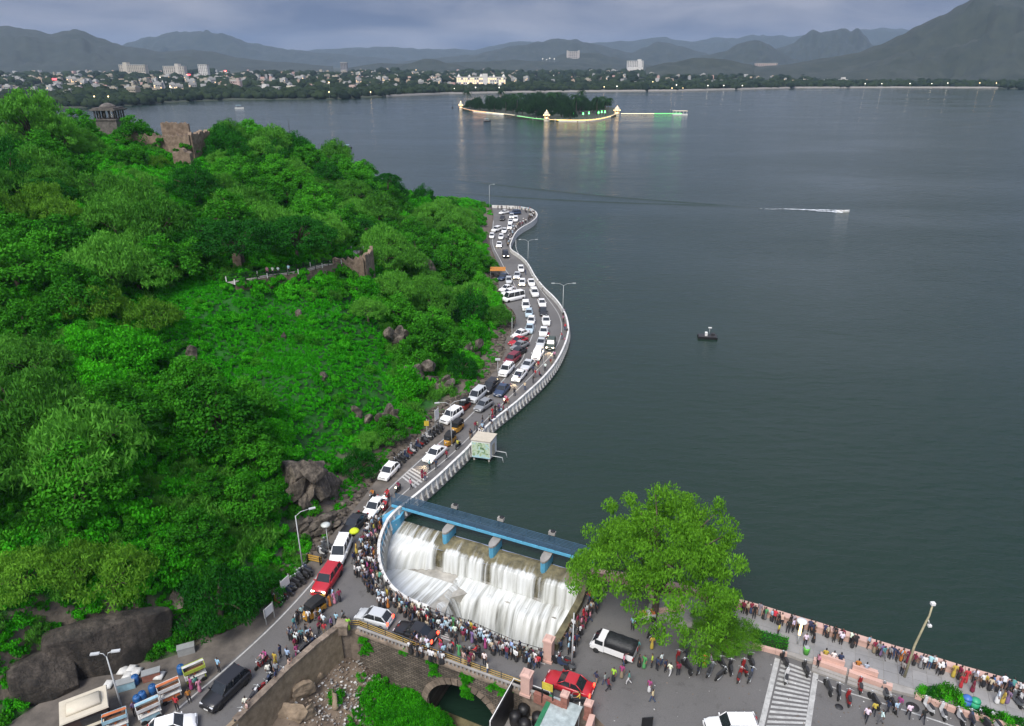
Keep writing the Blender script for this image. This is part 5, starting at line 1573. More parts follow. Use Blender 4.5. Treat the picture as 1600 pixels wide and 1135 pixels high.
# ---- single trees one can point to
big = at(1022, 962, ROAD_Z)
tree('neem', big, 1.0, 'big spreading light green tree shading the plaza beside the waterfall', sz=1.18)
pb2 = at(1150, 1000, PROM_Z)
tree('yellow', pb2, .7, 'low light green bush beside the hedge at the crossing', sz=.7)
tree('neem', at(1120, 1000, PROM_Z), .40, 'low leafy tree between the big tree and the hedge', sz=.42)
hero = [('rain', 380, 418, 1.15, 'wide dark umbrella-shaped tree behind the broken wall stump'), ('rain', 465, 408, 1.05, 'wide dark umbrella-shaped tree above the terrace walk'), ('rain', 560, 385, .85, 'dark umbrella-shaped tree beside the upper terrace'), ('rain', 320, 395, .8, 'dark umbrella-shaped tree on the left above the open slope'),
        ('rain', 25, 300, .95, 'flat-topped dark tree at the left edge below the tall tree'), ('rain', 70, 330, .8, 'dark flat-topped tree over the hill path'), ('rain', 606, 292, .55, 'small flat-topped tree standing out on the skyline'), ('rain', 120, 275, .45, 'small rounded dark tree beside the fort lawn'),
        ('tall', 70, 268, 1.25, 'tall loose-crowned tree against the lake at the upper left'), ('tall', 12, 262, 1.15, 'tall tree cut by the left edge of the picture'), ('tall', 100, 262, .9, 'slimmer tall tree right of the tallest one'),
        ('mango', 345, 968, 1.0, 'dense dark evergreen tree hanging over the roadside by the stalls'), ('mango', 400, 945, .7, 'smaller dark evergreen tree by the white notice board'), ('mango', 735, 508, 1.05, 'dense dark tree beside the parked white cars'), ('mango', 700, 500, .9, 'dark tree behind the one beside the parked cars'), ('mango', 722, 590, .65, 'dark bush-like tree above the parked black car'),
        ('yellow', 180, 935, 1.15, 'yellow-green bushy tree overhanging the dark rock face'), ('yellow', 120, 905, .9, 'yellow-green bushy tree left of the rock face'), ('yellow', 40, 925, 1.0, 'yellow-green tree at the lower left edge'), ('broad', 215, 262, .85, 'rounded tree in front of the ruined fort'), ('broad', 185, 255, .7, 'low tree half covering the fort wall'), ('yellow', 250, 268, .8, 'yellowish tree growing against the fort tower'),
        ('creeper', 515, 452, .8, 'bright leafy tree growing in front of the bastion'), ('feather', 575, 505, .9, 'dark feathery bush above the wet cliff'), ('feather', 575, 705, .6, 'bare grey-green thorn bush above the road bend'), ('mango', 565, 745, .6, 'dark bush at the foot of the slope behind the parked hatchback'), ('broad', 610, 690, .7, 'bright bush overhanging the parked motorbikes'), ('broad', 780, 470, .35, 'small clipped tree at the roadside near the white minibus')]
for k, u, v, s, lab in hero:
    p = onhill(u, v)
    if p is None: p = dep(u, v, 200)
    tree(k, p, s, lab)

# ---- the thicket: scattered over the hill in plan, kept off the open slope, walls and paths
OPEN = np.array([(262, 445), (300, 432), (365, 450), (400, 468), (470, 470), (560, 470), (598, 490), (610, 560), (632, 640), (600, 690), (545, 700), (520, 745), (430, 700), (420, 640), (350, 640), (300, 610), (255, 560), (245, 500)], float)
LAWN = np.array([(90, 300), (150, 285), (235, 290), (232, 305), (150, 325), (95, 322)], float)
WALKS = np.array([[p.x, p.y] for p in wk])
WALK2 = np.array([[p.x, p.y] for p in wk2])
def visible(x, y, z):
    for k in range(6, 40):
        t = k / 40
        px, py, pz = x * t, y * t, CAM_H + (z - CAM_H) * t
        if -330 < px < 21 and 14 < py < 311 and hz(px, py) > pz + .5: return False
    return True
def hz_v(X, Y):
    i = np.clip((X - GX[0]) / 1.5, 0, len(GX) - 1.001); j = np.clip((Y - GY[0]) / 1.5, 0, len(GY) - 1.001)
    a, b = i.astype(int), j.astype(int); fx, fy = i - a, j - b
    return (HZ[b, a] * (1 - fx) + HZ[b, a + 1] * fx) * (1 - fy) + (HZ[b + 1, a] * (1 - fx) + HZ[b + 1, a + 1] * fx) * fy
HBD = np.array([[p.x, p.y] for p in resample(hill_base, step=2.0)])
def free_spots(step, margin, seed):
    """Jittered grid of hill points in view: x, y, z, photo u, v, depth, on the open slope, distance to the road, distance to the walk."""
    R = np.random.default_rng(seed)
    X, Y = np.meshgrid(np.arange(-215, 10, step), np.arange(20, 300, step))
    X = (X + R.uniform(-.45, .45, X.shape) * step).ravel(); Y = (Y + R.uniform(-.45, .45, Y.shape) * step).ravel()
    k = in_poly(X, Y, HILLPOLY); X, Y = X[k], Y[k]
    Z = hz_v(X, Y)
    t = Y * CP - (Z - CAM_H) * SP
    U = 800 + FPX * X / t; Vv = 567.5 - FPX * (Y * SP + (Z - CAM_H) * CP) / t
    k = (t > 10) & (U > -60) & (U < 1000) & (Vv < 1200)
    X, Y, Z, t, U, Vv = X[k], Y[k], Z[k], t[k], U[k], Vv[k]
    D = poly_dist(X, Y, HBD, False); k = D > margin
    X, Y, Z, t, U, Vv, D = X[k], Y[k], Z[k], t[k], U[k], Vv[k], D[k]
    inside = in_poly(U, Vv, OPEN) | in_poly(U, Vv, LAWN)
    W = poly_dist(X, Y, WALKS, False)
    return list(zip(X.tolist(), Y.tolist(), Z.tolist(), U.tolist(), Vv.tolist(), t.tolist(), inside.tolist(), D.tolist(), W.tolist()))
LAND = [('the ruined fort', 250, 230), ('the dark umbrella trees', 430, 365), ('the terrace walk', 455, 440), ('the upper terrace', 592, 388), ('the skyline flat-topped tree', 606, 285), ('the far parked cars', 765, 375), ('the parked minibus', 790, 465), ('the grey rock pillar', 668, 438), ('the dark wet cliff', 625, 550), ('the craggy rock face', 485, 760), ('the smooth dark rock', 185, 990), ('the grey boulder stack', 300, 555), ('the reddish boulder', 505, 590), ('the tall upper-left tree', 60, 200), ('the fort lawn', 160, 305), ('the yellow-green bush', 150, 900), ('the small stone stump', 372, 420), ('the left picture edge', 0, 420), ('the left picture edge', 0, 600), ('the left picture edge', 0, 760)]
def zone_name(u, v, d):
    nm, lu, lv = min(LAND, key=lambda l_: math.hypot(l_[1] - u, (l_[2] - v) * 1.3))
    du, dv = u - lu, v - lv
    far_ = 'well ' if math.hypot(du, dv) > 95 else 'just '
    if nm == 'the left picture edge': return ('near the left picture edge, ' if du < 60 else 'some way in from the left edge, ') + ('high up' if v < 500 else 'halfway down' if v < 690 else 'low down')
    return far_ + (('right of' if du > 0 else 'left of') if abs(du) > abs(dv) * 1.2 else ('below' if dv > 0 else 'above')) + ' ' + nm
cands = []
for px, py, z, u_, v_, t_, inside, db, dwk in free_spots(6.6, 2.6, 5):
    if inside or not visible(px, py, z + 5) or (150 < u_ < 325 and 195 < v_ < 300 and not (u_ < 250 and v_ < 250 and random.random() < .25)): continue
    if dwk < 4.0 and v_ > 395: continue
    if any(math.hypot(px - a, py - b) < 2.5 + 2.6 * s for a, b, s in TREES[:31] if s > .5): continue
    cands.append((px, py, z, u_, v_, t_, db))
random.shuffle(cands)
cands.sort(key=lambda c: c[5] * random.uniform(.85, 1.15))
cands = cands[:262]
for px, py, z, u_, v_, t_, db in cands:
    q = mnoise.noise((px / 26, py / 26, 2.0)) + random.uniform(-.25, .25)
    if v_ < 330: k = 'broad' if q > -.05 else ('feather' if q > -.3 else 'mango')
    elif u_ < 260: k = 'feather' if q > .12 else ('broad' if q > -.2 else ('creeper' if q > -.32 else 'yellow'))
    elif v_ > 600: k = 'creeper' if q > -.12 else 'broad'
    else: k = 'broad' if q > .05 else ('creeper' if q > -.2 else 'feather')
    s = random.uniform(.85, 1.5) * (1.0 if k != 'creeper' else 1.05)
    if v_ > 700 and u_ > 250: s *= .72
    if db < 6: s *= .7
    tree(k, (px, py, z), s, f'{"small" if s < .95 else "large" if s > 1.25 else "medium"} {DESC[k]} {zone_name(u_, v_, db)}', 'trees and bushes of the hillside thicket')

# ---- undergrowth and grass: leaf mounds nobody could count
def mound_mesh(nm, L, n, per, size, asp, W, H, seed, droop=.2):
    R = np.random.default_rng(seed); cs, rs = [], []
    for _ in range(n):
        a, q = R.uniform(0, 2 * PI), R.random() ** .5
        cs.append((W * q * math.cos(a), W * q * math.sin(a), H * (.15 + .75 * (1 - q * q) * R.uniform(.4, 1)))); r = R.uniform(.3, .55) * W * .8; rs.append((r, r, r * .7 * H / W))
    V, F, T = leaf_cloud(cs, rs, per, size, asp, .5, droop, seed=seed)
    return np_mesh(nm, V, F, L, attr=T)
def scatter(name, label, cat, pts, rots, scl, me):
    """One object: copies of a leaf mound on given points, through geometry nodes."""
    src = bpy.data.objects.new(name + '_source', me)
    pm = bpy.data.meshes.new(name)
    pm.vertices.add(len(pts)); pm.vertices.foreach_set('co', np.asarray(pts, np.float32).ravel())
    for nm, val in (('rot', rots), ('scl', scl)):
        a = pm.attributes.new(nm, 'FLOAT', 'POINT'); a.data.foreach_set('value', np.asarray(val, np.float32))
    o = place(pm, name)
    ng = bpy.data.node_groups.new(name, 'GeometryNodeTree')
    ng.interface.new_socket('Geometry', in_out='INPUT', socket_type='NodeSocketGeometry')
    ng.interface.new_socket('Geometry', in_out='OUTPUT', socket_type='NodeSocketGeometry')
    N, K = ng.nodes, ng.links
    gi, go = N.new('NodeGroupInput'), N.new('NodeGroupOutput')
    ins = N.new('GeometryNodeInstanceOnPoints'); oi = N.new('GeometryNodeObjectInfo'); oi.inputs['Object'].default_value = src
    oi.inputs['As Instance'].default_value = True
    ra, sa = N.new('GeometryNodeInputNamedAttribute'), N.new('GeometryNodeInputNamedAttribute')
    ra.data_type = sa.data_type = 'FLOAT'; ra.inputs['Name'].default_value = 'rot'; sa.inputs['Name'].default_value = 'scl'
    cx_ = N.new('ShaderNodeCombineXYZ'); K.new(ra.outputs['Attribute'], cx_.inputs['Z'])
    er = N.new('FunctionNodeEulerToRotation'); K.new(cx_.outputs[0], er.inputs[0])
    K.new(gi.outputs[0], ins.inputs['Points']); K.new(oi.outputs['Geometry'], ins.inputs['Instance'])
    K.new(er.outputs[0], ins.inputs['Rotation']); K.new(sa.outputs['Attribute'], ins.inputs['Scale'])
    K.new(ins.outputs[0], go.inputs[0])
    md = o.modifiers.new('scatter', 'NODES'); md.node_group = ng
    return tag(o, label, cat, kind='stuff')
und = [[], [], []]
for px, py, z, u_, v_, t_, inside, db, dwk in free_spots(1.75, 1.0, 9):
    if v_ < 200 and t_ > 250: continue
    if dwk < 1.9: continue
    if inside:
        if mnoise.noise((px / 7, py / 7, 3)) > .02 and random.random() < .6: und[random.choice((0, 1, 1))].append((px, py, z - .1, random.uniform(.4, 1.0)))
        continue
    k = mnoise.noise((px / 14, py / 14, 7.0)) + random.uniform(-.3, .3)
    if db < (1.2 if py < 62 else 4.5) + 4 * mnoise.noise((px / 6, py / 6, 5)) and random.random() < .8: continue
    und[0 if k > .15 else 1 if k > -.25 else 2].append((px, py, z, random.uniform(.9, 1.55) * (1 if db > 4 else .6)))
for px, py, z, u_, v_, t_, inside, db, dwk in free_spots(.95, .5, 13):
    if py < 68 and v_ > 800 and random.random() < .55: und[random.choice((0, 1, 1, 2))].append((px, py, z - .1, random.uniform(.45, .95)))
for i, (L, sz, asp) in enumerate(((L_broad, .34, .5), (L_creep, .32, .6), (L_feather, .42, .2))):
    a = np.array(und[i])
    me = mound_mesh('undergrowth', L, 14, 84, sz * .78, asp, 1.25, 1.5, 70 + i)
    scatter('undergrowth', ('leafy green undergrowth filling the gaps in the thicket', 'bright creepers covering the slope between the trees', 'grey-green scrub between the hillside trees')[i], 'undergrowth', a[:, :3], rng.uniform(0, 6.28, len(a)), a[:, 3], me)
a = []
for p in wk:
    for k in range(2):
        if random.random() < .7:
            q = (p.x + random.uniform(-.8, .8), p.y - random.uniform(1.6, 3.2)); a.append((q[0], q[1], hz(*q) + random.uniform(.2, 1.2), random.uniform(.5, 1.0)))
a = np.array(a); scatter('wall_creeper', 'creepers climbing the retaining wall of the terrace walk', 'creeper', a[:, :3], rng.uniform(0, 6.28, len(a)), a[:, 3], mound_mesh('wall_creeper', L_creep, 12, 62, .32, .5, 1.1, 1.2, 78))
a = []
for k in range(60):
    q = g + Vector((random.uniform(-14, 7), random.choice((random.uniform(-4, 0), random.uniform(1, 3.5))), 0)); hi_ = q.y > g.y + .5
    a.append((q.x, q.y, (g.z + random.uniform(3.2, 6.4)) if hi_ else hz(q.x, q.y) + random.uniform(0, 1.5), random.uniform(.5, 1.1)))
a = np.array(a); scatter('ruin_creeper', 'creepers growing over the ruined fort walls', 'creeper', a[:, :3], rng.uniform(0, 6.28, len(a)), a[:, 3], mound_mesh('ruin_creeper', L_broad, 12, 62, .34, .5, 1.25, 1.2, 77))
gr = []
for px, py, z, u_, v_, t_, inside, db, dwk in free_spots(.85, 1.2, 11):
    if t_ < 175 and (inside or random.random() < (.5 if py < 68 else .22)):
        if dwk < 1.5: continue
        gr.append((px, py, z - .05, random.uniform(.7, 1.5) * (1 + .5 * mnoise.noise((px / 5, py / 5, 1)))))
a = np.array(gr)
me = mound_mesh('ground_cover', L_grass, 8, 42, .26, .26, .62, .42, 91, .1)
scatter('ground_cover', 'vivid green grass and creepers on the open hill slope', 'grass', a[:, :3], rng.uniform(0, 6.28, len(a)), a[:, 3], me)
# shrubs in the gully and moss on the bridge
gp = []
for _ in range(900):
    x, y = random.gauss(-9.3, 2.6), random.gauss(48.5, 3.2)
    if in_poly(np.array([x]), np.array([y]), GUL)[0] and y < 52.5: gp.append((x, y, gz(x, y), random.uniform(.35, .8)))
a = np.array(gp)
scatter('gully_shrubs', 'bright green scrub filling the gully below the bridge', 'undergrowth', a[:, :3], rng.uniform(0, 6.28, len(a)), a[:, 3], mound_mesh('gully_shrubs', L_creep, 12, 60, .24, .5, 1.2, 1.3, 97))
# ================================================================== VEHICLES
PAL = {'white': (.80, .80, .79), 'silver': (.50, .52, .53), 'grey': (.22, .23, .24), 'black': (.018, .018, .020), 'dark blue': (.03, .05, .10), 'red': (.42, .02, .03), 'maroon': (.18, .015, .03), 'pale blue': (.42, .52, .58), 'dark green': (.05, .07, .05)}
M_paint = mat('car_paint', (1, 1, 1), .28, var=.04, scale=3, obj_color=True, spec=.6)
M_glass = mat('car_glass', (.020, .024, .028), .08, var=.2, spec=.7)
M_tyre = mat('tyre', (.018, .018, .018), .85)
M_rim = mat('wheel_rim', (.45, .46, .47), .35, metal=.6)
M_trim = mat('dark_trim', (.03, .03, .032), .6)
M_hl = mat('headlight_off', (.62, .64, .66), .12)
M_hl_on = emit('headlight_on', (1.0, .80, .50), 16.0)
M_tl = mat('tail_light', (.30, .01, .01), .2)
M_tl_on = emit('tail_light_on', (1.0, .05, .02), 5.0)

def wheel_mesh(r, w):
    a = MB(); a.lathe([(r * .6, -w / 2), (r * .96, -w / 2), (r, -w * .3), (r, w * .3), (r * .96, w / 2), (r * .6, w / 2)], n=14)
    b = MB(); b.lathe([(.02, -w * .46), (r * .62, -w * .46), (r * .62, w * .46), (.02, w * .46)], n=10)
    def rot(m):
        m.v = [(x, z, y) for x, y, z in m.v]; return m
    return rot(a).mesh('tyre', M_tyre), rot(b).mesh('rim', M_rim)
WH = {r: wheel_mesh(r, .2) for r in (.30, .36)}

def car_proto(kind):
    l, w, h, r = {'hatch': (3.75, 1.62, 1.50, .30), 'sedan': (4.35, 1.70, 1.46, .30), 'suv': (4.45, 1.80, 1.74, .36), 'van': (4.40, 1.72, 1.84, .30), 'minibus': (5.6, 1.95, 2.25, .36)}[kind]
    hl = l / 2
    hood, waist = {'hatch': (.86, .92), 'sedan': (.82, .90), 'suv': (1.02, 1.06), 'van': (.98, 1.02), 'minibus': (1.1, 1.15)}[kind]
    wb, rf, rr, rb = {'hatch': (.95, .30, -1.25, -1.78), 'sedan': (.95, .25, -.85, -1.50), 'suv': (.98, .42, -1.80, -2.14), 'van': (1.35, .75, -1.85, -2.12), 'minibus': (2.3, 1.75, -2.55, -2.74)}[kind]
    boot = {'sedan': .88}.get(kind, waist)
    def ring(x, k, z):   # k narrows in plan
        a, b_ = w / 2 * k, w / 2 * k * .97
        return [(x, -a * .92, .22), (x, a * .92, .22), (x, a, .42), (x, a, .66), (x, b_, z - .05), (x, b_ * .90, z), (x, -b_ * .90, z), (x, -b_, z - .05), (x, -a, .66), (x, -a, .42)]
    st = [(hl, .72, hood - .28), (hl - .10, .86, hood - .15), (hl - .45, .97, hood - .04), (wb + .15, 1.0, hood), (wb, 1.0, waist), (0, 1.0, waist), (rb + .05, 1.0, waist), (rb - .1 if kind == 'sedan' else rb, .98, boot), (-hl + .12, .95, boot - .04), (-hl, .86, boot - .2)]
    st = [s for i, s in enumerate(st) if i == 0 or s[0] < st[i - 1][0] - .01]
    b = MB(); b.loft([ring(*s) for s in st][::-1], smooth=True); body = b.mesh('body', M_paint)
    tw = w / 2 * .76
    def cab(x, k, z): return [(x, -k, z), (x, k, z)]
    g = MB()
    wv = w / 2 * .90
    base = [(wb, -wv * .96), (wb, wv * .96), (rb, wv * .94), (rb, -wv * .94)]; top = [(rf, -tw), (rf, tw), (rr, tw * .97), (rr, -tw * .97)]
    g.loft([[(x, y, waist - .03) for x, y in base], [(x, y, h - .04) for x, y in top]], smooth=False); glass = g.mesh('glazing', M_glass)
    rp = MB()
    rp.loft([[(rf + .02, -tw * 1.01, h - .07), (rf + .02, tw * 1.01, h - .07), (rr - .02, tw, h - .07), (rr - .02, -tw, h - .07)], [(rf - .10, -tw * .93, h), (rf - .10, tw * .93, h), (rr + .08, tw * .92, h), (rr + .08, -tw * .92, h)]], smooth=False)
    for sy in (-1, 1):
        rp.tube([(wb + .02, sy * wv * .965, waist - .02), (rf, sy * tw * 1.01, h - .04)], .045, 4)
        rp.tube([(rb - .01, sy * wv * .945, waist - .02), (rr, sy * tw * .98, h - .04)], .07 if kind != 'sedan' else .055, 4)
        for f in ((.52,) if kind in ('hatch', 'sedan') else (.38, .72)):
            xb, xt = lerp(wb, rb, f), lerp(rf, rr, f * .96)
            rp.tube([(xb, sy * wv * .96, waist - .02), (xt, sy * tw, h - .04)], .04, 4)
    roof = rp.mesh('roof', M_paint)
    def boxm(nm, size, m): q = MB(); q.box((0, 0, 0), size); return q.mesh(nm, m)
    P_ = dict(l=l, w=w, h=h, r=r, body=body, glass=glass, roof=roof, hood=hood, boot=boot, wx=(hl - .78 if kind != 'van' else hl - .65, -hl + .72),
              bump=boxm('bumper', (.16, w * .90, .26), M_paint), hlm=boxm('headlight', (.16, .34, .15), M_hl), hlo=boxm('headlight', (.16, .34, .15), M_hl_on), tlm=boxm('tail_light', (.12, .22, .30), M_tl), tlo=boxm('tail_light', (.12, .24, .30), M_tl_on),
              mir=boxm('mirror', (.1, .2, .13), M_paint), plate=boxm('number_plate', (.03, .48, .11), M_white), grille=boxm('grille', (.06, w * .5, .16), M_trim))
    return P_
CARP = {k: car_proto(k) for k in ('hatch', 'sedan', 'suv', 'van', 'minibus')}
def car(kind, col, p, rz, label, lit=False, brake=False, detail=2, group=None):
    c = CARP[kind]
    t = thing('parked_car' if group == 'cars parked on the shoulder' else 'car', label, 'van' if kind in ('van', 'minibus') else 'car', p, rz, group)
    for me, nm in ((c['body'], 'body'), (c['roof'], 'roof')):
        place(me, nm, t).color = (*PAL[col], 1)
    place(c['glass'], 'glazing', t)
    ty, ri = WH[c['r']]
    for x in c['wx']:
        for s in (-1, 1):
            q = place(ty, 'wheel', t, (x, s * (c['w'] / 2 - .09), c['r']))
            if detail > 1: place(ri, 'rim', q)
    for s in (-1, 1):
        place(c['hlo'] if lit else c['hlm'], 'headlight', t, (c['l'] / 2 - .09, s * c['w'] * .33, c['hood'] - .26))
        place(c['tlo'] if brake else c['tlm'], 'tail_light', t, (-c['l'] / 2 + .03, s * c['w'] * .38, c['boot'] - .16))
        if detail > 1:
            place(c['mir'], 'mirror', t, (c['l'] * .20, s * (c['w'] / 2 + .06), c['hood'] + .10)).color = (*PAL[col], 1)
    if detail > 1:
        place(c['bump'], 'bumper', t, (c['l'] / 2 - .03, 0, .42)).color = (*PAL[col], 1)
        place(c['bump'], 'bumper', t, (-c['l'] / 2 + .03, 0, .42)).color = (*PAL[col], 1)
        place(c['grille'], 'grille', t, (c['l'] / 2 - .01, 0, c['hood'] - .32))
        place(c['plate'], 'number_plate', t, (c['l'] / 2 + .06, 0, .42)); place(c['plate'], 'number_plate', t, (-c['l'] / 2 - .06, 0, .5))
    if lit and detail > 1:
        ld = bpy.data.lights.new('headlight_beam', 'SPOT'); ld.energy = 240; ld.color = (1, .72, .42); ld.spot_size = 1.5; ld.spot_blend = .8; ld.shadow_soft_size = .1
        o = bpy.data.objects.new('headlight_beam', ld); COL.objects.link(o); o.parent = t
        o.location = (c['l'] / 2 + .1, 0, .65); o.rotation_euler = (math.radians(70), 0, -PI / 2)
    return t
def drive(kind, col, rear, front_, label, **kw):
    a, b = at(*rear, ROAD_Z), at(*front_, ROAD_Z)
    d = b - a; c = (a + b) / 2
    return car(kind, col, (c.x, c.y, ROAD_Z + .005), math.atan2(d.y, d.x), label, **kw)
TR = 'cars queueing on the lake road'; PK = 'cars parked on the shoulder'
for a in [
    ('van', 'white', (541, 850), (526, 885), 'white people carrier behind the red car, nose to the junction', dict()),
    ('suv', 'red', (522, 898), (502, 928), 'red car with lit headlights leading the queue at the junction', dict(lit=True)),
    ('sedan', 'white', (596, 786), (575, 811), 'white saloon at the start of the white curved parapet', dict()),
    ('sedan', 'black', (566, 812), (542, 838), 'black saloon between the white saloon and the people carrier', dict()),
    ('hatch', 'silver', (604, 977), (566, 967), 'silver hatchback turning at the junction in front of the crowd', dict(brake=True)),
    ('sedan', 'black', (674, 1003), (626, 987), 'dark grey saloon with red brake lights on the arch bridge', dict(brake=True)),
    ('sedan', 'red', (920, 1087), (858, 1065), 'red saloon with glowing tail lights passing the yellow board', dict(brake=True)),
    ('suv', 'black', (378, 1062), (330, 1108), 'black off-road car beside the food stalls', dict()),
    ('hatch', 'white', (250, 1150), (292, 1138), 'white car cut off by the bottom edge below the stalls', dict()),
    ('suv', 'white', (1175, 1146), (1110, 1146), 'white car cut off by the bottom edge near the zebra crossing', dict()),
    ('hatch', 'white', (618, 732), (598, 753), 'white hatchback parked alone under the dark bush', dict(group=PK)),
    ('sedan', 'white', (691, 705), (669, 724), 'white saloon with lit headlights above the small zebra crossing', dict(lit=True, group=TR)),
    ('suv', 'white', (716, 648), (695, 663), 'white car parked by the white sign under the cliff', dict(group=PK)),
    ('van', 'silver', (755, 615), (736, 632), 'silver van parked just behind the black off-road car', dict(group=PK)),
    ('hatch', 'grey', (765, 632), (746, 645), 'grey hatchback in the queue level with the silver van', dict(group=TR)),
    ('suv', 'black', (774, 602), (758, 617), 'black off-road car parked on the shoulder under the lamp', dict(group=PK)),
    ('sedan', 'dark blue', (792, 606), (777, 622), 'dark blue saloon in the queue beside the black parked car', dict(group=TR)),
    ('suv', 'white', (797, 577), (785, 590), 'white car parked behind the short shoulder lamp', dict(group=PK)),
    ('suv', 'maroon', (806, 562), (794, 571), 'dark red car parked behind the white one by the lamp', dict(group=PK)),
    ('sedan', 'white', (818, 584), (805, 599), 'white saloon with lit headlights in the middle of the lake road', dict(lit=True, group=TR)),
    ('sedan', 'silver', (830, 569), (819, 581), 'silver saloon behind the headlit white saloon', dict(group=TR)),
    ('suv', 'white', (844, 551), (836, 566), 'white car with lit headlights rounding the bend by the lake lamp', dict(lit=True, group=TR)),
    ('sedan', 'silver', (848, 534), (843, 546), 'silver car close behind the headlit white one at the bend', dict(group=TR)),
    ('sedan', 'white', (851, 516), (848, 529), 'white car second behind the headlit one at the bend', dict(group=TR)),
    ('suv', 'dark green', (862, 537), (859, 549), 'dark car with lit headlights on the lake side of the bend', dict(lit=True, group=TR)),
    ('sedan', 'white', (852, 499), (854, 512), 'white car just behind the black one on the bend', dict(group=TR)),
    ('sedan', 'black', (847, 485), (850, 497), 'black car sandwiched by white ones above the bend', dict(group=TR)),
    ('sedan', 'white', (823, 522), (803, 530), 'white saloon parked nose-in beside the low wall', dict(group=PK)),
    ('sedan', 'red', (820, 533), (799, 541), 'red saloon parked nose-in next to the white one', dict(group=PK)),
    ('sedan', 'grey', (822, 540), (802, 549), 'grey saloon parked nose-in next to the red one', dict(group=PK)),
    ('sedan', 'black', (817, 550), (801, 559), 'black saloon parked nose-in at the near end of the bay', dict(group=PK)),
    ('sedan', 'pale blue', (829, 511), (826, 524), 'pale blue car parked at the near end of the upper row', dict(group=PK)),
    ('hatch', 'white', (831, 500), (829, 511), 'white car second from the near end of the upper row', dict(group=PK)),
    ('hatch', 'pale blue', (827, 488), (826, 499), 'pale blue car third from the near end of the upper row', dict(group=PK)),
    ('suv', 'white', (821, 477), (822, 488), 'white car at the far end of the upper row', dict(group=PK)),
    ('sedan', 'white', (844, 471), (849, 484), 'white car beside the lake lamp above the bend', dict(group=TR)),
    ('suv', 'white', (832, 456), (838, 468), 'white high-roofed car next up the lake road queue', dict(group=TR)),
    ('sedan', 'white', (828, 440), (832, 451), 'white car beside the crowd of motorbikes on the far bend', dict(group=TR)),
    ('hatch', 'white', (817, 440), (815, 451), 'white car with lit headlights in the oncoming lane of the far bend', dict(lit=True, group=TR)),
    ('sedan', 'silver', (810, 429), (806, 439), 'silver car with lit headlights behind the oncoming white one', dict(lit=True, group=TR)),
    ('hatch', 'white', (813, 419), (815, 429), 'white car at the start of the far bend', dict(group=TR)),
    ('minibus', 'white', (814, 467), (791, 472), 'white minibus parked across the shoulder beside the small clipped tree', dict(group=PK)),
    ('sedan', 'white', (804, 459), (786, 463), 'white car parked behind the minibus', dict(group=PK)),
    ('sedan', 'white', (800, 452), (783, 457), 'white car parked second behind the minibus', dict(group=PK)),
    ('hatch', 'silver', (795, 436), (795, 448), 'silver car parked third behind the minibus', dict(group=PK)),
    ('sedan', 'dark blue', (793, 433), (780, 440), 'dark blue car parked beside the orange awning', dict(group=PK)),
    ('suv', 'black', (789, 397), (791, 406), 'black jeep with lit headlights at the narrow part of the road', dict(lit=True, group=TR)),
    ('sedan', 'white', (781, 381), (779, 390), 'white car with lit headlights beyond the black jeep', dict(lit=True, group=TR)),
    ('hatch', 'white', (785, 368), (781, 379), 'white car third beyond the black jeep', dict(group=TR)),
    ('sedan', 'white', (790, 359), (786, 368), 'white car fourth beyond the black jeep', dict(group=TR)),
    ('suv', 'white', (781, 360), (770, 364), 'white car parked nose-in at the far end of the shoulder', dict(group=PK)),
    ('hatch', 'white', (770, 367), (767, 377), 'white car parked against the trees at the far end', dict(group=PK)),
    ('sedan', 'white', (798, 345), (797, 354), 'white car near the far turning of the road', dict(group=TR)),
    ('hatch', 'white', (797, 353), (796, 362), 'white car with lit headlights near the far turning', dict(lit=True, group=TR)),
    ('suv', 'white', (806, 341), (805, 351), 'white high-roofed car on the lake side of the far turning', dict(group=TR)),
    ('sedan', 'white', (795, 333), (780, 336), 'white car parked across the far end of the road', dict(group=PK)),
    ('suv', 'dark blue', (812, 335), (797, 336), 'dark car parked across the far end of the road', dict(group=PK)),
    ('sedan', 'black', (787, 339), (783, 349), 'black car parked in the shade of the far trees', dict(group=PK)),
    ('hatch', 'silver', (800, 336), (799, 345), 'silver car with lit headlights at the far end', dict(lit=True, group=TR))]:
    k, colr, r_, f_, lab, kw = a
    drive(k, colr, r_, f_, lab, detail=2 if r_[1] > 470 else 1, **kw)

# pickup with a black tarpaulin
pa, pb_ = at(986, 1030, ROAD_Z), at(931, 1010, ROAD_Z)
d = pb_ - pa
tk = thing('pickup_truck', 'white pickup truck with a black tarpaulin cover parked under the big tree', 'truck', ((pa + pb_) / 2) + Vector((0, 0, .005)), math.atan2(d.y, d.x))
b = MB(); b.loft([[(2.15, -.72, .35), (2.15, .72, .35), (2.12, .74, .9), (2.12, -.74, .9)], [(1.0, -.8, .35), (1.0, .8, .35), (.95, .78, 1.75), (.95, -.78, 1.75)]][::-1], smooth=False)
b = MB(); b.loft([[(x, -.8 * k, .38), (x, .8 * k, .38), (x, .8 * k, z * .62), (x, .70 * k, z), (x, -.70 * k, z), (x, -.8 * k, z * .62)] for x, k, z in ((.75, 1, 1.80), (1.35, .99, 1.80), (1.95, .96, 1.12), (2.15, .90, .80))][::-1][::-1], smooth=False)
o = b.build('cab', M_paint, tk); o.color = (*PAL['white'], 1)
b = MB(); b.add([(1.40, -.66, 1.74), (1.40, .66, 1.74), (1.93, .70, 1.20), (1.93, -.70, 1.20)], [(0, 3, 2, 1)]); b.v = [(x + .03, y, z + .03) for x, y, z in b.v]; b.build('windscreen', M_glass, tk)
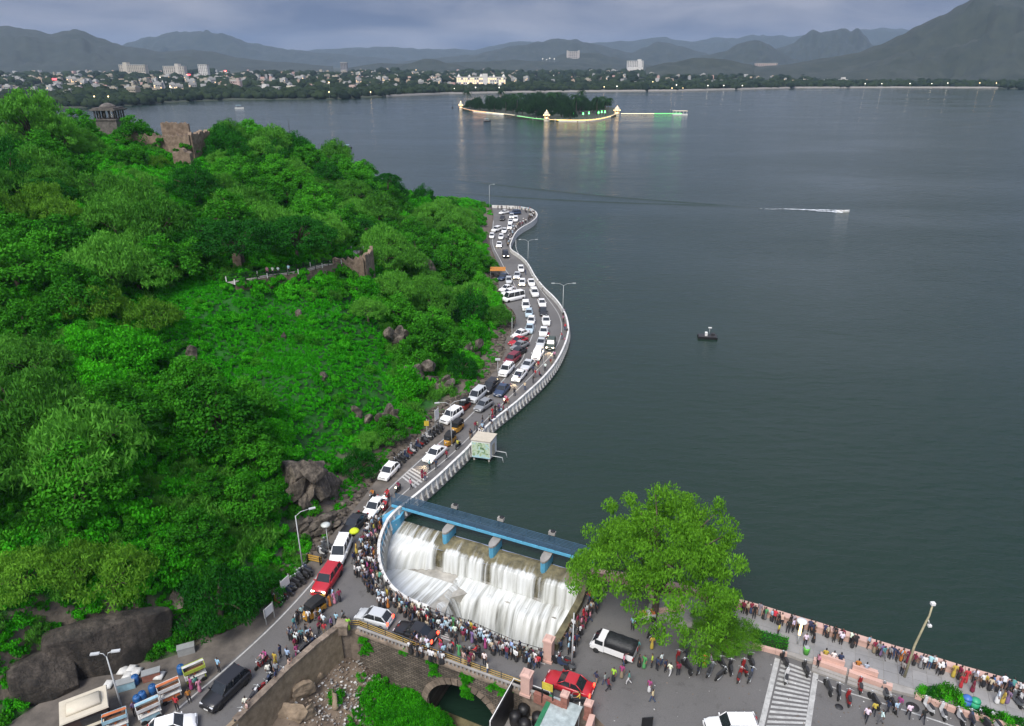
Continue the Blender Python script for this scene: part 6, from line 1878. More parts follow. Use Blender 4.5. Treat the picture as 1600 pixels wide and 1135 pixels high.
for s in (-1, 1):
    b = MB(); b.box((1.25, s * .80, 1.38), (.8, .05, .48)); b.build('side_window', M_glass, tk)
    place(CARP['hatch']['hlm'], 'headlight', tk, (2.1, s * .55, .72)); place(CARP['hatch']['tlm'], 'tail_light', tk, (-2.12, s * .7, .75))
b = MB(); b.box((-.7, 0, .55), (2.85, 1.6, .2)); 
for s in (-1, 1): b.box((-.7, s * .78, .88), (2.85, .05, .55))
b.box((-2.1, 0, .88), (.05, 1.6, .55)); o = b.build('cargo_bed', M_paint, tk); o.color = (*PAL['white'], 1)
b = MB(); b.loft([[(x, -.80, 1.10), (x, -.80, 1.55), (x, -.66, 1.92 + dz), (x, 0, 2.06 + dz), (x, .66, 1.92 + dz), (x, .80, 1.55), (x, .80, 1.10)] for x, dz in ((-2.12, -.06), (-1.6, 0), (-1.1, -.05), (-.6, .01), (-.1, -.05), (.4, .0), (.72, -.06))], smooth=True); b.build('tarpaulin', mat('black_tarpaulin', (.016, .017, .018), .55, var=.5, scale=3, bump=1, bscale=6), tk)
for x in (1.5, -1.4):
    for s in (-1, 1): place(WH[.30][1], 'rim', place(WH[.30][0], 'wheel', tk, (x, s * .72, .30)))

# three-wheeled taxis
M_autoY = mat('rickshaw_yellow', (.42, .22, .03), .5)
M_autoB = mat('rickshaw_black', (.014, .014, .013), .6)
M_autoR = mat('rickshaw_red', (.25, .03, .02), .5)
def rickshaw(u, v, du, dv, label, low):
    p = at(u, v, ROAD_Z); q = at(u + du, v + dv, ROAD_Z); d = q - p
    t = thing('auto_rickshaw', label, 'rickshaw', p, math.atan2(d.y, d.x), 'three-wheeled taxis')
    b = MB(); b.loft([[(x, -w_, .3), (x, w_, .3), (x, w_, z), (x, -w_, z)] for x, w_, z in ((-1.3, .6, .85), (.3, .62, .85), (.75, .5, 1.0), (1.15, .28, .85))], smooth=False); b.build('body', low, t)
    b = MB(); b.loft([[(x, -w_, z0), (x, w_, z0), (x, w_ * .85, z1), (x, -w_ * .85, z1)] for x, w_, z0, z1 in ((-1.32, .6, .9, 1.62), (-.9, .62, 1.25, 1.78), (.1, .62, 1.45, 1.80), (.62, .58, 1.5, 1.68))], smooth=False); b.build('canopy', M_autoB, t)
    b = MB(); b.add([(.78, -.48, 1.0), (.78, .48, 1.0), (.62, .5, 1.55), (.62, -.5, 1.55)], [(0, 1, 2, 3)]); b.build('windscreen', M_glass, t)
    b = MB(); b.box((-.7, 0, .85), (.5, 1.0, .25)); b.build('seat', M_trim, t)
    for x, y in ((.95, 0), (-.8, .55), (-.8, -.55)): place(WH[.30][0], 'wheel', t, (x, y, .26)).scale = (.85, .6, .85)
    b = MB(); b.lathe([(.02, 0), (.11, .02), (.1, .08)], n=8); b.v = [(z + 1.16, x, y + .8) for x, y, z in b.v]; b.build('headlight', M_hl, t)
rickshaw(490, 962, -12, 10, 'black auto-rickshaw among the crowd at the junction', M_autoY)
rickshaw(702, 694, -10, 11, 'black and orange auto-rickshaw beside the tall double lamp', M_autoY)
rickshaw(714, 674, -10, 10, 'black auto-rickshaw behind the one by the double lamp', M_autoY)
rickshaw(725, 640, -10, 9, 'dark red auto-rickshaw beside the white car under the cliff', M_autoR)

# motorbikes
M_bikeK = mat('bike_paint', (1, 1, 1), .35, var=.05, obj_color=True)
def bike_parts(scooter):
    r = .22 if scooter else .29
    ty = MB(); ty.lathe([(r * .72, -.05), (r, -.05), (r, .05), (r * .72, .05)], n=12); ty.v = [(x, z, y) for x, y, z in ty.v]
    ri = MB(); ri.lathe([(.03, -.03), (r * .72, -.03), (r * .72, .03), (.03, .03)], n=10); ri.v = [(x, z, y) for x, y, z in ri.v]
    bd, st, hb, ex = MB(), MB(), MB(), MB()
    if scooter:
        bd.loft([[(x, -w, z0), (x, w, z0), (x, w * .8, z1), (x, -w * .8, z1)] for x, w, z0, z1 in ((-.75, .10, .45, .62), (-.45, .17, .28, .72), (-.1, .15, .25, .66), (0, .16, .22, .30), (.35, .16, .22, .28), (.42, .18, .25, .85), (.52, .12, .5, .98))], smooth=False)
        st.loft([[(x, -w, z), (x, w, z), (x, w * .9, z + .09), (x, -w * .9, z + .09)] for x, w, z in ((-.7, .11, .70), (-.35, .15, .72), (-.02, .11, .70))], smooth=False)
    else:
        bd.loft([[(x, -w, z0), (x, w, z0), (x, w * .7, z1), (x, -w * .7, z1)] for x, w, z0, z1 in ((-.75, .05, .62, .76), (-.35, .09, .50, .70), (.0, .13, .32, .84), (.25, .15, .36, .92), (.42, .08, .55, .88))], smooth=False)
        st.loft([[(x, -w, z), (x, w, z), (x, w * .9, z + .08), (x, -w * .9, z + .08)] for x, w, z in ((-.78, .08, .80), (-.3, .13, .76), (.02, .09, .80))], smooth=False)
    hb.tube([(.62, 0, .30), (.45, 0, .95)], .035, 5); hb.tube([(.36, -.33, 1.04), (.45, -.18, 1.02), (.46, .18, 1.02), (.36, .33, 1.04)], .018, 5)
    ex.tube([(.1, -.14, .26), (-.3, -.16, .26), (-.75, -.17, .34)], [.03, .04, .045], 6)
    h = MB(); h.lathe([(.02, 0), (.085, .01), (.075, .09)], n=8); h.v = [(z + .52, x, y + .92) for x, y, z in h.v]
    return dict(r=r, ty=ty.mesh('tyre', M_tyre), ri=ri.mesh('rim', M_rim), body=bd.mesh('body', M_bikeK), seat=st.mesh('seat', M_trim), bar=hb.mesh('handlebar', M_steel), ex=ex.mesh('exhaust', M_steel), hl=h.mesh('headlight', M_hl), hlo=h.mesh('headlight', M_hl_on))
BK = [bike_parts(False), bike_parts(True)]
BCOL = [('black', (.02, .02, .022)), ('black', (.025, .025, .028)), ('red', (.22, .02, .02)), ('black', (.018, .018, .02)), ('white', (.5, .5, .5)), ('grey', (.10, .11, .12)), ('black', (.03, .03, .03)), ('dark blue', (.03, .045, .09))]
def bike(p, rz, where, group, scooter=None, colr=None, lit=False, lean=.10):
    sc = random.random() < .45 if scooter is None else scooter
    B = BK[1 if sc else 0]; nm, cc = colr or random.choice(BCOL)
    t = thing('scooter' if sc else 'motorbike', f'{nm} {"scooter" if sc else "motorbike"} {where}', 'scooter' if sc else 'motorbike', (p.x, p.y, p.z), rz, group)
    t.rotation_euler = (lean, 0, rz)
    place(B['body'], 'body', t).color = (*cc, 1)
    for x in (.66, -.62): place(B['ri'], 'rim', place(B['ty'], 'wheel', t, (x, 0, B['r'])))
    place(B['seat'], 'seat', t); place(B['bar'], 'handlebar', t); place(B['ex'], 'exhaust', t); place(B['hlo' if lit else 'hl'], 'headlight', t)
    return t
def bike_row(pix, n, dang, where, group):
    pts_ = resample(P(pix, ROAD_Z), n=n); d0 = pts_[-1] - pts_[0]; a = math.atan2(d0.y, d0.x)
    for p in pts_:
        bike(p + Vector((random.uniform(-.2, .2), random.uniform(-.2, .2), 0)), a + dang + random.uniform(-.2, .2), where, group)
bike_row([(622, 726), (645, 706), (668, 688), (688, 670)], 17, 1.2, 'in the long row parked under the bushes by the white hatchback', 'motorbikes parked along the hill foot')
bike_row([(430, 945), (455, 920), (482, 893)], 13, 1.3, 'in the row parked behind the white notice board', 'motorbikes parked by the notice board')
bike_row([(502, 868), (512, 855)], 3, 1.0, 'parked beside the round-headed lamp', 'motorbikes by the round-headed lamp')
for u, v in ((409, 1080), (418, 1070), (436, 1060), (462, 1036), (475, 1018), (486, 1010), (374, 1126), (398, 1090)):
    bike(at(u, v, ROAD_Z), 1.0 + random.uniform(-.5, .5), 'parked against the tan retaining wall', 'motorbikes by the retaining wall')
for u, v in ((1072, 1022), (1072, 1047), (1091, 1047), (1127, 1044), (1125, 1058), (1154, 1060), (1172, 1038), (1171, 1060), (1018, 992), (1130, 1015), (1058, 1034), (1108, 1052), (1140, 1048), (1162, 1048)):
    bike(at(u, v, ROAD_Z), 1.3 + random.uniform(-.6, .6), 'parked on the open plaza below the big tree', 'motorbikes on the plaza')
for u, v in ((1224, 1036), (1227, 1062), (1257, 1050)):
    bike(at(u, v, ROAD_Z), 1.5 + random.uniform(-.4, .4), 'parked on the zebra crossing', 'motorbikes on the zebra crossing')
for u, v in ((1292, 1079), (1324, 1096), (1342, 1076), (1364, 1100), (1471, 1117), (1497, 1125), (1534, 1130), (1308, 1086), (1380, 1084), (1392, 1106), (1448, 1108), (1515, 1128), (1552, 1134)):
    bike(at(u, v, ROAD_Z), 1.5 + random.uniform(-.3, .3), 'parked along the promenade kerb', 'motorbikes along the promenade kerb')
for u, v in ((1586, 1098), (1596, 1104)):
    bike(at(u, v, PROM_Z), 1.5, 'standing on the promenade at the right edge', 'motorbikes on the promenade')
for u, v in ((868, 1038), (876, 1042), (886, 1044), (880, 1036)):
    bike(at(u, v, ROAD_Z), 2.6 + random.uniform(-.4, .4), 'parked between the pink pillar and the thin pole', 'motorbikes by the pink pillar')

# ================================================================== PEOPLE
TOPS = {'white': (.72, .72, .72), 'red': (.45, .03, .04), 'maroon': (.20, .02, .05), 'pink': (.55, .22, .30), 'magenta': (.36, .06, .20), 'orange': (.48, .17, .03), 'yellow': (.50, .38, .06), 'green': (.08, .30, .10), 'lime': (.35, .60, .05), 'teal': (.08, .24, .23), 'pale blue': (.35, .50, .62), 'blue': (.06, .14, .38), 'navy': (.025, .035, .08), 'grey': (.25, .25, .26), 'black': (.018, .018, .02), 'beige': (.50, .42, .30), 'purple': (.20, .13, .26)}
LOWS = {'dark': (.020, .022, .03), 'blue': (.05, .08, .16), 'grey': (.14, .14, .15), 'khaki': (.26, .21, .14), 'white': (.6, .6, .6)}
M_skin = mat('skin', (.20, .105, .065), .6, var=.12, objvar=.3)
M_hair = mat('hair', (.012, .010, .009), .5)
M_top = mat('clothing_top', (1, 1, 1), .85, var=.12, scale=6, obj_color=True)
M_shoe = mat('shoes', (.04, .035, .03), .7)
def low_mat():
    m, n, l, b = principled('clothing_lower')
    a = n.new('ShaderNodeAttribute'); a.attribute_type = 'OBJECT'; a.attribute_name = 'lower_colour'
    l.new(a.outputs['Color'], b.inputs['Base Color']); b.inputs['Roughness'].default_value = .85
    return m
M_low = low_mat()
def skel(pose):
    """Joints, bones, radii, region per bone; facing +x, feet on z = 0."""
    J = {'pel': (0, 0, .93), 'sp': (.0, 0, 1.12), 'ch': (.01, 0, 1.31), 'nk': (.0, 0, 1.46), 'hb': (.02, 0, 1.54), 'hc': (.035, 0, 1.62), 'ht': (.02, 0, 1.70)}
    r = {'pel': (.14, .11), 'sp': (.125, .095), 'ch': (.15, .105), 'nk': (.052, .052), 'hb': (.07, .075), 'hc': (.085, .10), 'ht': (.05, .06)}
    B = [('pel', 'sp', 1), ('sp', 'ch', 1), ('ch', 'nk', 1), ('nk', 'hb', 0), ('hb', 'hc', 0), ('hc', 'ht', 2)]
    for s, k in ((1, 'l'), (-1, 'r')):
        J['sh' + k] = (0, s * .175, 1.38); J['el' + k] = (-.03, s * .225, 1.11); J['wr' + k] = (.06, s * .215, .87); J['ha' + k] = (.08, s * .205, .77)
        J['hp' + k] = (0, s * .095, .84); J['kn' + k] = (.02, s * .105, .47); J['an' + k] = (-.02, s * .105, .09); J['to' + k] = (.13, s * .115, .04)
        for n_, q in (('sh', .062), ('el', .045), ('wr', .032), ('ha', .040), ('hp', .095), ('kn', .062), ('an', .045), ('to', .040)): r[n_ + k] = (q, q)
        B += [('ch', 'sh' + k, 1), ('sh' + k, 'el' + k, 1), ('el' + k, 'wr' + k, 0), ('wr' + k, 'ha' + k, 0), ('pel', 'hp' + k, 3), ('hp' + k, 'kn' + k, 3), ('kn' + k, 'an' + k, 3), ('an' + k, 'to' + k, 4)]
    def mv(n_, x, y, z): J[n_] = (x, y, z)
    if pose == 'walk':
        mv('knl', .16, .10, .50); mv('anl', .20, .10, .10); mv('tol', .34, .11, .05); mv('knr', -.02, -.10, .47); mv('anr', -.26, -.10, .16); mv('tor', -.14, -.11, .05)
        mv('ell', -.12, .22, 1.13); mv('wrl', -.10, .21, .90); mv('hal', -.09, .2, .81); mv('elr', .08, -.22, 1.12); mv('wrr', .22, -.19, .96); mv('har', .28, -.18, .90)
    if pose == 'lean':
        for n_, dx in (('ch', .10), ('nk', .18), ('hb', .23), ('hc', .26), ('ht', .26), ('sp', .03), ('pel', -.06)): x, y, z = J[n_]; mv(n_, x + dx, y, z - dx * .25)
        for s, k in ((1, 'l'), (-1, 'r')): mv('sh' + k, .12, s * .175, 1.34); mv('el' + k, .22, s * .25, 1.08); mv('wr' + k, .42, s * .17, 1.06); mv('ha' + k, .50, s * .12, 1.07)
    if pose == 'photo':
        for s, k in ((1, 'l'), (-1, 'r')): mv('el' + k, .20, s * .21, 1.22); mv('wr' + k, .36, s * .11, 1.44); mv('ha' + k, .39, s * .07, 1.53)
    if pose == 'point':
        mv('ell', .20, .25, 1.36); mv('wrl', .42, .24, 1.44); mv('hal', .52, .24, 1.47)
    if pose in ('sit', 'ride'):
        dz = -.46 if pose == 'sit' else -.12
        for n_ in list(J):
            if n_[:2] in ('pe', 'sp', 'ch', 'nk', 'hb', 'hc', 'ht', 'sh', 'el', 'wr', 'ha'): x, y, z = J[n_]; mv(n_, x + (z - .9) * .12, y, z + dz)
        for s, k in ((1, 'l'), (-1, 'r')):
            w = .12 if pose == 'sit' else .2
            mv('hp' + k, .08, s * .1, .84 + dz); mv('kn' + k, .44, s * w, .88 + dz - .02); mv('an' + k, .42, s * w, .48 + dz + (-.02 if pose == 'sit' else .02)); mv('to' + k, .56, s * w, .42 + dz + .01)
            if pose == 'ride': mv('el' + k, .26, s * .27, 1.08); mv('wr' + k, .50, s * .28, 1.00); mv('ha' + k, .58, s * .28, .98)
            else: mv('el' + k, .08, s * .24, .70); mv('wr' + k, .28, s * .18, .55); mv('ha' + k, .36, s * .15, .53)
    if pose in ('sari', 'dress'):
        # long skirt: one wide chain instead of two legs
        for k in 'lr':
            for n_ in ('hp', 'kn', 'an', 'to'): J.pop(n_ + k); r.pop(n_ + k)
        B = [b for b in B if b[0] in J and b[1] in J]
        J.update(s1=(0, 0, .62), s2=(.01, 0, .30), s3=(.02, 0, .06)); r.update(s1=(.19, .17), s2=(.21, .19), s3=(.23, .2))
        B += [('pel', 's1', 3), ('s1', 's2', 3), ('s2', 's3', 3)]
    return J, B, r
POSES = ('stand', 'walk', 'lean', 'photo', 'point', 'sit', 'ride', 'sari')
tmp = []
for ps in POSES:
    J, B, r = skel(ps)
    names = list(J); ix = {n_: i for i, n_ in enumerate(names)}
    me = bpy.data.meshes.new('body'); me.from_pydata([J[n_] for n_ in names], [(ix[a], ix[b]) for a, b, _ in B], [])
    o = bpy.data.objects.new('body_builder', me); COL.objects.link(o)
    o.modifiers.new('skin', 'SKIN')
    sv = me.skin_vertices[0].data if me.skin_vertices else None
    if sv is None:
        bpy.context.view_layer.objects.active = o
        me.skin_vertices_ensure() if hasattr(me, 'skin_vertices_ensure') else None
        sv = me.skin_vertices[0].data
    for n_, i in ix.items():
        sv[i].radius = r[n_]; sv[i].use_root = (n_ == 'pel')
    sb = o.modifiers.new('sub', 'SUBSURF'); sb.levels = 1; sb.render_levels = 1
    tmp.append((ps, o, J, B))
hid = [o for o in COL.objects if o.modifiers and o.modifiers[0].type == 'NODES']
dg = bpy.context.evaluated_depsgraph_get()
PM = {}
for ps, o, J, B in tmp:
    me = bpy.data.meshes.new_from_object(o.evaluated_get(dg)); me.name = 'body'
    for m_ in (M_skin, M_top, M_hair, M_low, M_shoe): me.materials.append(m_)
    hc = Vector(J['hc'])
    for f in me.polygons:
        c = f.center; best, reg = 1e9, 1
        for a, b_, g_ in B:
            pa_, pb2_ = Vector(J[a]), Vector(J[b_]); ab = pb2_ - pa_
            t = max(0, min(1, (c - pa_).dot(ab) / ab.length_squared)); dd = (c - pa_ - ab * t).length
            if dd < best: best, reg = dd, g_
        if reg in (0, 2) and c.z > J['nk'][2] + .05:
            reg = 2 if (c.z > hc.z + .035 or c.x < hc.x - .02) else 0
        f.material_index = reg; f.use_smooth = True
    PM[ps] = me
for ps, o, J, B in tmp:
    old = o.data; bpy.data.objects.remove(o); bpy.data.meshes.remove(old)
NPEOPLE = [0]
def person(p, rz, where, pose=None, top=None, low=None, group=None, scale=None, act=None):
    R = random
    woman = R.random() < .34 if pose is None else pose == 'sari'
    ps = pose or ('sari' if woman else R.choice(['stand', 'stand', 'walk', 'photo', 'point']))
    tn = top or R.choice(['red', 'maroon', 'maroon', 'pink', 'magenta', 'orange', 'yellow', 'green', 'purple', 'beige', 'black', 'black', 'grey'] if ps == 'sari' else ['white', 'white', 'white', 'white', 'pale blue', 'pale blue', 'black', 'black', 'black', 'black', 'navy', 'navy', 'grey', 'grey', 'maroon', 'maroon', 'pink', 'beige', 'red', 'teal'])
    ln = tn if ps == 'sari' and R.random() < .6 else (low or R.choice(['dark', 'dark', 'dark', 'blue', 'blue', 'grey', 'khaki']))
    o = place(PM[ps], 'person', None, (p[0], p[1], p[2] + .003), rz, (scale or R.uniform(.92, 1.05)))
    o.color = (*[c * R.uniform(.85, 1.15) for c in TOPS[tn]], 1)
    lc = TOPS[tn] if ln == tn and ps == 'sari' else LOWS.get(ln, LOWS['dark'])
    o['lower_colour'] = [float(c) for c in lc]
    wear = (f'{tn} long dress' if ln == tn and ps == 'sari' else f'{tn} tunic and {ln} skirt' if ps == 'sari' else f'{tn} top and {ln} trousers')
    doing = {'lean': 'leaning', 'photo': 'photographing', 'point': 'pointing', 'walk': 'walking', 'sit': 'sitting', 'ride': 'riding', 'stand': 'standing', 'sari': 'standing'}[ps] if act is None else act
    tag(o, f'person in {wear} {doing} {where}', 'person', group)
    NPEOPLE[0] += 1
    return o
def along(path, n, offs, face, where, group, poses, jit=.25, z=ROAD_Z, rows=1):
    pts_ = resample(path, n=max(2, n // rows))
    for rr_ in range(rows):
        oo = off(pts_, offs + rr_ * (.75 if offs > 0 else -.75))
        for i, p in enumerate(oo):
            t = pts_[min(i + 1, len(pts_) - 1)] - pts_[max(i - 1, 0)]
            a = math.atan2(t.y, t.x) + (PI / 2 if face > 0 else -PI / 2) + random.uniform(-.5, .5)
            ps = random.choice(poses if rr_ == 0 else ['stand', 'photo', 'sari', 'stand', 'walk'])
            person((p.x + random.uniform(-jit, jit), p.y + random.uniform(-jit * .6, jit * .6), z), a, where, ps, group=group)
side = 1 if off(wall_curve, 1)[10].x < wall_curve[10].x else -1
G1 = 'crowd watching the waterfall'
along(wall_curve, 40, side * .65, -side, 'at the curved white parapet', G1, ['lean', 'lean', 'stand', 'photo', 'sari'], rows=2)
side_s = 1 if off(basin_s, 1)[2].y < basin_s[2].y else -1
along(basin_s, 40, side_s * .75, -side_s, 'below the waterfall', G1, ['lean', 'stand', 'photo', 'sari', 'sari'], rows=2)
side_e = 1 if off(basin_e, 1)[2].x > basin_e[2].x else -1
along(basin_e[:4], 18, side_e * .9, -side_e, 'beside the waterfall wall', G1, ['lean', 'stand', 'photo', 'sari'], rows=2)
def inpoly(pix, n, where, group, poses=('stand', 'walk', 'sari', 'point', 'photo'), mind=.5, z=ROAD_Z):
    q = [at(u, v, z) for u, v in pix]; poly = np.array([[p.x, p.y] for p in q]); placed = []
    lo, hi = poly.min(0), poly.max(0); k = 0
    while len(placed) < n and k < 4000:
        k += 1
        x, y = random.uniform(lo[0], hi[0]), random.uniform(lo[1], hi[1])
        if in_poly(np.array([x]), np.array([y]), poly)[0] and all(math.hypot(x - a, y - b) > mind for a, b in placed):
            placed.append((x, y)); person((x, y, z), random.uniform(0, 2 * PI), where, random.choice(poses), group=group)
inpoly([(562, 850), (584, 846), (586, 905), (575, 915), (548, 908), (552, 880)], 18, 'beside the white van', 'crowd beside the white van')
inpoly([(470, 960), (545, 968), (552, 982), (500, 1005), (470, 1020), (445, 1010)], 18, 'at the junction corner', 'crowd at the junction corner')
inpoly([(440, 1025), (470, 1020), (450, 1060), (425, 1075), (405, 1060)], 8, 'by the tan wall', 'people by the retaining wall', mind=.8)
along(off(rim_b[3:5] + [rim_b[5]], .9), 14, 0.0, -1, 'at the bridge railing', 'people on the arch bridge', ['stand', 'lean', 'sari', 'walk'], .45)
inpoly([(655, 1012), (700, 1015), (725, 1035), (700, 1045), (668, 1030)], 5, 'on the arch bridge', 'people on the arch bridge', mind=.8)
for u, v, t, l_, ps, w in [(506, 946, 'yellow', None, 'sari', 'in front of the red car'), (516, 948, 'orange', None, 'sari', 'in front of the red car'), (523, 944, 'pink', None, 'sari', 'in front of the red car'), (521, 938, 'pale blue', 'dark', 'stand', 'just right of the red car'), (531, 941, 'maroon', None, 'sari', 'walking down from the red car'),
        (545, 985, 'lime', None, 'sari', 'at the railing end beside the silver hatchback'), (386, 1110, 'white', 'dark', 'walk', 'beside the black off-road car'), (388, 1118, 'beige', 'khaki', 'point', 'in the road below the black off-road car'), (421, 1058, 'white', 'grey', 'walk', 'crossing by the pink rider'), (297, 1098, 'orange', 'dark', 'stand', 'in front of the orange-panelled stall'), (313, 1082, 'pink', None, 'sari', 'between the stalls and the black car'), (343, 1050, 'pale blue', 'dark', 'stand', 'at the edge line by the green stall'),
        (300, 1078, 'magenta', None, 'sari', 'at the green stall'), (308, 1078, 'teal', 'dark', 'stand', 'at the green stall'), (212, 1118, 'purple', 'dark', 'stand', 'behind the white stall'), (278, 1110, 'red', 'dark', 'stand', 'in front of the white stall'),
        (958, 1065, 'lime', None, 'sari', 'behind the pickup truck'), (971, 1060, 'magenta', None, 'sari', 'behind the pickup truck'), (982, 1070, 'teal', 'white', 'walk', 'behind the pickup truck'), (974, 1042, 'pink', 'blue', 'point', 'leaning at the pickup tailgate'), (931, 1070, 'navy', 'khaki', 'walk', 'crossing behind the red saloon'), (945, 1072, 'grey', 'blue', 'walk', 'crossing behind the red saloon'), (950, 1080, 'maroon', 'dark', 'walk', 'crossing behind the red saloon'),
        (1014, 1082, 'magenta', 'white', 'sari', 'walking with a child on the plaza'), (1019, 1098, 'beige', 'blue', 'walk', 'alone in the middle of the plaza'), (1018, 1015, 'yellow', None, 'sari', 'near the lone motorbike'), (988, 985, 'pale blue', 'dark', 'stand', 'behind the pickup roof'), (995, 978, 'black', 'dark', 'stand', 'behind the pickup roof'), (996, 1020, 'teal', 'grey', 'stand', 'right of the pickup tailgate'), (998, 1043, 'black', None, 'sari', 'in the group right of the pickup'), (1006, 1045, 'green', None, 'sari', 'in the group right of the pickup'), (1018, 1043, 'lime', 'dark', 'stand', 'in the group right of the pickup'), (1026, 1048, 'navy', 'dark', 'stand', 'in the group right of the pickup'), (1033, 1040, 'white', 'blue', 'stand', 'in the group right of the pickup'), (1039, 1050, 'navy', 'dark', 'stand', 'in the group right of the pickup'), (1046, 1056, 'white', 'white', 'walk', 'in the group right of the pickup'), (1059, 1056, 'maroon', 'dark', 'stand', 'beside the parked motorbikes'), (1100, 1040, 'orange', None, 'sari', 'between the parked motorbikes'), (1109, 1042, 'grey', 'blue', 'walk', 'between the parked motorbikes'), (837, 1045, 'pink', 'blue', 'walk', 'between the two pink pillars'), (830, 1040, 'grey', 'blue', 'walk', 'between the two pink pillars'), (762, 1055, 'white', 'blue', 'walk', 'alone on the arch bridge near the pink pillar'), (713, 1010, 'black', 'dark', 'stand', 'in the road below the waterfall'), (724, 1003, 'maroon', 'khaki', 'stand', 'in the road below the waterfall'), (733, 1045, 'maroon', None, 'sari', 'at the bridge railing apart from the crowd'),
        (1364, 1118, 'yellow', 'dark', 'walk', 'in the road below the promenade'), (1385, 1115, 'navy', 'dark', 'walk', 'in the road below the promenade'), (1398, 1117, 'pale blue', 'grey', 'walk', 'in the road below the promenade'), (1403, 1110, 'magenta', None, 'sari', 'in the road below the promenade'), (1418, 1122, 'white', 'dark', 'walk', 'in the road below the promenade'), (1375, 1132, 'white', 'grey', 'walk', 'in the road below the promenade'), (1352, 1128, 'white', 'dark', 'walk', 'in the road below the promenade'), (1440, 1130, 'black', 'dark', 'walk', 'in the road below the promenade')]:
    person(at(u, v, ROAD_Z), random.uniform(0, 6.28), w, ps, t, l_)
pin_v = [p for p in pin if 1110 < proj(p.x, p.y, 2)[0] < 1612]
side_p = 1 if off(pin_v, 1)[3].y < pin_v[3].y else -1
along(pin_v, 32, side_p * .75, -side_p, 'at the pink parapet', 'people at the promenade parapet', ['lean', 'stand', 'sari', 'lean', 'sari'], .4, PROM_Z)
for u, v, t, l_, ps, w in [(1215, 994, 'yellow', 'dark', 'stand', 'beside the lit promenade lamp'), (1230, 990, 'black', 'dark', 'stand', 'left of the lit promenade lamp'), (1238, 988, 'white', 'dark', 'stand', 'left of the lit promenade lamp'), (1257, 1010, 'white', 'dark', 'stand', 'right of the lit promenade lamp'), (1270, 1005, 'black', None, 'sari', 'right of the lit promenade lamp'), (1313, 1008, 'white', 'dark', 'stand', 'on the open promenade paving'), (1379, 1030, 'teal', 'grey', 'walk', 'on the open promenade paving'), (1407, 1055, 'grey', 'dark', 'stand', 'beside the tall yellow pole'), (1500, 1075, 'red', None, 'sari', 'walking near the promenade shrubs'), (1518, 1082, 'maroon', None, 'sari', 'walking near the promenade shrubs'), (1535, 1074, 'yellow', None, 'sari', 'strolling at the right end of the promenade'), (1548, 1078, 'blue', 'blue', 'stand', 'at the right end of the promenade'), (1556, 1082, 'pale blue', 'dark', 'stand', 'at the right end of the promenade'), (1556, 1100, 'white', None, 'sari', 'at the right end of the promenade'), (1565, 1100, 'yellow', None, 'sari', 'at the right end of the promenade'), (1572, 1100, 'purple', None, 'sari', 'at the right end of the promenade'), (1277, 1042, 'pink', 'beige', 'stand', 'on the low pink wall by the steps')]:
    person(at(u, v, PROM_Z), random.uniform(0, 6.28), w, ps, t, l_)
# lake road
def on_lake_road(pix, n, where, poses, jit=.35):
    pts_ = resample(P(pix, ROAD_Z), n=n)
    for p in pts_: person((p.x + random.uniform(-jit, jit), p.y + random.uniform(-jit, jit), ROAD_Z), random.uniform(0, 6.28), where, random.choice(poses), group='people along the lake road')
on_lake_road([(738, 685), (762, 662), (785, 642)], 13, 'behind the pump house', ['stand', 'lean', 'sari', 'walk'], .9)
on_lake_road([(795, 632), (812, 615), (845, 588), (868, 560)], 8, 'along the lake parapet', ['stand', 'lean', 'sit'])
on_lake_road([(880, 538), (884, 515), (880, 492)], 8, 'on the parapet bend', ['stand', 'lean', 'sari'], .6)
on_lake_road([(650, 765), (672, 745), (690, 722)], 6, 'near the small crossing', ['walk', 'stand', 'sari'], .8)
on_lake_road([(816, 595), (832, 590), (840, 578)], 4, 'near the headlit saloon', ['walk', 'stand'], .8)
on_lake_road([(820, 430), (838, 440), (848, 455)], 4, 'at the far bend', ['stand', 'lean'])
for i, (u, v) in enumerate(((418, 443), (430, 440), (437, 441), (448, 438))):
    q = min(wk, key=lambda p: (proj(p.x, p.y, p.z)[0] - u) ** 2)
    person((q.x, q.y + .2, q.z), -PI / 2, 'on the railed terrace walk', 'stand', ('pink', 'white', 'white', 'pale blue')[i], 'dark')
# riders
def rider(u, v, du, dv, where, top, colr, scooter=True, lit=True, two=False):
    p = at(u, v, ROAD_Z); q = at(u + du, v + dv, ROAD_Z); a = math.atan2((q - p).y, (q - p).x)
    bike(p, a, where, 'motorbikes being ridden', scooter, colr, lit, 0.0)
    person((p.x - .22 * math.cos(a), p.y - .22 * math.sin(a), p.z), a, 'a two-wheeler ' + where, 'ride', top, 'dark')
    if two: person((p.x - .55 * math.cos(a), p.y - .55 * math.sin(a), p.z + .04), a, 'pillion ' + where, 'ride', two, 'dark', act='sitting')
rider(410, 1040, -12, 10, 'heading down past the tan wall', 'pink', BCOL[2], True, False, 'magenta')
rider(622, 768, -8, 9, 'below the small zebra crossing', 'maroon', BCOL[0], True, True)
rider(604, 782, -8, 9, 'beside the white saloon at the parapet', 'red', BCOL[2], True, True, 'red')
rider(602, 798, -8, 9, 'squeezed between white saloon and parapet', 'red', BCOL[2], True, True)
rider(582, 780, -8, 9, 'on the hill side of the white saloon', 'orange', BCOL[0], True, False)
rider(790, 630, -8, 8, 'near the lake parapet with its light on', 'pink', BCOL[2], True, True)
rider(857, 530, -3, 9, 'between the cars at the bend', 'maroon', BCOL[0], False, True)
rider(716, 700, 10, -10, 'climbing past the tall double lamp', 'yellow', BCOL[0], True, False)
rider(742, 1026, -12, -4, 'on the arch bridge', 'red', BCOL[0], False, False, 'black')
rider(655, 1008, 12, 5, 'behind the dark saloon on the bridge', 'white', BCOL[2], True, False, 'navy')
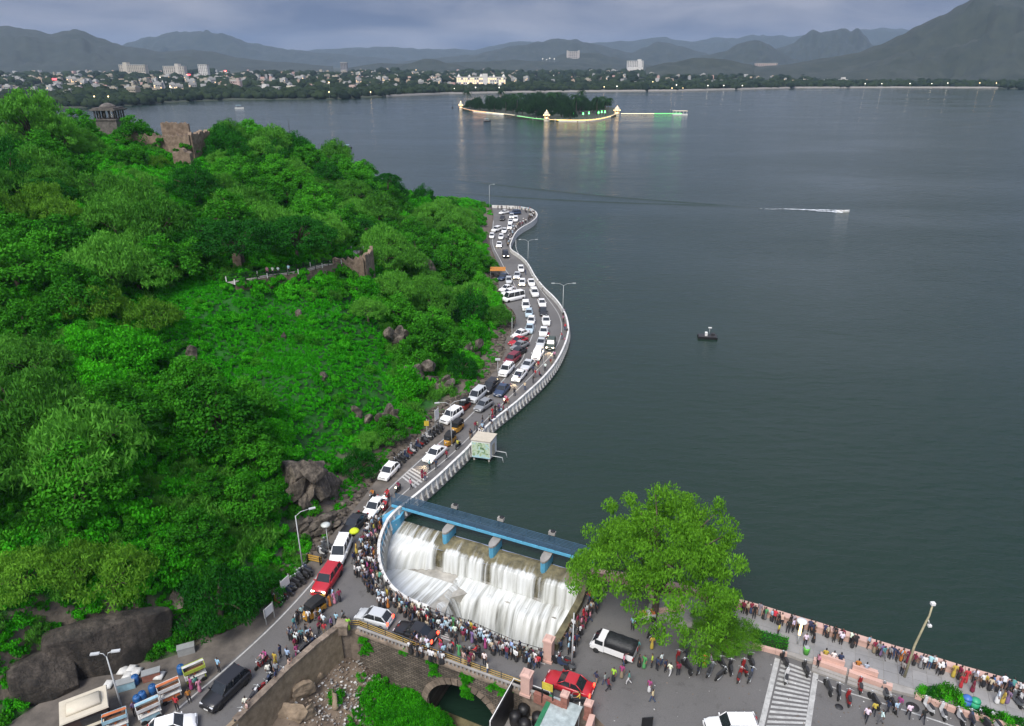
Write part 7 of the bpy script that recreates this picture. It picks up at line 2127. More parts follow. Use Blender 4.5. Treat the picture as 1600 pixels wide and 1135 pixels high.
rider(902, 1100, -12, -2, 'beside the brick gate pillar', 'yellow', BCOL[0], False, False)
# the far turning: a distant crowd, too small to count
V_, F_, MI_ = [], [], []
src = [PM['stand'], PM['sari']]
me0 = []
for me in src:
    v = np.empty(len(me.vertices) * 3, np.float32); me.vertices.foreach_get('co', v)
    me0.append((v.reshape(-1, 3), [tuple(p.vertices) for p in me.polygons], [p.material_index for p in me.polygons]))
ctop = [mat('crowd_' + k, TOPS[k], .85) for k in ('white', 'black', 'maroon', 'pale blue', 'grey', 'navy', 'white', 'black', 'beige', 'white')]
cb = MB()
def crowd_person(x, y, z):
    v, f, mi = random.choice(me0); a = random.uniform(0, 6.28); ca, sa = math.cos(a), math.sin(a); o_ = len(cb.v); k = random.randrange(len(ctop)); s = random.uniform(.92, 1.04)
    cb.v.extend([(x + (px * ca - py * sa) * s, y + (px * sa + py * ca) * s, z + pz * s) for px, py, pz in v])
    cb.f.extend([tuple(i + o_ for i in q) for q in f]); cb.m.extend([(5 + k) if q == 1 else q for q in mi]); cb.sm.extend([True] * len(f))
def crowd_build(label):
    me = bpy.data.meshes.new('crowd'); me.from_pydata(cb.v, [], cb.f)
    for m_ in [M_skin, M_top, M_hair, M_trim, M_shoe] + ctop: me.materials.append(m_)
    me.polygons.foreach_set('material_index', cb.m); me.polygons.foreach_set('use_smooth', cb.sm)
    tag(place(me, 'crowd'), label, 'crowd', kind='stuff')
for path, n_, o0, o1 in ((wall_curve, 62, .4, 2.2), (basin_s, 46, .5, 1.9), (basin_e[:4], 22, .7, 2.2)):
    sd = side if path is wall_curve else side_s if path is basin_s else side_e
    for p in resample(path, n=n_):
        i = min(range(len(path)), key=lambda j: (path[j] - p).length)
        t_ = path[min(i + 1, len(path) - 1)] - path[max(i - 1, 0)]; t_.z = 0; t_.normalize(); d_ = random.uniform(o0, o1) * sd
        crowd_person(p.x - t_.y * d_ + random.uniform(-.25, .25), p.y + t_.x * d_ + random.uniform(-.25, .25), ROAD_Z)
for p in resample(pin_v, n=40):
    crowd_person(p.x + random.uniform(-.5, .5), p.y - random.uniform(.55, 1.1), PROM_Z)
for pix, n_ in (([(470, 962), (548, 972), (520, 1000), (470, 1022), (448, 1012)], 16), ([(560, 850), (584, 848), (585, 905), (552, 905)], 14), ([(640, 1016), (700, 1036), (690, 1042), (640, 1024)], 12), ([(740, 690), (790, 642), (795, 648), (748, 692)], 14)):
    q = [at(u, v, ROAD_Z) for u, v in pix]; pl = np.array([[p.x, p.y] for p in q]); k_ = 0
    while k_ < n_:
        x, y = random.uniform(pl[:, 0].min(), pl[:, 0].max()), random.uniform(pl[:, 1].min(), pl[:, 1].max())
        if in_poly(np.array([x]), np.array([y]), pl)[0]: crowd_person(x, y, ROAD_Z); k_ += 1
crowd_build('dense press of onlookers packed behind the front rows at the waterfall')
cb = MB()
for p in resample(P([(773, 326), (805, 327), (826, 330), (834, 337), (826, 345), (812, 354), (803, 364), (795, 385)], ROAD_Z), n=85):
    crowd_person(p.x + random.uniform(-1.4, .6), p.y + random.uniform(-2.2, .3), ROAD_Z)
crowd_build('distant crowd at the far turning of the lake road')
# ================================================================== STREET FURNITURE AND SMALL THINGS
def zfor(p, v):
    """Height at which a vertical thing standing at p is seen at photo row v."""
    k = (567.5 - v) / FPX
    return CAM_H + (k * p.y * CP - p.y * SP) / (CP + k * SP)
M_lpole = mat('lamp_pole', (.48, .50, .50), .5, var=.1)
def street_lamp(u, v, vtop, label, arms, z=ROAD_Z, lit=None, arm_len=1.6, r=.085, m=M_lpole, rot=0.0, p=None):
    p = p or at(u, v, z); h = zfor(p, vtop) - p.z
    t = thing('street_lamp', label, 'lamp', p, rot)
    b = MB(); b.tube([(0, 0, -.2), (0, 0, h * .5), (0, 0, h)], [r, r * .8, r * .55], 7); b.build('pole', m, t)
    b = MB(); b.lathe([(r * 2.2, 0), (r * 2.2, .12), (r * 1.2, .3)], n=8); b.build('base', M_conc, t)
    for s in arms:
        b = MB(); b.tube([(0, 0, h - .1), (s * arm_len * .4, 0, h + .35), (s * arm_len, 0, h + .45)], [r * .5, r * .45, r * .4], 5); b.build('arm', m, t)
        b = MB(); b.box((s * (arm_len + .3), 0, h + .45), (.7, .26, .12)); b.build('lamp_head', lit or M_lpole, t)
    return t, h
street_lamp(706, 697, 632, 'tall grey double-armed lamp above the small zebra crossing', (-1, 1), rot=.25)
street_lamp(879, 498, 446, 'grey double-armed lamp on the outer curve of the lake road', (-1, 1), arm_len=2.0)
street_lamp(825, 413, 377, 'grey double-armed lamp at the far bend of the lake road', (-1, 1), arm_len=2.0)
street_lamp(765, 330, 290, 'far grey lamp at the tip of the lake road', (1,), arm_len=1.4)
street_lamp(849, 582, 535, 'thin grey pole at the lake parapet below the bend', (), r=.06)
street_lamp(474, 893, 806, 'tall grey lamp bent over the road beside the craggy rock', (1,), arm_len=1.5, rot=.4)
t_, h_ = street_lamp(514, 862, 822, 'round-headed lamp between the parked motorbikes', (), r=.07)
b = MB(); b.lathe([(.15, 0), (.5, .06), (.55, .2), (.3, .32), (.05, .36)], (0, 0, h_), 12); b.build('lamp_head', mat('pale_lamp', (.5, .53, .5), .4), t_)
t_, h_ = street_lamp(778, 590, 562, 'short square-headed lamp on the shoulder among parked cars', (), r=.07)
b = MB(); b.box((0, 0, h_), (.9, .5, .25)); b.build('lamp_head', M_lpole, t_)
street_lamp(192, 1112, 1026, 'plain grey lamp post standing between the food stalls', (-1, 1), arm_len=.5, rot=.2)
street_lamp(893, 1046, 958, 'thin grey pole beside the side wall of the waterfall', (), r=.09)
street_lamp(1104, 922, 862, 'thin grey pole behind the big tree at the lake wall', (), r=.06)
street_lamp(800, 540, 497, 'grey pole on the hill side of the parking bay', (), r=.07)
street_lamp(668, 690, 655, 'pole carrying a yellow roadside sign', (), r=.05)
b = MB(); b.box((0, 0, 3.1), (.7, .06, .8)); tag(b.build('road_sign', mat('yellow_sign', (.50, .38, .04), .5), None, at(668, 690, ROAD_Z) + Vector((0, -.12, 0))), 'small yellow sign plate fixed to a roadside pole', 'sign')
# lit promenade lamp
p = at(1246, 1006, PROM_Z)
t = thing('promenade_lamp', 'lit lantern on a white post at the promenade', 'lamp', p)
h = zfor(p, 974) - p.z
b = MB(); b.tube([(0, 0, 0), (0, 0, h)], [.09, .07], 8); b.build('post', M_white, t)
b = MB(); b.lathe([(.05, h * .45), (.13, h * .45), (.12, h * .95), (.04, h)], n=8); b.build('light_tube', emit('lantern_glow', (1, .66, .28), 2.6), t)
b = MB(); b.lathe([(.1, h), (.5, h + .22), (.45, h + .32), (.1, h + .4)], n=10); b.build('hood', M_white, t)
# tall bent camera pole
p = at(1413, 1058, PROM_Z); h = zfor(p, 945) - p.z
t = thing('camera_pole', 'tall bent yellowish pole with cameras on the promenade', 'pole', p)
My = mat('yellow_grey_paint', (.42, .38, .24), .6)
b = MB(); b.tube([(0, 0, 0), (.1, 0, h * .45), (.5, 0, h * .78), (.62, 0, h * .85), (.62, 0, h)], [.12, .1, .09, .08, .07], 8); b.build('pole', My, t)
b = MB(); b.box((.62, 0, h + .1), (.35, .3, .25)); b.build('camera', M_white, t)
b = MB(); b.tube([(.55, 0, h * .82), (.85, 0, h * .74)], .05, 5); b.box((.9, 0, h * .72), (.3, .25, .2)); b.build('side_camera', M_white, t)
# lit lamps on the hill
for (u, v), w in zip(((320, 372), (541, 366)), ('left of the dark umbrella trees', 'between the dark umbrella trees')):
    p = onhill(u, v + 14); hgt = zfor(p, v - 6) - p.z
    t = thing('path_lamp', 'small lit lamp ' + w + ' on the hill', 'lamp', p)
    b = MB(); b.tube([(0, 0, 0), (0, 0, hgt)], .06, 6); b.build('pole', M_black, t)
    b = MB(); b.lathe([(.05, hgt), (.28, hgt + .2), (.05, hgt + .45)], n=8); b.build('globe', emit('path_glow', (1, .78, .42), 18), t)

# pump house on the lake wall
A_, B_, C_ = at(737, 714, .55), at(766, 718, .55), at(776, 705, .55)
e1, e2 = B_ - A_, C_ - B_
ph = thing('pump_house', 'small white pump house with a green mural standing in the lake', 'pump house', A_)
Hh = zfor(A_, 688) - .55
def ph_box(f0, f1, g0, g1, z0, z1, name, m):
    q = MB(); cs_ = [(f0, g0), (f1, g0), (f1, g1), (f0, g1)]
    q.loft([[tuple(e1 * a + e2 * c + Vector((0, 0, z))) for a, c in cs_] for z in (z0, z1)], smooth=False)
    return q.build(name, m, ph)
ph_box(0, 1, 0, 1, 0, Hh, 'wall', M_white)
ph_box(-.03, 1.03, -.03, 1.04, Hh, Hh + .12, 'roof', mat('cream_roof', (.50, .45, .36), .8, var=.12, scale=1.2))
def mural():
    m, n, l, b = principled('mural')
    tc = n.new('ShaderNodeTexCoord'); ns = n.new('ShaderNodeTexNoise'); ns.inputs['Scale'].default_value = 1.6; ns.inputs['Detail'].default_value = 4; ns.inputs['Distortion'].default_value = 1.2
    l.new(tc.outputs['Object'], ns.inputs['Vector']); rp = n.new('ShaderNodeValToRGB'); e = rp.color_ramp.elements
    e[0].position = .28; e[0].color = (.10, .07, .03, 1); e[1].position = .75; e[1].color = (.62, .70, .66, 1)
    for pos, c in ((.38, (.10, .22, .12, 1)), (.46, (.38, .50, .30, 1)), (.55, (.52, .62, .48, 1)), (.64, (.30, .55, .62, 1))): q = e.new(pos); q.color = c
    l.new(ns.outputs['Fac'], rp.inputs[0]); l.new(rp.outputs[0], b.inputs['Base Color']); b.inputs['Roughness'].default_value = .7
    return m
ph_box(.03, .97, -.012, 0, .25, Hh - .25, 'mural', mural())
ph_box(.02, .98, -.018, 0, .02, .25, 'blue_band', mat('pale_blue_paint', (.36, .56, .62), .7))
ph_box(1.0, 1.012, .3, .7, .1, Hh * .7, 'door', mat('cream_door', (.45, .40, .30), .7))
for f in (.1, .9):
    for g_ in (.1, .9):
        q = MB(); c = e1 * f + e2 * g_; q.tube([(c.x, c.y, -3), (c.x, c.y, 0)], .15, 6); q.build('stilt', M_conc, ph)
for g_ in (.2, .8):
    q = MB(); c = e1 + e2 * g_; d = e1.normalized(); q.tube([c + Vector((0, 0, .3)), c + d * 1.6 + Vector((0, 0, .25)), c + d * 1.8 + Vector((0, 0, -.7))], .06, 6); q.build('pipe', M_lpole, ph)

# pink pillars and brick gate posts
def pillar(u, v, vtop, w, label, m, z=ROAD_Z):
    p = at(u, v, z); h = zfor(p, vtop) - p.z
    t = thing('gate_pillar', label, 'pillar', p, bang)
    b = MB(); b.box((0, 0, h * .45), (w, w, h * .9)); b.build('shaft', m, t)
    b = MB(); b.box((0, 0, h * .93), (w * 1.18, w * 1.18, h * .08)); b.build('cornice', M_pink, t)
    b = MB(); b.box((0, 0, h * .99), (w * .95, w * .95, h * .07), taper=.6); b.build('cap', M_pink, t)
    b = MB(); b.box((0, 0, .12), (w * 1.2, w * 1.2, .24)); b.build('base', m, t)
M_brick = mat('brick_red', (.26, .11, .08), .85, var=.25, scale=3)
pillar(857, 1031, 997, .82, 'stout pink pillar at the corner of the waterfall basin', M_pink)
pillar(823, 1083, 1051, .85, 'stout pink pillar at the end of the arch bridge', M_pink)
pillar(882, 1108, 1083, .6, 'red brick gate post with pink cap beside the red saloon', M_brick)
pillar(919, 1122, 1097, .6, 'red brick gate post with pink cap nearest the plaza', M_brick)
gw = thing('gate_wall', 'low brick and concrete wall beside the gate posts', 'wall')
strip(P([(835, 1090), (880, 1110)], ROAD_Z), .35, .6, 1.7, 'wall', M_brick, gw); strip(P([(925, 1128), (918, 1150)], ROAD_Z), .5, .6, 1.9, 'wall', M_pink, gw)
# yellow board
p0, p1 = at(848, 1098, ROAD_Z), at(862, 1104, ROAD_Z)
t = thing('notice_board', 'plain yellow board on two black posts by the red saloon', 'sign', (p0 + p1) / 2, bang)
for s in (-.5, .5):
    b = MB(); b.box((s, 0, 1.3), (.09, .09, 2.6)); b.build('post', M_black, t)
b = MB(); b.box((0, -.06, 2.15), (1.0, .05, .8)); b.build('board', mat('yellow_board', (.52, .42, .05), .6), t)
# white notice boards
for (u0, v0, u1, v1, vt, lab) in ((441, 934, 454, 922, 908, 'white notice board on posts in front of the parked motorbikes'), (680, 672, 686, 667, 640, 'white upright sign board under the cliff'), (430, 965, 416, 978, 940, 'cream painted hoarding below the evergreen tree')):
    a, c = at(u0, v0, ROAD_Z), at(u1, v1, ROAD_Z); d = c - a; L = d.length; h = zfor(a, vt) - a.z
    t = thing('sign_board', lab, 'sign', (a + c) / 2, math.atan2(d.y, d.x))
    for s in (-.45, .45):
        b = MB(); b.box((s * L, 0, h / 2), (.07, .07, h)); b.build('post', M_steel, t)
    b = MB(); b.box((0, -.05, h * .68), (L, .05, h * .5)); b.build('panel', M_white, t)
# barricade and yellow umbrella
p = at(492, 880, ROAD_Z)
t = thing('barricade', 'yellow police-style barricade beside the parked motorbikes', 'barricade', p, -.3)
for z in (.35, .65, .95):
    b = MB(); b.box((0, 0, z), (1.8, .05, .16)); b.build('rail', mat('barricade_yellow', (.50, .30, .05), .6), t)
for s in (-.8, .8):
    b = MB(); b.box((s, 0, .55), (.06, .5, 1.1)); b.build('leg', M_black, t)
p = at(556, 852, ROAD_Z)
t = thing('umbrella', 'bright yellow-green umbrella held up beside the people carrier', 'umbrella', p)
b = MB(); b.lathe([(.62, 1.95), (.5, 2.15), (.25, 2.3), (.03, 2.36)], n=10); b.build('canopy', mat('lime_cloth', (.52, .62, .02), .7), t)
b = MB(); b.tube([(0, 0, 1.1), (0, 0, 2.3)], .015, 5); b.build('handle', M_black, t)

# food stalls at the foot of the rock
M_cream = mat('cream_sheet', (.55, .50, .40), .7, var=.1, scale=1.2)
M_sblue = mat('stall_blue', (.30, .48, .56), .6); M_sgreen = mat('stall_green', (.34, .42, .05), .6); M_sorange = mat('stall_orange', (.52, .16, .06), .6); M_swhite = mat('stall_white', (.58, .58, .56), .6)
kz = at(140, 1130, ROAD_Z)
t = thing('kiosk', 'brown kiosk with a cream sloping roof at the bottom left', 'kiosk', kz, .55)
b = MB(); b.box((0, 0, 1.05), (3.2, 2.3, 2.1)); b.build('wall', mat('brown_panel', (.06, .035, .028), .6), t)
b = MB(); b.loft([[(-1.8, -1.35, 2.1), (1.8, -1.35, 2.1), (1.8, 1.35, 2.1), (-1.8, 1.35, 2.1)], [(-1.75, -1.3, 2.22), (1.75, -1.3, 2.22), (1.75, 1.3, 2.22), (-1.75, 1.3, 2.22)]], smooth=False); b.build('roof', M_cream, t)
b = MB(); b.loft([[(-1.3, y, 2.22), (1.3, y, 2.22), (1.2, y * .9, 2.4 + .25 * k), (-1.2, y * .9, 2.4 + .25 * k)] for y, k in ((-.75, .2), (-.4, .8), (0, 1), (.4, .8), (.75, .2))], smooth=True); b.build('roof_hump', M_cream, t)
b = MB(); b.box((.4, -1.17, 1.35), (1.6, .06, .8)); b.build('hatch', M_trim, t)
b = MB(); b.box((.4, -1.32, .92), (1.8, .35, .06)); b.build('counter', M_cream, t)
def stall(u, v, rz, label, m, m2):
    p = at(u, v, ROAD_Z); t = thing('food_stall', label, 'stall', p, rz); t.scale = (.82,) * 3
    b = MB(); b.box((0, 0, .62), (2.0, 1.05, .75)); b.build('cabinet', m, t)
    b = MB(); b.box((0, 0, 1.02), (2.2, 1.25, .06)); b.build('counter', M_swhite, t)
    b = MB(); b.box((0, -.545, .62), (1.7, .04, .5)); b.build('front_panel', m2, t)
    for x in (-.95, .95):
        for y in (-.5, .5):
            b = MB(); b.box((x, y, 1.5), (.05, .05, .95)); b.build('post', M_steel, t)
    b = MB(); b.box((0, 0, 1.55), (2.0, 1.0, .04)); b.build('shelf', mat('shelf_wood', (.18, .09, .05), .8), t)
    for y in (-.56, .56):
        b = MB(); b.box((0, y, 1.95), (2.25, .05, .42)); b.build('fascia', m, t)
    for x in (-1.1, 1.1):
        b = MB(); b.box((x, 0, 1.95), (.05, 1.1, .42)); b.build('fascia', m, t)
    for x in (-.7, .7): place(WH[.30][0], 'wheel', t, (x, -.5, .27))
    b = MB(); b.loft([[(-1.14, .1, 2.17), (1.14, .1, 2.17), (1.14, .66, 2.05), (-1.14, .66, 2.05)], [(-1.14, .1, 2.21), (1.14, .1, 2.21), (1.14, .66, 2.09), (-1.14, .66, 2.09)]], smooth=False); b.build('roof_sheet', m2, t)
    for k in range(3):
        b = MB(); b.lathe([(.02, 0), (.14, 0), (.15, .22), (.05, .24)], (-.6 + k * .55, random.uniform(-.2, .2), 1.06), 8); b.build('pot', (M_steel, M_sorange, M_cream)[k], t)
stall(307, 1063, .62, 'green and yellow food stall with a teal top nearest the black car', M_sgreen, M_swhite)
stall(268, 1092, .62, 'white food stall with orange front panel', M_swhite, M_sorange)
stall(236, 1122, .62, 'white food stall with blue drums behind it', M_swhite, M_sblue)
stall(185, 1140, .5, 'pale blue food stall beside the lamp post', M_sblue, M_sorange)
M_drum = mat('blue_plastic', (.02, .10, .28), .5)
for i, (u, v, w) in enumerate(((216, 1100, 'behind the white stall, nearest the lamp post'), (224, 1094, 'behind the white stall'), (240, 1083, 'behind the orange-panelled stall'), (284, 1052, 'behind the green stall'), (213, 1068, 'by the stacked white sacks'))):
    p = at(u, v, ROAD_Z); t = thing('water_drum', 'blue plastic drum ' + w, 'drum', p)
    b = MB(); b.lathe([(.30, 0), (.34, .1), (.34, .35), (.36, .4), (.34, .45), (.34, .75), (.28, .9), (.1, .92)], n=12); b.build('barrel', M_drum, t)
    b = MB(); b.lathe([(.12, .92), (.12, .98)], n=8); b.build('lid', M_drum, t)
for i, (u, v) in enumerate(((193, 1050), (200, 1058), (206, 1048), (214, 1052), (250, 1058), (170, 1072))):
    p = at(u, v, ROAD_Z); b = MB(); b.loft([[(-.3, -.4, 0), (.3, -.4, 0), (.3, .4, 0), (-.3, .4, 0)], [(-.42, -.5, .2), (.4, -.5, .2), (.42, .48, .2), (-.4, .5, .2)], [(-.25, -.3, .42), (.25, -.35, .42), (.25, .3, .42), (-.25, .3, .42)]]); o = b.build('sack', M_swhite, None, p)
    tag(o, 'white sack lying at the foot of the dark rock', 'sack', 'sacks behind the stalls')
for i, (u, v, m_, lab) in enumerate(((198, 1075, M_sblue, 'grey-blue metal box by the sacks'), (238, 1060, M_brick, 'reddish folded table behind the stalls'), (292, 1020, M_steel, 'grey sheet-metal cupboard behind the green stall'))):
    p = at(u, v, ROAD_Z); t = thing('storage_box', lab, 'box', p, .4)
    b = MB(); b.box((0, 0, .4), (1.5, .7, .8)); b.build('body', m_, t); b = MB(); b.box((0, 0, .83), (1.56, .76, .06)); b.build('lid', M_steel, t)
aw = at(778, 434, ROAD_Z); t = thing('awning', 'orange awning on poles beside the far parked cars', 'awning', aw)
b = MB(); b.loft([[(-2, -1.2, 2.1), (2, -1.2, 2.1), (2, 1.2, 2.5), (-2, 1.2, 2.5)], [(-2, -1.2, 2.16), (2, -1.2, 2.16), (2, 1.2, 2.56), (-2, 1.2, 2.56)]], smooth=False); b.build('cloth', mat('orange_cloth', (.42, .17, .03), .8), t)
for x in (-1.9, 1.9):
    b = MB(); b.box((x, -1.1, 1.05), (.07, .07, 2.1)); b.build('pole', M_steel, t)

# black tarpaulin shed at the bottom edge
sx = at(835, 1150, -1.2)
t = thing('tarpaulin_shed', 'black tarpaulin-walled shed with a green-edged pale roof at the bottom edge', 'shed', (sx.x, sx.y, 0), bang)
for (x0, y0, x1, y1) in ((-3.2, -2.4, -3.0, 2.4), (-3.0, 2.4, .4, 2.4)):
    L = math.hypot(x1 - x0, y1 - y0)
    b = MB(); b.box(((x0 + x1) / 2, (y0 + y1) / 2, -.2), (abs(x1 - x0) + .06, abs(y1 - y0) + .06, 3.6)); b.build('wall', mat('black_sheet', (.012, .012, .012), .5, var=.4, scale=2, bump=.6, bscale=3), t)
for x, y in ((-3.1, -2.4), (-3.1, 2.5), (.4, 2.5), (3.2, 2.5), (3.2, -2.4)):
    b = MB(); b.tube([(x, y, -2), (x, y, 1.75)], .05, 6); b.build('pole', M_white, t)
b = MB(); b.tube([(-3.1, -2.4, 1.7), (-3.1, 2.5, 1.7), (.4, 2.5, 1.7)], .05, 6); b.build('edge_rail', M_white, t)
b = MB(); b.box((2.1, 0, 1.35), (2.8, 4.9, .08)); b.build('roof', mat('pale_sheet', (.36, .42, .42), .5, var=.3, scale=1.5, bump=.5, bscale=5), t)
b = MB(); b.box((.62, 0, 1.42), (.4, 4.9, .06)); b.build('roof_edge', mat('green_cloth', (.02, .16, .07), .7), t)
for x, y in ((-2.2, .8), (-1.1, .4), (-.3, 1.5), (-1.8, 1.8), (-.5, -.6)):
    b = MB(); b.lathe([(.5, -1.6), (.55, -.9), (.55, -.5), (.3, -.3), (.1, -.25)], (x, y, 0), 12); b.build('tank', M_black, t)
b = MB(); b.box((-1.2, 1.0, -.9), (1.8, .1, .06), .5); b.build('plank', mat('pale_wood', (.35, .27, .15), .8), t)
b = MB(); b.box((0, 0, -1.75), (7, 5.6, .2)); b.build('floor', M_conc, t)

# promenade furniture
for i, (u, v, lab) in enumerate(((1299, 1036, 'pink block bench nearest the steps'), (1350, 1053, 'pink block bench nearest the tall yellow pole'))):
    p = at(u, v, PROM_Z); t = thing('bench', lab, 'bench', p, ang - .05)
    b = MB(); b.box((0, 0, .22), (2.0, .8, .44)); b.build('plinth', M_pink, t)
    b = MB(); b.box((0, 0, .48), (2.1, .9, .09)); b.build('seat', M_pink, t)
    b = MB(); b.box((0, -.32, .72), (2.1, .16, .42)); b.build('backrest', M_pink, t)
    for k in range(4):
        b = MB(); b.box((-.75 + k * .5, -.44, .22), (.18, .08, .18)); b.build('vent_slot', M_trim, t)
    for k, (du, tp) in enumerate(((-.6, ('yellow', 'orange')[i]), (.1, ('white', 'pale blue')[i])) + (((.7, 'navy'),) if i == 0 else ())):
        q = Vector((math.cos(ang) * du - math.sin(ang) * .12, math.sin(ang) * du + math.cos(ang) * .12, 0))
        person((p.x + q.x, p.y + q.y, PROM_Z + .10), ang + PI / 2, ('on the bench nearest the steps', 'on the bench nearest the tall pole')[i], 'sit', tp, 'dark')
def hedge(u0, v0, u1, v1, w, h, label, L=L_dark, z=PROM_Z):
    a, c = at(u0, v0, z), at(u1, v1, z); d = c - a; n_ = int(d.length * 900 * w)
    R = np.random.default_rng(int(u0)); 
    p3 = np.stack([R.uniform(0, d.length, n_), R.uniform(-w / 2, w / 2, n_), R.uniform(.05, h, n_)], 1)
    V, F, T = leaf_cloud(p3, np.full((n_, 3), .07), 1, .13, .5, .5, 0, seed=int(v0), clump_tint=.2)
    t = thing('hedge', label, 'hedge', a, math.atan2(d.y, d.x))
    place(np_mesh('leaves', V, F, L, attr=T), 'leaves', t)
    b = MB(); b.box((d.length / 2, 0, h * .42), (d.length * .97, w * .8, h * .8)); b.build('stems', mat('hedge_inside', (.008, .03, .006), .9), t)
hedge(1176, 998, 1230, 1013, 1.1, 1.0, 'clipped green box hedge beside the zebra crossing', L_creep)
SH = [mound_mesh('leaves', L, 14, 70, .22, .45, 1.0, 1.1, 200 + i) for i, L in enumerate((L_creep, L_dark, L_broad))]
for i, (u, v, s) in enumerate(((1440, 1083, .7), (1458, 1086, .8), (1480, 1092, 1.25), (1492, 1098, 1.0), (1538, 1118, .8), (1555, 1124, .7), (1572, 1128, .75), (1592, 1133, .7))):
    p = at(u, v, PROM_Z); t = thing('shrub', ('bushy round' if s > 1.1 else 'small') + ' green shrub in the promenade planter', 'shrub', p, random.uniform(0, 6), 'shrubs in the promenade planter')
    t.scale = (s, s, s); place(SH[i % 3], 'leaves', t)
    b = MB(); b.tube([(0, 0, -.1), (0, 0, .6)], .06, 5); b.build('stem', M_bark, t)
for u, v, m_, nm in ((1508, 1103, mat('bin_blue', (.04, .14, .42), .45), 'blue'), (1521, 1107, mat('bin_green', (.03, .32, .16), .45), 'green')):
    p = at(u, v, PROM_Z); t = thing('litter_bin', f'{nm} swing bin in the promenade planter', 'bin', p)
    b = MB(); b.lathe([(.30, .15), (.38, .3), (.40, .85)], n=12); b.build('bucket', m_, t)
    b = MB(); b.lathe([(.41, .85), (.36, 1.02), (.18, 1.14), (.03, 1.18)], n=12); b.build('lid', m_, t)
    b = MB(); b.tube([(-.45, 0, 0), (-.45, 0, .9)], .03, 5); b.tube([(.45, 0, 0), (.45, 0, .9)], .03, 5); b.build('frame', M_steel, t)
p = at(1259, 1022, PROM_Z); t = thing('litter_bin', 'lime green bin beside the promenade steps', 'bin', p)
b = MB(); b.lathe([(.24, 0), (.3, .7), (.3, .75), (.1, .8)], n=10); b.build('bucket', mat('bin_lime', (.10, .45, .05), .5), t)
b = MB(); b.box((0, 0, .82), (.4, .4, .05)); b.build('lid', M_steel, t)
p = at(1040, 945, ROAD_Z); t = thing('tree_planter', 'square pink masonry planter under the big tree', 'planter', p, .1)
for x, y, sx_, sy_ in ((0, -1.3, 3, .35), (0, 1.3, 3, .35), (-1.3, 0, .35, 2.3), (1.3, 0, .35, 2.3)):
    b = MB(); b.box((x, y, .35), (sx_, sy_, .7)); b.build('side', M_pink, t)
p = at(1010, 968, ROAD_Z); t = thing('snack_cart', 'small cart of packets in bright colours under the big tree', 'cart', p, .2)
b = MB(); b.box((0, 0, .55), (1.6, .8, .5)); b.build('tray', M_swhite, t)
for k in range(8):
    b = MB(); b.box((-.65 + (k % 4) * .42, -.2 + (k // 4) * .4, .88), (.3, .28, .18)); b.build('packet', (M_sgreen, mat('yellow_board', (.5, .4, .05), .6), M_swhite, M_sorange)[k % 4], t)
for x in (-.5, .5): place(WH[.30][0], 'wheel', t, (x, -.4, .29))
# black screen at the bottom edge
p = at(1010, 1142, ROAD_Z); t = thing('sign_board', 'small black board leaning at the bottom edge of the plaza', 'sign', p, .1)
b = MB(); b.box((0, 0, .8), (.95, .08, 1.5)); b.build('panel', M_black, t)
b = MB(); b.box((0, .25, .4), (.6, .06, .9)); b.build('prop', M_steel, t)
# puddles, drain covers and litter on the ground
for u, v, r in ((1311, 1105, .35), (1426, 1105, .55), (1070, 1020, .2)):
    b = MB(); b.lathe([(r, 0), (r, .012)], n=14); tag(b.build('drain_cover', M_trim, None, at(u, v, ROAD_Z) + Vector((0, 0, .004))), 'dark round drain cover in the asphalt' + (' near the parked motorbikes' if u < 1200 else ' below the steps' if u < 1400 else ' near the white line'), 'drain cover')
def litter(name, label, pts, smin, smax, mats_, k=1.0):
    b = MB()
    for p in pts:
        s = random.uniform(smin, smax); b.box((p[0], p[1], p[2] + s * .15), (s, s * random.uniform(.4, 1), s * .3 * k), random.uniform(0, 3.1), random.randrange(len(mats_)))
    return tag(b.build(name, mats_), label, 'litter', kind='stuff')
pts = []
for _ in range(1500):
    x, y = random.gauss(-15.5, 2.2), random.gauss(50, 2.6)
    if in_poly(np.array([x]), np.array([y]), GUL)[0]: pts.append((x, y, gz(x, y)))
for _ in range(900):
    x, y = random.uniform(-24, -9), random.uniform(40, 53)
    if in_poly(np.array([x]), np.array([y]), GUL)[0]: pts.append((x, y, gz(x, y)))
litter('rubbish', 'pale rubbish strewn over the gully slope', pts, .05, .24, [M_conc, M_dirt, M_swhite, mat('grey_litter', (.22, .22, .22), .7), M_stone, M_stone])
pts = []
for _ in range(420):
    u, v = random.uniform(880, 1600), random.uniform(1010, 1135)
    p = at(u, v, ROAD_Z)
    if in_poly(np.array([p.x]), np.array([p.y]), ROADPOLY)[0] and not in_poly(np.array([p.x]), np.array([p.y]), PR)[0] and random.random() < (.25 if v < 1080 or u < 1250 else .8): pts.append((p.x, p.y, ROAD_Z))
litter('litter', 'scraps of litter on the plaza asphalt', pts, .04, .14, [M_swhite, M_stone, M_dirt], .3)
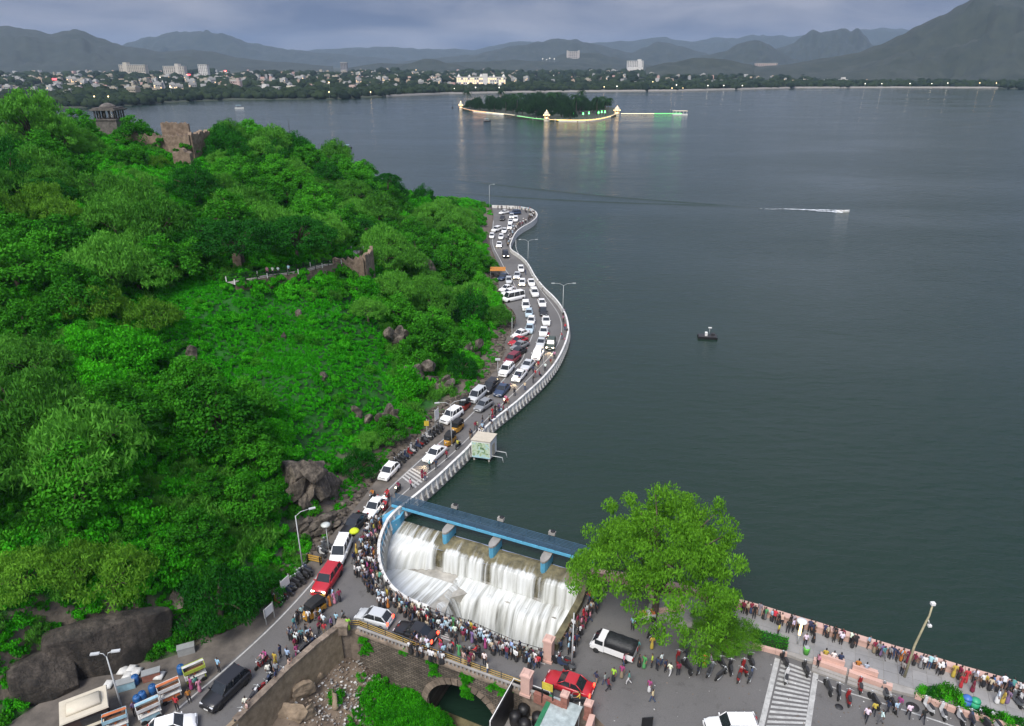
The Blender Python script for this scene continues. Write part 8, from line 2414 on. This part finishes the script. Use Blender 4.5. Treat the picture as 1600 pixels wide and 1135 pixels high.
for i, (u, v, sz) in enumerate(((470, 1085, 1.3), (492, 1060, 1.1), (455, 1120, 1.5), (520, 1095, 1.0), (480, 1118, 1.2), (545, 1118, .9), (500, 1020, .8))):
    for zt in np.arange(0.8, -9, -.1):
        p = at(u, v, zt)
        if zt <= gz(p.x, p.y): break
    o = place(rock_mesh(300 + i, (sz, sz * .55, sz * .8), mat('tan_rock', (.14, .105, .07), .9, col2=(.34, .26, .18), scale=1.3, bump=1, bscale=4), rough=.3), 'rock_outcrop', None, (p.x, p.y, p.z + .1), random.uniform(0, 3))
    tag(o, ('tan slab of rock high in the gully below the wall', 'tan rock below the corner of the retaining wall', 'large tan boulder at the bottom of the gully slope', 'tan rock in the rubbish near the green scrub', 'broad tan rock near the bottom edge in the gully', 'small tan rock beside the gully scrub', 'tan rock directly under the wall end')[i], 'rock')
# creepers hanging on the bridge
sc_pts = []
for s_, z_ in ((6.2, -.3), (6.6, -1.0), (6.4, -1.8), (9.5, -.4), (10.2, -.5), (3.0, -.2), (-1.5, -.8), (-1.2, -1.6), (-1.8, -2.4), (12.8, -.5), (13.6, -.8), (14.2, -.4), (9.8, -1.2), (9.9, -2.2), (9.9, -3.0)):
    q = Vector((br0.x, br0.y, 0)) + Vector((math.cos(bang), math.sin(bang), 0)) * s_ + Vector((math.sin(bang), -math.cos(bang), 0)) * .25
    for _ in range(5): sc_pts.append((q.x + random.uniform(-.4, .4), q.y, ROAD_Z + z_ + random.uniform(-.4, .3), random.uniform(.2, .42)))
a = np.array(sc_pts)
scatter('bridge_creeper', 'green creepers hanging from the arch bridge', 'creeper', a[:, :3], rng.uniform(0, 6.28, len(a)), a[:, 3], mound_mesh('bridge_creeper', L_creep, 12, 60, .24, .5, 1.0, 1.0, 98))

# ================================================================== BOATS AND WAKE
p = at(1105, 528, 0.0)
t = thing('work_raft', 'small dark work raft with a white box and mast on the open lake', 'raft', p, -.15)
for y in (-.7, .7):
    b = MB(); b.loft([[(x, y - .3 * k, -.15), (x, y + .3 * k, -.15), (x, y + .3 * k, .4), (x, y - .3 * k, .4)] for x, k in ((-2.0, .6), (-1.6, 1), (1.6, 1), (2.0, .5))], smooth=False); b.build('pontoon', M_black, t)
b = MB(); b.box((0, 0, .46), (3.7, 1.9, .1)); b.build('deck', M_trim, t)
b = MB(); b.box((-.3, 0, .85), (.5, .8, .7)); b.build('box', M_white, t)
b = MB(); b.tube([(.3, 0, .5), (.35, 0, 2.2)], .05, 6); b.build('mast', M_steel, t); b = MB(); b.box((.35, 0, 2.25), (.7, .35, .12)); b.build('lamp', M_white, t)
b = MB(); b.box((1.1, .2, .75), (.7, .7, .5)); b.build('engine', M_trim, t)
def small_boat(u, v, rz, label, k=1.0, colr=M_trim, canopy=False):
    p = at(u, v, 0.0); t = thing('boat', label, 'boat', p, rz); t.scale = (k, k, k)
    b = MB(); b.loft([[(x, -w, .0 - .2), (x, w, -.2), (x, w * 1.15, z), (x, -w * 1.15, z)] for x, w, z in ((-2.2, .55, .5), (-1, .75, .5), (.8, .7, .55), (1.8, .35, .65), (2.4, .05, .8))], smooth=False); b.build('hull', colr, t)
    b = MB(); b.box((-.6, 0, .55), (.35, 1.3, .08)); b.box((.5, 0, .55), (.35, 1.2, .08)); b.build('seat', M_stone, t)
    if canopy:
        b = MB(); b.box((-.3, 0, 1.7), (2.6, 1.5, .1)); b.build('canopy', M_sblue, t)
        for x in (-1.5, .9):
            b = MB(); b.box((x, .6, 1.1), (.06, .06, 1.2)); b.box((x, -.6, 1.1), (.06, .06, 1.2)); b.build('post', M_steel, t)
small_boat(543, 232, .1, 'small dark boat alone off the wooded hill', 1.3, M_trim, True)
small_boat(761, 190.5, .3, 'small dark boat just in front of the island', 1.6, M_trim, True)
small_boat(795, 184, .1, 'low boat moored at the white-lit island parapet', 1.6, M_dks)
small_boat(374, 170, .0, 'pale boat off the white waterfront hotel', 2.4, M_white, True)
small_boat(1316, 331.5, -.05, 'white speedboat at the head of the wake', 1.1, M_white)
t = thing('navigation_mast', 'thin dark mast on a buoy left of the island', 'buoy', at(707, 169, 0))
b = MB(); b.lathe([(1.2, -.5), (1.3, .6), (.3, 1.4)], n=8); b.build('float', M_black, t); b = MB(); b.tube([(0, 0, 1), (0, 0, 9)], .2, 5); b.build('mast', M_black, t)
t = thing('lattice_mast', 'thin dark mast rising behind the wooded crest', 'mast', dep(453, 212, 245))
b = MB(); b.tube([(0, 0, -8), (0, 0, 5.6)], [.16, .06], 5); b.build('pole', M_black, t); b = MB(); b.box((0, 0, 3), (.5, .1, .1)); b.build('crossbar', M_black, t)
M_wake = mat('wake_foam', (.62, .66, .70), .6, var=.15)
b = MB()
for v0, n_, w0, u0 in ((327.6, 22, 1.1, 1188), (331.3, 16, 1.2, 1235)):
    for k in range(n_):
        ua = lerp(u0, 1316, k / n_) + random.uniform(-3, 3); ub = ua + random.uniform(5, 16)
        fr_ = (ua - u0) / (1316 - u0); w = w0 * (.2 + fr_) * random.uniform(.5, 1.2)
        vv = lerp(326.5, v0 + 1.4, fr_) + random.uniform(-.4, .4)
        a_, c_ = at(ua, vv, .03), at(min(ub, 1318), vv + .25, .03); mid = (a_ + c_) / 2
        b.add([a_, mid + Vector((0, -w, .05)), c_, mid + Vector((0, w, .05))], [(0, 1, 2, 3)])
tag(b.build('wake', M_wake), 'white foaming wake of the speedboat', 'wake', kind='stuff')
b = MB()
for pix in ([(690, 279), (800, 292), (950, 308), (1100, 319), (1200, 326)], [(690, 300), (800, 309), (950, 317), (1100, 321), (1190, 326.5)]):
    pts_ = resample(smooth(P(pix, 0), 2), step=4.0); n_ = len(pts_)
    cl = [Vector((q.x, q.y, .32 * min(1, i / 8) * min(1, (n_ - i) / 8))) for i, q in enumerate(pts_)]
    lo = [Vector((q.x, q.y, -.02)) for q in off(pts_, 1.7)]; hi = [Vector((q.x, q.y, -.02)) for q in off(pts_, -1.2)]
    b.ribbon(hi, cl, 0, True); b.ribbon(cl, lo, 0, True)
tag(b.build('wake', M_water), 'long dark bow waves trailing behind the speedboat', 'wake', kind='stuff')

# ================================================================== ISLAND TREES
def palm():
    m = MB(); m.tube([(0, 0, -.3), (.15, 0, 3), (.1, .1, 6), (.2, .1, 8.5)], [.28, .22, .18, .15], 6)
    V, F, T = [], [], []
    R = random.Random(4)
    for k in range(16):
        a = 2 * PI * k / 16 + R.uniform(-.15, .15); el = R.uniform(-.1, .9)
        for s in range(9):
            f0 = s / 9; 
            def pt(f):
                d = 3.3 * f; return Vector((.2 + math.cos(a) * d, .1 + math.sin(a) * d, 8.5 + d * el - .42 * d * d * (.5 + .3 * (1 - el))))
            p, q = pt(f0), pt(f0 + .12); nrm = Vector((-math.sin(a), math.cos(a), 0)) * (.55 * (1 - f0 * .7)); 
            for sg in (-1, 1):
                o = len(V); V += [p, q, q + nrm * sg + Vector((0, 0, -.35)), p + nrm * sg + Vector((0, 0, -.35))]; F.append((o, o + 1, o + 2, o + 3)); T.append(R.random())
    return m.mesh('trunk', M_bark), np_mesh('crown', np.array([tuple(v) for v in V]), np.array(F), L_isle, attr=T)
PALM = palm()
IS = np.array([[p.x, p.y] for p in isl_front + isl_back]); placed = []
lo, hi = IS.min(0), IS.max(0); k = 0
while len(placed) < 96 and k < 9000:
    k += 1
    x, y = random.uniform(lo[0], hi[0]), random.uniform(lo[1], hi[1])
    X1, Y1 = np.array([x]), np.array([y])
    if not in_poly(X1, Y1, IS)[0] or poly_dist(X1, Y1, IS)[0] < 3.5: continue
    if any(math.hypot(x - a, y - b) < 4.2 for a, b in placed): continue
    u_, v_, t_ = proj(x, y, 1.6)
    placed.append((x, y))
    row = 'front row' if v_ > 181 else 'inner rows' if v_ > 173 else 'back row'
    east = 'at the east end' if u_ > 905 else 'in the middle' if u_ > 830 else 'at the west end'
    if random.random() < .3:
        t = thing('palm_tree', f'tall palm {east} of the island garden, {row}', 'palm', (x, y, 1.5), random.uniform(0, 6), 'palms on the island')
        s = random.uniform(1.6, 2.1); t.scale = (s * .95, s * .95, s); place(PALM[0], 'trunk', t); place(PALM[1], 'crown', t)
    else:
        s = random.uniform(1.5, 2.1) * (1.25 if 835 < u_ < 880 else 1)
        s_ = s; tm, cm = random.choice(PROTO['mango']); t = thing('evergreen_tree', f'{"broad" if s_ > 1.85 else "slim"} dark leafy tree {east} of the island garden, {row}', 'tree', (x, y, 1.5), random.uniform(0, 6), 'trees on the island')
        t.scale = (s * .95, s * .95, s); place(tm, 'trunk', t); cr = place(cm, 'crown', t); cr.material_slots[0].link = 'OBJECT'; cr.material_slots[0].material = L_isle

# ================================================================== LABELS: single out look-alikes by their order
ORD = ['leftmost', 'second from left', 'third from left', 'fourth from left', 'fifth from left', 'sixth from left', 'seventh from left', 'eighth from left']
bpy.context.view_layer.update()
by = {}
for o in LABELLED:
    if o.get('kind'): continue
    by.setdefault(o['label'], []).append(o)
for lab, os_ in by.items():
    if 1 < len(os_) <= 8 and o is not None:
        os_.sort(key=lambda q: proj(q.location.x, max(q.location.y, 1), q.location.z)[0])
        for i, q in enumerate(os_):
            nl = f'{lab}, {"rightmost" if i == len(os_) - 1 else ORD[i]}' + (f' of {len(os_)}' if len(os_) > 2 else '')
            if len(nl.replace(',', ' ').split()) > 16: nl = f'{lab}, {"rightmost" if i == len(os_) - 1 else ORD[i]}'
            q['label'] = nl
for o in LABELLED:
    w = o['label'].split()
    if len(w) > 16:
        s_ = o['label'].replace(' and ', ', ', 1).replace('in the row parked ', 'parked ').replace('in the long row parked ', 'parked ').replace(' trousers', '')
        o['label'] = s_ if len(s_.split()) <= 16 else ' '.join(s_.split()[:16])
